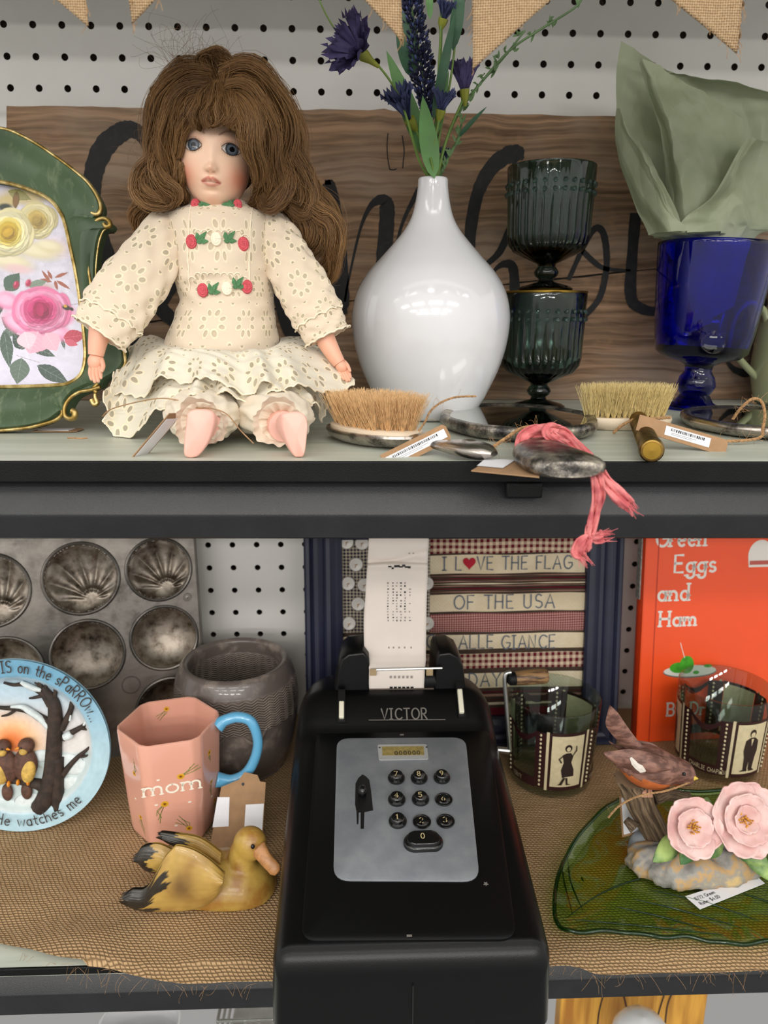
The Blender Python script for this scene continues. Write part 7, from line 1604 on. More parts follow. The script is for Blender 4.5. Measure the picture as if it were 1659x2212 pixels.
# ---- crank
mb = MB(); q = [mp_(a, b, -.205) for a, b in ((1101, 1622), (1098, 1580), (1094, 1520), (1091, 1480), (1091, 1462), (1095, 1454), (1104, 1452))]
ck = MB(); ck.tube(cr([tuple(v) for v in q], 5), .0019, 10); c1 = mp_(1101, 1622, -.205); ck.tube([c1, (c1.x-.010, c1.y+.002, c1.z)], .0028, 10); ck.build('crank_arm', M_STL, t, angle=60)
m = Mat('worn_wood_grip', '#6b4d30', .5); tc = coords('Object'); st = noise(1, 5, co=vec(tc[0]*60, tc[1]*500, tc[2]*500)); m.set(Base_Color=mix(st.ss(.35, .65), '#3d2a1c', '#8d6b45')); a, b = mp_(1097, 1467, -.205), mp_(1181, 1459, -.200); d = b-a; L = d.length
T_ = d.to_track_quat('Z', 'Y').to_matrix().to_4x4(); T_.translation = a; mb = MB(); mb.lathe([(.0001, 0), (.0042, .0002), (.0052, .0015), (.0056, .006)], 24, m=1); mb.lathe([(.0056, .006), (.0062, .014), (.0066, L-.004), (.0063, L-.001), (.0054, L), (.0001, L)], 24, m=0); mb.xf(T_); mb.build('crank_handle', [m.m, M_BLK], t, angle=50)
# ================================================================== FRAMED FLAG SAMPLER, BOOK, TUMBLERS
M_NVY = plain('navy_painted_wood', '#1d2036', .5, var=.15, scale=30, bump=.15)
fo = PZ(1300, 1600, ZR); FT2 = frame(fo+Vector((0, .0, .0)), (1, .015, 0), (0, .12, 1))
def fq(a, b): return PL(a, b, FT2)
t = thing('framed_sampler', 'navy framed patchwork flag sampler with stitched words and white buttons behind the adding machine', 'framed sampler'); t.matrix_world = FT2
xl, xr = fq(659, 1300)[0], fq(1336, 1300)[0]; xil, xir = fq(740, 1300)[0], fq(1262, 1300)[0]; zb2, zt2 = 0.0, fq(1000, 1085)[1]; zib, zit = fq(1000, 1545)[1], zt2-(xr-xir)
def rail(p0, p1, i0, i1, name):
    """moulded rail between the outer edge p0-p1 and the inner edge i0-i1, mitred"""
    pf = [(0, .0), (0, -.010), (.06, -.0125), (.14, -.0125), (.20, -.0100), (.26, -.0128), (.36, -.0140), (.46, -.0128), (.52, -.0104), (.58, -.0122), (.68, -.0122), (.76, -.0095), (.84, -.0088), (.94, -.0080), (1, -.0060), (1, 0)]
    mb = MB(); vs = []
    for f, y in pf: vs += [(lerp(p0[0], i0[0], f), y, lerp(p0[1], i0[1], f)), (lerp(p1[0], i1[0], f), y, lerp(p1[1], i1[1], f))]
    mb.add(vs, [(2*k, 2*k+1, 2*k+3, 2*k+2) for k in range(len(pf)-1)]+[tuple(range(0, 2*len(pf), 2)), tuple(range(2*len(pf)-1, 0, -2))]); return mb.build(name, M_NVY, t, angle=30)
O4 = [(xl, zb2), (xr, zb2), (xr, zt2), (xl, zt2)]; I4 = [(xil, zib), (xir, zib), (xir, zit), (xil, zit)]
for k in range(4): rail(O4[k], O4[(k+1) % 4], I4[k], I4[(k+1) % 4], 'frame_rail')
mb = MB(); mb.box(((xl+xr)/2, .001, (zb2+zt2)/2), (xr-xl-.002, .003, zt2-zb2-.002)); mb.build('backing', M_BACK, t, smooth=False)
def weave(name, c1, c2, px_=None, kind='plain', seed=0):
    m = Mat(name, c1, .95, Specular_IOR_Level=.1); u, v, _ = coords('UV'); fine = ((u*1600).sn()*(v*1600).sn())
    if kind == 'check':
        a = (u/px_).fr().gt(.5); b = (v/px_).fr().gt(.5); k = (a+b)*.5; col = mix(k, c1, c2)
    else: col = mix(noise(30, 3, co=vec(u, v)).ss(.35, .7), c1, c2)
    m.set(Base_Color=col).bump(fine+noise(300, 3, co=vec(u, v)), .3, .0006); return m.m
C_CRM = weave('cream_muslin', '#c9b99c', '#d6c8ae'); C_GNG = weave('red_gingham', '#5c1722', '#cdb79e', .0062, 'check'); C_GNS = weave('fine_red_check', '#6a1f2c', '#b08a80', .0024, 'check'); C_NVC = weave('navy_check', '#16182a', '#a79d8c', .0034, 'check'); C_RED = weave('barn_red_cloth', '#541520', '#63202a'); C_PNK_ = weave('dusty_stripe', '#8d6a5c', '#a08072'); C_TAN = weave('tan_muslin', '#b7a48b', '#c2b098')
def patch(x0, x1, y0, y1, mat, name, lift=.001, wob=True):
    a, b = fq(x0, y1), fq(x1, y0); mb = MB()
    mb.grid(lambda u, v: (lerp(a[0], b[0], u), -lift-.0005*sin(pi*v)-.0003*sin(u*23+v*3), lerp(a[1], b[1], v)+.0004*sin(u*11+v*5)), 40, 6, uvs=lambda u, v: (lerp(a[0], b[0], u), lerp(a[1], b[1], v))); return mb.build(name, mat, t, angle=0)
xs0, xs1 = 738, 1264
patch(928, xs1, 1120, 1196, C_GNG, 'gingham_stripe'); p1 = patch(928, xs1, 1195, 1240, C_CRM, 'cream_stripe')
for a, b, mt in ((1239, 1245, C_PNK_), (1245, 1252, C_RED), (1252, 1256, C_PNK_), (1256, 1263, C_CRM), (1262, 1266, C_PNK_), (1266, 1274, C_RED), (1273, 1280, C_PNK_)): patch(928, xs1, a, b, mt, 'ticking_stripe')
p2 = patch(928, xs1, 1279, 1322, C_CRM, 'cream_stripe'); patch(928, xs1, 1321, 1366, C_GNS, 'checked_stripe'); p3 = patch(xs0, xs1, 1365, 1407, C_CRM, 'cream_stripe'); patch(xs0, xs1, 1406, 1449, C_GNG, 'gingham_stripe'); p4 = patch(xs0, xs1, 1448, 1492, C_CRM, 'cream_stripe')
for a, b, mt in ((1491, 1500, C_RED), (1499, 1506, C_PNK_), (1505, 1518, C_RED), (1517, 1524, C_CRM), (1523, 1552, C_RED)): patch(xs0, xs1, a, b, mt, 'ticking_stripe')
fld = patch(xs0, 929, 1120, 1367, C_NVC, 'navy_field', .0016)
M_STI = plain('slate_stitching', '#5f6672', .9, var=.15, scale=400, bump=.4)
def stitch(txt, xc_, yb, yt, W_, par):
    o = fq(xc_, yb); h = fq(xc_, yt)[1]-o[1]; k = M_PX(FT2 @ Vector((o[0], 0, o[1]))); st, w = strokes(txt, h, .2); mb = MB()
    letters(mb, txt, lambda x, z: ((o[0]+x, -.0019, o[1]+z), (0, -1, 0)), h, .0014, 0, track=.2, asp=W_*k/w, jit=.012, thick=.3); mb.build('stitched_words', M_STI, par, angle=0)
stitch('I L  VE THE FLAG', 1098, 1229, 1201, 286, p1); stitch('OF THE USA', 1092, 1313, 1284, 224, p2); stitch('I PLEDGE', 885, 1399, 1371, 166, p3); stitch('ALLE', 1031, 1399, 1371, 80, p3); stitch('GIANCE', 1143, 1399, 1371, 122, p3); stitch('EVERY DAY', 985, 1482, 1454, 205, p4)
c = fq(1013, 1215); k = M_PX(FT2 @ Vector((c[0], 0, c[1]))); hp = []
for j in range(40): a = 2*pi*j/40; hp.append((c[0]+.85*k*16*sin(a)**3, c[1]+.92*k*(13*cos(a)-5*cos(2*a)-2*cos(3*a)-cos(4*a))))
mb = MB(); mb.prism(hp, .002, f=lambda x, y, z: (x, y-.0030, z)); mb.build('felt_heart', plain('red_felt', '#a3122a', .9, var=.1), p1, bevel=.0004)
M_BTN = plain('white_button', '#c9c5bf', .35, var=.04)
for bx, by in ((782, 1172), (749, 1170), (769, 1218), (752, 1259), (787, 1262), (774, 1303), (754, 1345), (921, 1259), (922, 1345), (840, 1190), (880, 1230), (850, 1290), (890, 1330), (820, 1340)):
    a = fq(bx, by); mb = MB(); rb = 15*k; mb.lathe([(.0001, .0022), (rb*.55, .0020), (rb*.7, .0026), (rb*.9, .0026), (rb, .0016), (rb, .0004)], 24, T=rotm(radians(90), 0, 0)); mb.v = [(x+a[0], y-.0018, z+a[1]) for x, y, z in mb.v]; bt = mb.build('button', M_BTN, fld)
    mb = MB(); mb.tube([(a[0]-.0014, -.0046, a[1]-.0004), (a[0]+.0014, -.0046, a[1]+.0004)], .0004, 5); mb.tube([(a[0], -.0046, a[1]), (a[0]-.0012, -.0050, a[1]-.003)], .0003, 5); mb.build('thread', M_TWN, bt)

# ---- orange picture book
bo_ = PZ(1373, 1603, ZR); BT = frame(bo_+Vector((0, 0, .0)), (1, .05, 0), (.0, .10, 1))
def bq(a, b): return PL(a, b, BT)
M_ORG = plain('orange_book_cloth', '#f0501a', .38, var=.05, scale=8, Coat_Weight=.2); M_PGS = plain('page_block', '#d8d0c0', .8, var=.08, scale=400); M_TXT = plain('white_lettering', '#e2ddd6', .5, var=0); M_SPN = plain('darker_orange_spine', '#b5330f', .45, var=.08)
bw = .168; bh = bq(1381, 1090)[1]; t = thing('picture_book', 'bright orange hardback picture book standing behind the right-hand tumbler', 'book'); t.matrix_world = BT
mb = MB(); mb.box((bw/2, 0, bh/2), (bw, .0024, bh)); cvr = mb.build('front_cover', M_ORG, t, bevel=.0006)
mb = MB(); mb.box((bw/2, .0125, bh/2), (bw, .0024, bh)); mb.build('back_cover', M_ORG, t, bevel=.0006)
mb = MB(); mb.box((bw/2, .0063, bh/2), (bw-.008, .0100, bh-.006)); mb.build('pages', M_PGS, t, smooth=False)
mb = MB(); mb.grid(lambda u, v: (.0015-.0035*sin(u*pi), -.0010+u*.0147, v*bh), 10, 2); sp = mb.build('spine', M_SPN, t, angle=0, solid=.001)
mb = MB(); mb.box((-.0022, .0063, bh*.74), (.0012, .0085, bh*.26)); mb.build('spine_panel', plain('grey_spine_picture', '#8a8680', .5, var=.4, scale=300), sp, smooth=False)
mb = MB(); mb.box((.0135, -.00115, bh/2), (.0012, .0004, bh)); mb.build('hinge_groove', M_SPN, cvr, smooth=False)
mb = MB(); kb = M_PX(BT @ Vector((.05, 0, .1)))
for txt, x0, x1, yb, yt in (('Green', 1416, 1530, 1180, 1142), ('Eggs', 1456, 1551, 1236, 1199), ('and', 1421, 1494, 1297, 1262), ('Ham', 1424, 1508, 1352, 1321), ('By Dr. S', 1440, 1566, 1545, 1518)):
    mb = MB(); o = bq(x0, yb); h = bq(x0, yt)[1]-o[1]; st, w = strokes(txt, h, .16); W_ = bq(x1, yb)[0]-o[0]; big = 1 if txt[0] != 'B' else .75
    letters(mb, txt, lambda x, z: ((o[0]+x, -.00125, o[1]+z), (0, -1, 0)), h, .0026*big, 0, track=.16, asp=W_/w, center=False, serif=.12*big, thick=.03)
    mb.build('title_word', M_TXT, cvr, angle=0)
o = bq(1640, 1224); mb2 = MB(); rw = 28*kb; P = [(-rw*.9, 0), (rw*.9, 0)]+[(rw*cos(a), .012+rw*1.2*sin(a)) for a in np.linspace(-.2, pi+.2, 20)]; mb2.prism([(o[0]+x, o[1]+z) for x, z in P], .0002, f=lambda x, y, z: (x, y-.0014, z)); lg = mb2.build('white_badge', M_TXT, cvr, smooth=False)
mb2 = MB(); mb2.box((o[0], -.00155, o[1]+.0045), (rw*1.7, .0002, .0042)); mb2.build('badge_band', plain('faded_red', '#b8554a', .5, var=0), lg, smooth=False)
# plain plate of green food printed on the cover
mb = MB(); a = bq(1489, 1448); M_PGR = plain('printed_green', '#3f9a1c', .45, var=.25, scale=120)
def dsc(cx, cz, rx, rz, m, l): mb.add([(cx+rx*cos(q)*kb, -.00125-l, cz+rz*sin(q)*kb) for q in np.linspace(0, 2*pi, 36, endpoint=False)], [tuple(range(36))], m)
dsc(a[0], a[1]-.0010, 60, 14, 2, .00002); dsc(a[0], a[1], 59, 13, 0, .00005)
for dx, dz, rx, rz in ((-26, 8, 20, 12), (-8, 14, 16, 20), (40, 10, 9, 4), (14, -4, 7, 4)): dsc(a[0]+dx*kb, a[1]+dz*kb, rx, rz, 1, .0001+.00002*(rx % 3))
ribbon2(mb, [(a[0]-14*kb, a[1]+30*kb), (a[0]-25*kb, a[1]+64*kb)], .0007, lambda x, z: ((x, -.0014, z), (0, -1, 0)), 0, .05)
mb.build('printed_plate', [M_TXT, M_PGR, plain('printed_shadow_grey', '#6d6a68', .5, var=0)], cvr, smooth=False)

# ---- film strip tumblers
M_CLR = thinglass('clear_glass', '#e9efec', 1.45, .02); M_FBR = plain('maroon_film_print', '#2c1214', .4, var=.1); M_FCR = plain('cream_film_print', '#c9bb98', .45, var=.06, scale=200); M_FBK = plain('sepia_print', '#2a1c1a', .5, var=.2, scale=500)
def tumbler(c, label, r0, r1, Hg, ang, fig, txt):
    t = thing('tumbler', label, 'glass', c, (0, 0, 0), 'printed film strip tumblers')
    def rad(z): return lerp(r0, r1, min(1, max(0, (z-.006)/(Hg-.006))))
    mb = MB(); mb.lathe([(.0001, .0004), (r0*.85, .0004), (r0*.96, .002), (r0, .006), (r1, Hg-.001), (r1-.0006, Hg), (r1-.0014, Hg), (r1-.002, Hg-.001), (r0-.0022, .014), (r0*.8, .0105), (.0001, .010)], 72); gl = mb.build('glass_body', M_CLR, t, angle=60)
    mb = MB(); E = .00035
    def pt(a, z, e=E): r = rad(z)+e; th = ang+a; return Vector((r*sin(th), -r*cos(th), z))
    def strip(a0, a1, z0, z1, m, e=E):
        n = max(2, int(abs(a1-a0)/.09)); 
        z0f = z0 if callable(z0) else (lambda a: z0); z1f = z1 if callable(z1) else (lambda a: z1)
        mb.grid(lambda u, v: pt(lerp(a0, a1, u), lerp(z0f(lerp(a0, a1, u)), z1f(lerp(a0, a1, u)), v), e), n, 3, m)
    for k in range(3):
        b = k*2*pi/3; zt, zb = Hg*.80, Hg*.14
        strip(b-.72, b-.37, zb, zt, 0); strip(b+.37, b+.72, zb, zt, 0); strip(b-.38, b+.38, zb-.001, zb+.003, 0); strip(b-.38, b+.38, zt-.002, zt+.001, 0); strip(b-.36, b+.36, zb+.003, zt-.002, 1, E*1.4)
        for s in (-1, 1):
            strip(b+s*.45-.03, b+s*.45+.03, zb-.0015, zt+.0015, 1, E*1.6)
            for j in range(13):
                z = lerp(zb+.003, zt-.003, j/12); q = b+s*.60; mb.ell(pt(q, z, E), (.0011, .0011, .0013), None, 1, 8, 6)
        # joining bands: bottom lettered band and sagging upper band
        strip(b+.70, b+2*pi/3-.70, zb-.001, zb+.009, 0)
        strip(b+.70, b+2*pi/3-.70, lambda a, b=b: zt-.004-.010*sin((a-b-.70)/.70*pi), lambda a, b=b: zt+.0-.008*sin((a-b-.70)/.70*pi), 0)
        # standing figure
        zc = zb+.006; k_ = (zt-zb)*.86
        for i_, (m_, P) in enumerate(fig):
            Q_ = [pt(b+x*k_/rad(.04), zc+z*k_, E*2+.00012*(1+i_)) for x, z in P]; mb.add(Q_, [tuple(range(len(Q_)))], m_)
        a = b+.72; st, w = strokes(txt, .0042, .2)
        for q in st: ribbon2(mb, [(x, z) for x, z in q], .0005, lambda x, z, a=a: (pt(a-w/r0-.12+x/r0 if False else a+.03+x/r0*.62, zb+.0015+z, E*1.6), pt(a, zb, E).normalized()), 1, .1)
    mb.build('film_strip_print', [M_FBR, M_FCR, M_FBK], gl, angle=0); return t
def ellp(cx, cz, rx, rz, n=14): return [(cx+rx*cos(a), cz+rz*sin(a)) for a in np.linspace(0, 2*pi, n, endpoint=False)]
lady = [(2, [(-.10, .62), (-.03, .66), (.05, .66), (.10, .58), (.07, .46), (.13, .30), (.14, .16), (-.08, .14), (-.11, .30), (-.07, .46)]), (2, ellp(0, .76, .065, .075)), (1, ellp(.0, .745, .036, .045)), (2, [(-.09, .62), (-.17, .54), (-.12, .45), (-.10, .47), (-.14, .54), (-.08, .60)]), (2, [(.09, .60), (.16, .70), (.15, .80), (.13, .80), (.135, .71), (.07, .60)]), (2, [(-.06, .15), (-.12, .02), (-.16, -.01), (-.08, -.01), (-.02, .14)]), (2, [(.02, .14), (.03, .02), (.09, -.01), (.0, -.01), (-.02, .14)])]
gent = [(2, [(-.12, .66), (-.04, .72), (.06, .72), (.14, .64), (.15, .42), (.12, .28), (.10, .04), (.01, .04), (.0, .24), (-.02, .04), (-.10, .04), (-.11, .30), (-.14, .44)]), (2, ellp(0, .81, .062, .085)), (1, ellp(0, .785, .043, .055)), (1, [(-.025, .70), (.025, .70), (.0, .54)]), (2, [(-.10, .04), (-.17, .0), (-.02, .0), (-.02, .05)]), (2, [(.02, .05), (.02, .0), (.15, .0), (.10, .05)])]
g1 = Vector((.1815, -.137, ZR)); a1 = .10
tumbler(g1, 'clear tumbler printed with a lady in a dark dress inside a maroon film strip', .0385, .0425, .0865, a1, lady, 'VERNY')
g2c = (PZ(1570, 1700, ZR)); g2 = Vector((PZ(1578, 1690, ZR).x, g2c.y+.037, ZR))
tumbler(g2, 'clear tumbler printed with a man in a dark suit, in front of the orange book', .0385, .0425, .0865, .22, gent, 'CHARLIE CHAPLIN')
# ================================================================== GREEN GLASS DISH AND ROBIN FIGURINE
M_GDI = thinglass('olive_green_glass', '#dcf0c4', 1.5, .03); M_GDE = thinglass('deep_green_glass', '#7fb478', 1.5, .03)
dz = .0035; do = PZ(1480, 1890, ZR+.0018); t = thing('leaf_dish', 'green leaf-shaped glass dish with a thick rim under the robin figurine', 'dish', do)
def gq(a, b, z=0.0): p = PZ(a, b, ZR+.0018+z)-do; return (p.x, p.y)
ol = cr([gq(*p, .006) for p in ((1198, 1985), (1199, 1930), (1212, 1880), (1240, 1825), (1280, 1775), (1320, 1742), (1360, 1722), (1420, 1712), (1500, 1714), (1600, 1712), (1700, 1725), (1790, 1770), (1830, 1850), (1830, 1930), (1790, 2010), (1720, 2048), (1660, 2040), (1600, 2046), (1540, 2040), (1480, 2030), (1420, 2030), (1350, 2020), (1290, 2018), (1240, 2020), (1210, 2008))], 8, True); n = len(ol); cc = np.mean(np.array(ol), 0)
mb = MB(); vs = []
pr = [(.0, .0022), (.55, .0022), (.86, .0024), (.94, .0048), (.985, .0085), (1.0, .0092), (1.008, .0086), (.995, .0066), (.945, .0026), (.90, .0004), (.6, .0003), (.0, .0003)]
for s, z in pr: vs += [(cc[0]+(p[0]-cc[0])*s, cc[1]+(p[1]-cc[1])*s, z+.0006*sin(i*.55)*(s > .93)) for i, p in enumerate(ol)]
mb.add(vs, [(j*n+i, j*n+(i+1) % n, (j+1)*n+(i+1) % n, (j+1)*n+i) for j in range(len(pr)-1) for i in range(n)]); mb.build('dish', M_GDI, t, angle=60)
mb = MB(); mb.tube([(cc[0]+(p[0]-cc[0])*1.0, cc[1]+(p[1]-cc[1])*1.0, .0086+.0006*sin(i*.55)) for i, p in enumerate(ol)]+[(ol[0][0], ol[0][1], .0086)], .0016, 10, cap=False); mb.build('rim', M_GDE, t)
mb = MB(); hub = (1190, 1995)
for A in ([(1222, 1990), (1300, 1935), (1400, 1900), (1560, 1880), (1700, 1872)], [(1330, 1965), (1420, 1985), (1530, 2014)], [(1365, 1948), (1460, 1970), (1600, 2010)], [(1400, 1928), (1520, 1955), (1640, 1996)], [(1600, 1935), (1640, 1948), (1690, 1968)], [(1212, 1865), (1218, 1910), (1236, 1980)], [(1225, 1850), (1232, 1910), (1258, 1972)], [(1255, 1900), (1260, 1910)], [(1230, 1992), (1400, 2008), (1560, 2026)]):
    q = cr([(*gq(a, b), .0026) for a, b in A], 8); mb.tube(q, [.0002+.0006*sin(pi*k/(len(q)-1)) for k in range(len(q))], 6)
mb.build('leaf_vein', M_GDE, t, angle=60)
# ---- robin on a stump with pink blossoms
ZD = ZR+.0044; bo2 = PZ(1480, 1905, ZD); YB2 = -.262
t = thing('robin_figurine', 'porcelain robin on a stump with two pink blossoms, set on the green glass dish', 'figurine', bo2)
def bp(px, py, dy=0): return PY(px, py, YB2+dy)-bo2
m = Mat('bisque_rock', '#8d857a', .6); _n = noise(42, 5, .6); m.set(Base_Color=ramp(_n, [(.32, '#6f6d6a'), (.45, '#94908a'), (.52, '#b8935f'), (.60, '#8f8b84'), (.70, '#c4a876')])).bump(noise(150, 4), .4, .001); M_RCK = m.m
mb = MB(); bl = [gq(*p) for p in ((1352, 1872), (1368, 1896), (1400, 1912), (1440, 1930), (1480, 1934), (1540, 1930), (1590, 1925), (1635, 1908), (1650, 1890), (1640, 1868), (1600, 1850), (1540, 1838), (1460, 1828), (1400, 1822), (1362, 1840))]; q = np.array(cr([(a+do.x-bo2.x, b+do.y-bo2.y) for a, b in bl], 6, True)); n = len(q); c = q.mean(0); vs = []
for s, z in ((.9, .0003), (.98, .0012), (1.0, .005), (.97, .010), (.88, .015), (.7, .0185), (.45, .020), (.01, .020)):
    for i, p in enumerate(q): w = 1+.035*sin(i*.9+z*300)+.02*sin(i*2.3); vs.append((c[0]+(p[0]-c[0])*s*w, c[1]+(p[1]-c[1])*s*w, z*(1+.12*sin(i*.5))))
mb.add(vs, [(j*n+i, j*n+(i+1) % n, (j+1)*n+(i+1) % n, (j+1)*n+i) for j in range(7) for i in range(n)]); mb.build('rocky_base', M_RCK, t, angle=0)
mb = MB(); c = bp(1392, 1826, .012); mb.ell(c, (.013, .009, .013), rotm(0, radians(20), 0), 0, 24, 16); M_STN = plain('grey_stone', '#808489', .6, var=.15, scale=120, bump=.3); mb.build('boulder', M_STN, t, angle=0); mb = MB(); c = bp(1540, 1850, .0); mb.ell(c, (.016, .010, .008), None, 0, 24, 14); mb.build('boulder', M_STN, t, angle=0)
m = Mat('stump_bark', '#6b5a48', .7); u, v, _ = coords('UV'); st = noise(1, 5, co=vec(u*26, v*3)); m.set(Base_Color=mix(st.ss(.35, .66), '#453527', '#8b755c')).bump(st, .8, .0025); M_STP = m.m
SP = [(1432, 1850, .014), (1420, 1812, .012), (1400, 1770, .010), (1382, 1735, .010), (1372, 1700, .010), (1362, 1682, .010)]; q = cr([tuple(bp(*p)) for p in SP], 6); mb = MB(); N = len(q)
def stump(u, v):
    i = min(int(v*(N-1)), N-2); f = v*(N-1)-i; p = q[i]*(1-f)+q[i+1]*f; r = lerp(.0105, .0125, v)*(1+.08*sin(u*2*pi*7+v*3)+.05*sin(u*2*pi*13)); return (p[0]+r*cos(u*2*pi), p[1]+r*sin(u*2*pi), p[2])
mb.grid(stump, 48, 30, wu=True); mb.add([stump(i/48, 1) for i in range(48)], [tuple(range(48))]); mb.tube([bp(1415, 1722, .010), bp(1440, 1714, .012), bp(1480, 1722, .014), bp(1492, 1718, .014)], [.006, .0055, .004, .003], 12); mb.tube([bp(1372, 1790, .0), bp(1352, 1770, .006)], [.005, .003], 10); mb.build('stump', M_STP, t, angle=0)
# robin
m = Mat('robin_brown', '#6e4a3c', .6); _n = noise(120, 4); tc = coords('Object'); st = noise(1, 4, co=vec(tc[0]*90, tc[1]*260, tc[2]*260)); m.set(Base_Color=mix(st.ss(.36, .66), '#57382e', '#8a6355')).bump(st, .35, .0012); M_RBN = m.m
M_RBO = plain('robin_orange', '#b8612f', .6, var=.15, scale=180, bump=.3)
DY = .004; rb = [(1330, 1644, .004, 9), (1345, 1642, .009, 22), (1368, 1648, .013, 38), (1395, 1655, .0155, 45), (1425, 1662, .0155, 42), (1450, 1664, .0125, 30), (1470, 1668, .0115, 27), (1486, 1672, .0095, 22), (1497, 1676, .005, 11), (1500, 1677, .0008, 2)]
def rloft(st, sx=1.0, n=28):
    S_ = cr(st, 5); mb = MB(); vs = []
    for px, py, d, h in S_:
        c = bp(px, py, DY); hh = h*M_PX(bo2+c)
        for i in range(n): a = 2*pi*i/n; vs.append((c.x+sin(a)*hh*.25, c.y-cos(a)*d, c.z+sin(a)*hh))
    k = len(S_); mb.add(vs, [(j*n+i, j*n+(i+1) % n, (j+1)*n+(i+1) % n, (j+1)*n+i) for j in range(k-1) for i in range(n)]+[tuple(range(n-1, -1, -1)), tuple((k-1)*n+i for i in range(n))]); return mb
bd = rloft(rb)
for fi, f in enumerate(bd.f):
    cz = sum(bd.v[i][2] for i in f)/len(f); cx = sum(bd.v[i][0] for i in f)/len(f); zl = bp(1400, 1668, DY).z+(cx-bp(1400, 1668, DY).x)*-.22
    if cz < zl and cx < bp(1462, 1670, DY).x: bd.mi[fi] = 1
bd.build('bird_body', [M_RBN, M_RBO], t, angle=0)
def fan(U, D_, name, dyf, th, m):
    U = cr([tuple(bp(a, b, d)) for a, b, d in U], 6); D_ = cr([tuple(bp(a, b, d)) for a, b, d in D_], 6); n = min(len(U), len(D_)); mb = MB()
    def fn(u, v, s=1): i = min(int(u*(n-1)), n-2); f = u*(n-1)-i; p = (U[i]*(1-f)+U[i+1]*f)*(1-v)+(D_[i]*(1-f)+D_[i+1]*f)*v; return Vector((p[0], p[1]-s*th*sin(pi*v)**.8*(1-.6*u), p[2]))
    mb.grid(fn, 30, 14); mb.grid(lambda u, v: fn(u, 1-v, -.6), 30, 14); return mb.build(name, m, t, angle=0)
fan([(1440, 1640, -.009), (1400, 1625, -.010), (1360, 1618, -.009), (1325, 1622, -.006), (1304, 1624, -.004)], [(1445, 1663, -.012), (1410, 1671, -.014), (1365, 1664, -.011), (1328, 1650, -.007), (1305, 1632, -.004)], 'wing', 0, .0045, M_RBN)
fan([(1395, 1618, .004), (1372, 1592, .004), (1350, 1562, .003), (1335, 1540, .002), (1319, 1524, .001)], [(1362, 1628, .004), (1340, 1606, .004), (1318, 1582, .003), (1308, 1562, .002), (1316, 1526, .001)], 'tail', 0, .0030, M_RBN)
fan([(1440, 1630, .012), (1410, 1606, .014), (1370, 1600, .014), (1340, 1610, .012), (1315, 1600, .010)], [(1440, 1650, .014), (1410, 1640, .016), (1370, 1630, .016), (1340, 1622, .014), (1316, 1604, .010)], 'far_wing', 0, .003, M_RBN)
mb = MB(); c = bp(1376, 1652, -.0125)
for j in range(9): a = bp(1362+j*1.2, 1636+j*1.5, -.0130); b = bp(1376+j*2.2, 1664-abs(j-4)*1.5+j, -.0150); mb.tube([a, a.lerp(b, .5)+Vector((0, -.0006, 0)), b], [.0010, .0025, .0008], 6)
mb.build('white_wing_patch', plain('white_feather_paint', '#ddd5ca', .6, var=.05), t)
mb = MB(); a, b = bp(1490, 1679, -.002), bp(1508, 1682, -.005); mb.tube([a, a.lerp(b, .5), b], [.0030, .0022, .0004], 12); mb.build('beak', plain('yellow_beak', '#cdb347', .4, var=.05), t); mb = MB(); mb.ell(bp(1478, 1672, -.0075), (.0014, .0012, .0014), None, 0, 12, 8); mb.build('eye', M_INK, t)
mb = MB()
for px in (1392, 1404):
    for k in (-3, 0, 3): mb.tube([bp(px, 1700, .002), bp(px+k*.5, 1712, -.002), bp(px+k*1.4, 1722, -.003)], [.0014, .0012, .0008], 8)
mb.build('feet', plain('pink_bird_feet', '#b98a72', .5, var=.05), t)
# blossoms
m = Mat('pale_pink_petal', '#e5c3bd', .5, Subsurface_Weight=.1, Subsurface_Scale=.003); m.set(Base_Color=mix(noise(60, 3).ss(.35, .7), '#e0c0ba', '#cfa19c')); M_PET = m.m; M_STA = plain('ochre_stamen', '#c48a34', .6, var=.25, scale=500)
def petal(mb, c, e1, e2, nn, ang, L, W, tilt, cup, seed):
    d = e1*cos(ang)+e2*sin(ang); s = nn.cross(d); d2 = d*cos(tilt)+nn*sin(tilt); up = s.cross(d2)*-1 if False else nn*cos(tilt)-d*sin(tilt); g = random.Random(seed); w1 = g.uniform(0, 6)
    def fn(u, v):
        e = u*2-1; w = W*(sin(pi*min(.93, v*.80+.10))**.75); notch = 1-.05*math.exp(-(e/.22)**2)*(v > .8)-.05*e*e*v
        return c+d2*(L*v*notch)+s*(e*w)+up*(cup*L*(v*v*.8+e*e*.35)+.0008*sin(e*3+w1)*v)
    mb.grid(fn, 14, 12)
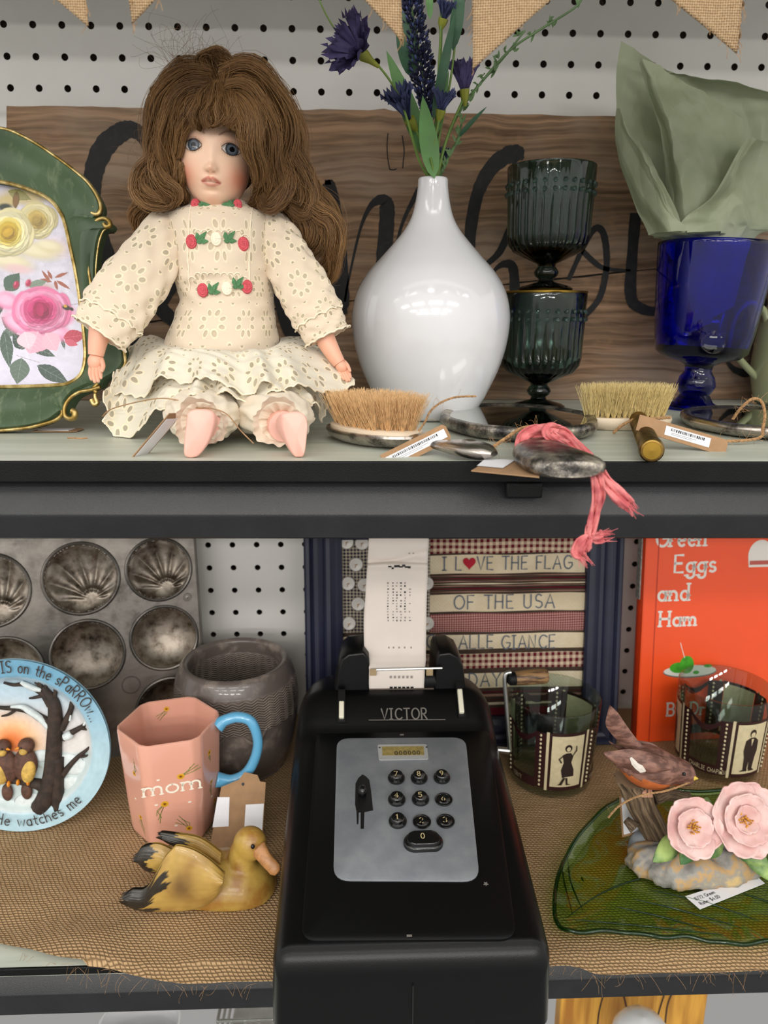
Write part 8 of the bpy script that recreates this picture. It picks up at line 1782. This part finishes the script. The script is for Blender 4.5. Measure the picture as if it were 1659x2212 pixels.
for (px, py, dy, R, seed, layers) in ((1492, 1786, -.034, 60, 1, ((5, 1.08, .2), (5, .74, .62))), (1604, 1768, -.030, 76, 2, ((6, 1.05, .18), (5, .76, .5), (3, .46, .95)))):
    c = bp(px, py, dy); nn = Vector((.05, -.85, .5)).normalized(); e1 = Vector((1, .06, 0)).normalized(); e1 = (e1-nn*nn.dot(e1)).normalized(); e2 = nn.cross(e1); k = M_PX(bo2+c); r = R*k; mb = MB(); s = 0
    for cnt, sc, tl in layers:
        for j in range(cnt): s += 1; petal(mb, c+nn*(.002*(1-sc)), e1, e2, nn, 2*pi*(j+.35*(sc < 1))/cnt+seed, r*sc*1.02, r*sc*.66, tl*.50, .22, s+seed*50)
    fl_ = mb.build('blossom', M_PET, t, angle=0, solid=.0009); mb = MB(); g = random.Random(seed)
    for j in range(34): a = g.uniform(0, 6.28); q = g.uniform(0, .0045); p = c+nn*.002+(e1*cos(a)+e2*sin(a))*q; mb.tube([p, p+nn*.003+(e1*cos(a)+e2*sin(a))*.001], [.0003, .0005], 5); mb.ell(p+nn*.0032+(e1*cos(a)+e2*sin(a))*.001, (.0006,)*3, None, 0, 6, 4)
    mb.build('stamens', M_STA, fl_)
m = Mat('porcelain_leaf', '#6f9142', .5); m.set(Base_Color=mix(noise(40, 4).ss(.38, .66), '#3f6b3a', '#a9c070')).bump(noise(90, 3), .3, .001); M_PLF = m.m
for a, b, w in (((1462, 1810, -.018), (1410, 1862, -.034), 28), ((1500, 1800, -.018), (1470, 1868, -.040), 30), ((1560, 1810, -.016), (1506, 1852, -.036), 26), ((1590, 1820, -.018), (1660, 1870, -.036), 30), ((1610, 1830, -.016), (1668, 1905, -.034), 26), ((1520, 1750, -.008), (1528, 1722, -.004), 20)):
    mb = MB(); p, q_ = bp(*a), bp(*b); leafb(mb, p, q_, w*M_PX(bo2+p)*.8, up=(0, -.9, .5), curl=.22, n=14, fold=-.16); mb.build('leaf', M_PLF, t, angle=0, solid=.0009)
twine('raffia_tie', 'tan raffia strand tied round the robin figurine under the bird', [(1314, 1766, -.270), (1336, 1742, -.272), (1368, 1724, -.276), (1400, 1715, -.278), (1440, 1708, -.276), (1480, 1694, -.270), (1504, 1680, -.264)], .0008, 4, 9)
a = PZ(1502, 1948, ZD+.0004); 
qd = [PZ(x, y, ZD+.0006) for x, y in ((1480, 1936), (1512, 1964), (1652, 1908), (1630, 1888))]; o = qd[0]; t = thing('paper_slip', 'small white printed price slip poking out from beneath the robin figurine', 'paper slip', o); mb = MB(); mb.add([tuple(v-o) for v in qd]+[tuple(v-o-Vector((0, 0, .0003))) for v in qd], [(0, 1, 2, 3), (7, 6, 5, 4)]+[(i, i+4, (i+1) % 4+4, (i+1) % 4) for i in range(4)]); sl = mb.build('slip', M_LABEL, t, smooth=False)
ex = (qd[2]-qd[1]).normalized(); ey = Vector((-ex.y, ex.x, 0)); mb = MB()
for j, s in enumerate(('8772 Green', 'Rate: $4.00')): b = qd[1]-o+ex*.004+ey*(.0072-.0048*j)+Vector((0, 0, .0002)); letters(mb, s, lambda x, z, b=b: (b+ex*x+ey*z, Vector((0, 0, 1))), .0028, .0004, 0, center=False, thick=.3)
mb.build('slip_lettering', M_INK, sl, angle=0)
T_ = frame(PY(1366, 1758, -.240), (1, .3, 0), (-.05, .25, 1)); price_tag('price_tag', 'white hang tag hidden behind the stump of the robin figurine', T_, .022, .034, .019, 0, lh=.030)

# ================================================================== BELOW THE LOWER SHELF
M_PINE = Mat('yellow_pine', '#c08a2e', .5); tc = coords('Object'); st = noise(1, 5, co=vec(tc[0]*70, tc[1]*8, tc[2]*5)); M_PINE.set(Base_Color=mix(st.ss(.36, .66), '#9a651c', '#cf9a3c')); M_PINE = M_PINE.m
p = PY(1368, 2190, -.16); w = PY(1524, 2190, -.16).x-PY(1210, 2190, -.16).x; t = thing('pine_plaque', 'yellow pine plaque with burnt branch drawing below the lower shelf', 'plaque', p+Vector((0, 0, -.16)))
mb = MB(); mb.box((0, .009, .10), (w, .018, .26)); pk = mb.build('board', M_PINE, t, bevel=.002); mb = MB(); M_BRN = plain('burnt_line', '#3a2312', .7, var=.1)
for P in ([(-.034, .09), (-.036, .16), (-.030, .2)], [(-.026, .22), (-.014, .19), (-.004, .15), (.0, .10)], [(-.010, .21), (.0, .195), (.006, .19)], [(-.004, .20), (.008, .203)], [(.020, .10), (.026, .16), (.030, .19), (.028, .22)], [(.036, .10), (.034, .165), (.038, .19), (.036, .22)]): ribbon2(mb, cr(P, 6), .0016, lambda x, z: ((x, -.0004, z), (0, -1, 0)), 0, .1)
mb.build('burnt_branches', M_BRN, pk)
p = PY(1390, 2204, -.22); t = thing('porcelain_ornament', 'smooth white rounded porcelain top peeking up in front of the pine plaque', 'ornament', p+Vector((0, 0, -.075))); MB().lathe([(.0001, .078), (.010, .0765), (.02, .071), (.026, .062), (.028, .05), (.026, .03), (.018, .0), (.0001, 0)], 40).build('dome', M_CER, t)
p = PY(540, 2203, -.20); t = thing('wire_basket', 'chrome wire basket rim showing under the lower shelf left of the adding machine', 'basket', p+Vector((0, 0, -.08))); mb = MB()
for z in (.08, .055, .03): mb.tube([(-.03, 0, z), (.034, 0, z), (.034, .10, z), (-.03, .10, z), (-.03, 0, z)], .0016, 8)
for i in range(6): x = -.03+.0128*i; mb.tube([(x, -.001, .08), (x, -.001, .0)], .0012, 6)
mb.build('wire', M_STL, t)
mb = MB(); mb.box((0, .05, .005), (.06, .096, .004)); mb.build('bottom', M_STL, t)
p = PY(300, 2216, -.15); t = thing('white_cup', 'white cup whose rim just shows below the lower shelf at left', 'cup', p+Vector((0, 0, -.088))); MB().lathe([(.0001, 0), (.03, 0), (.036, .03), (.041, .09), (.039, .09), (.034, .03), (.0001, .006)], 48).build('body', M_CER, t)
# the shelf those things stand on
shelf(.610, 'lowest shelf far below the picture that carries the pine plaque and basket')
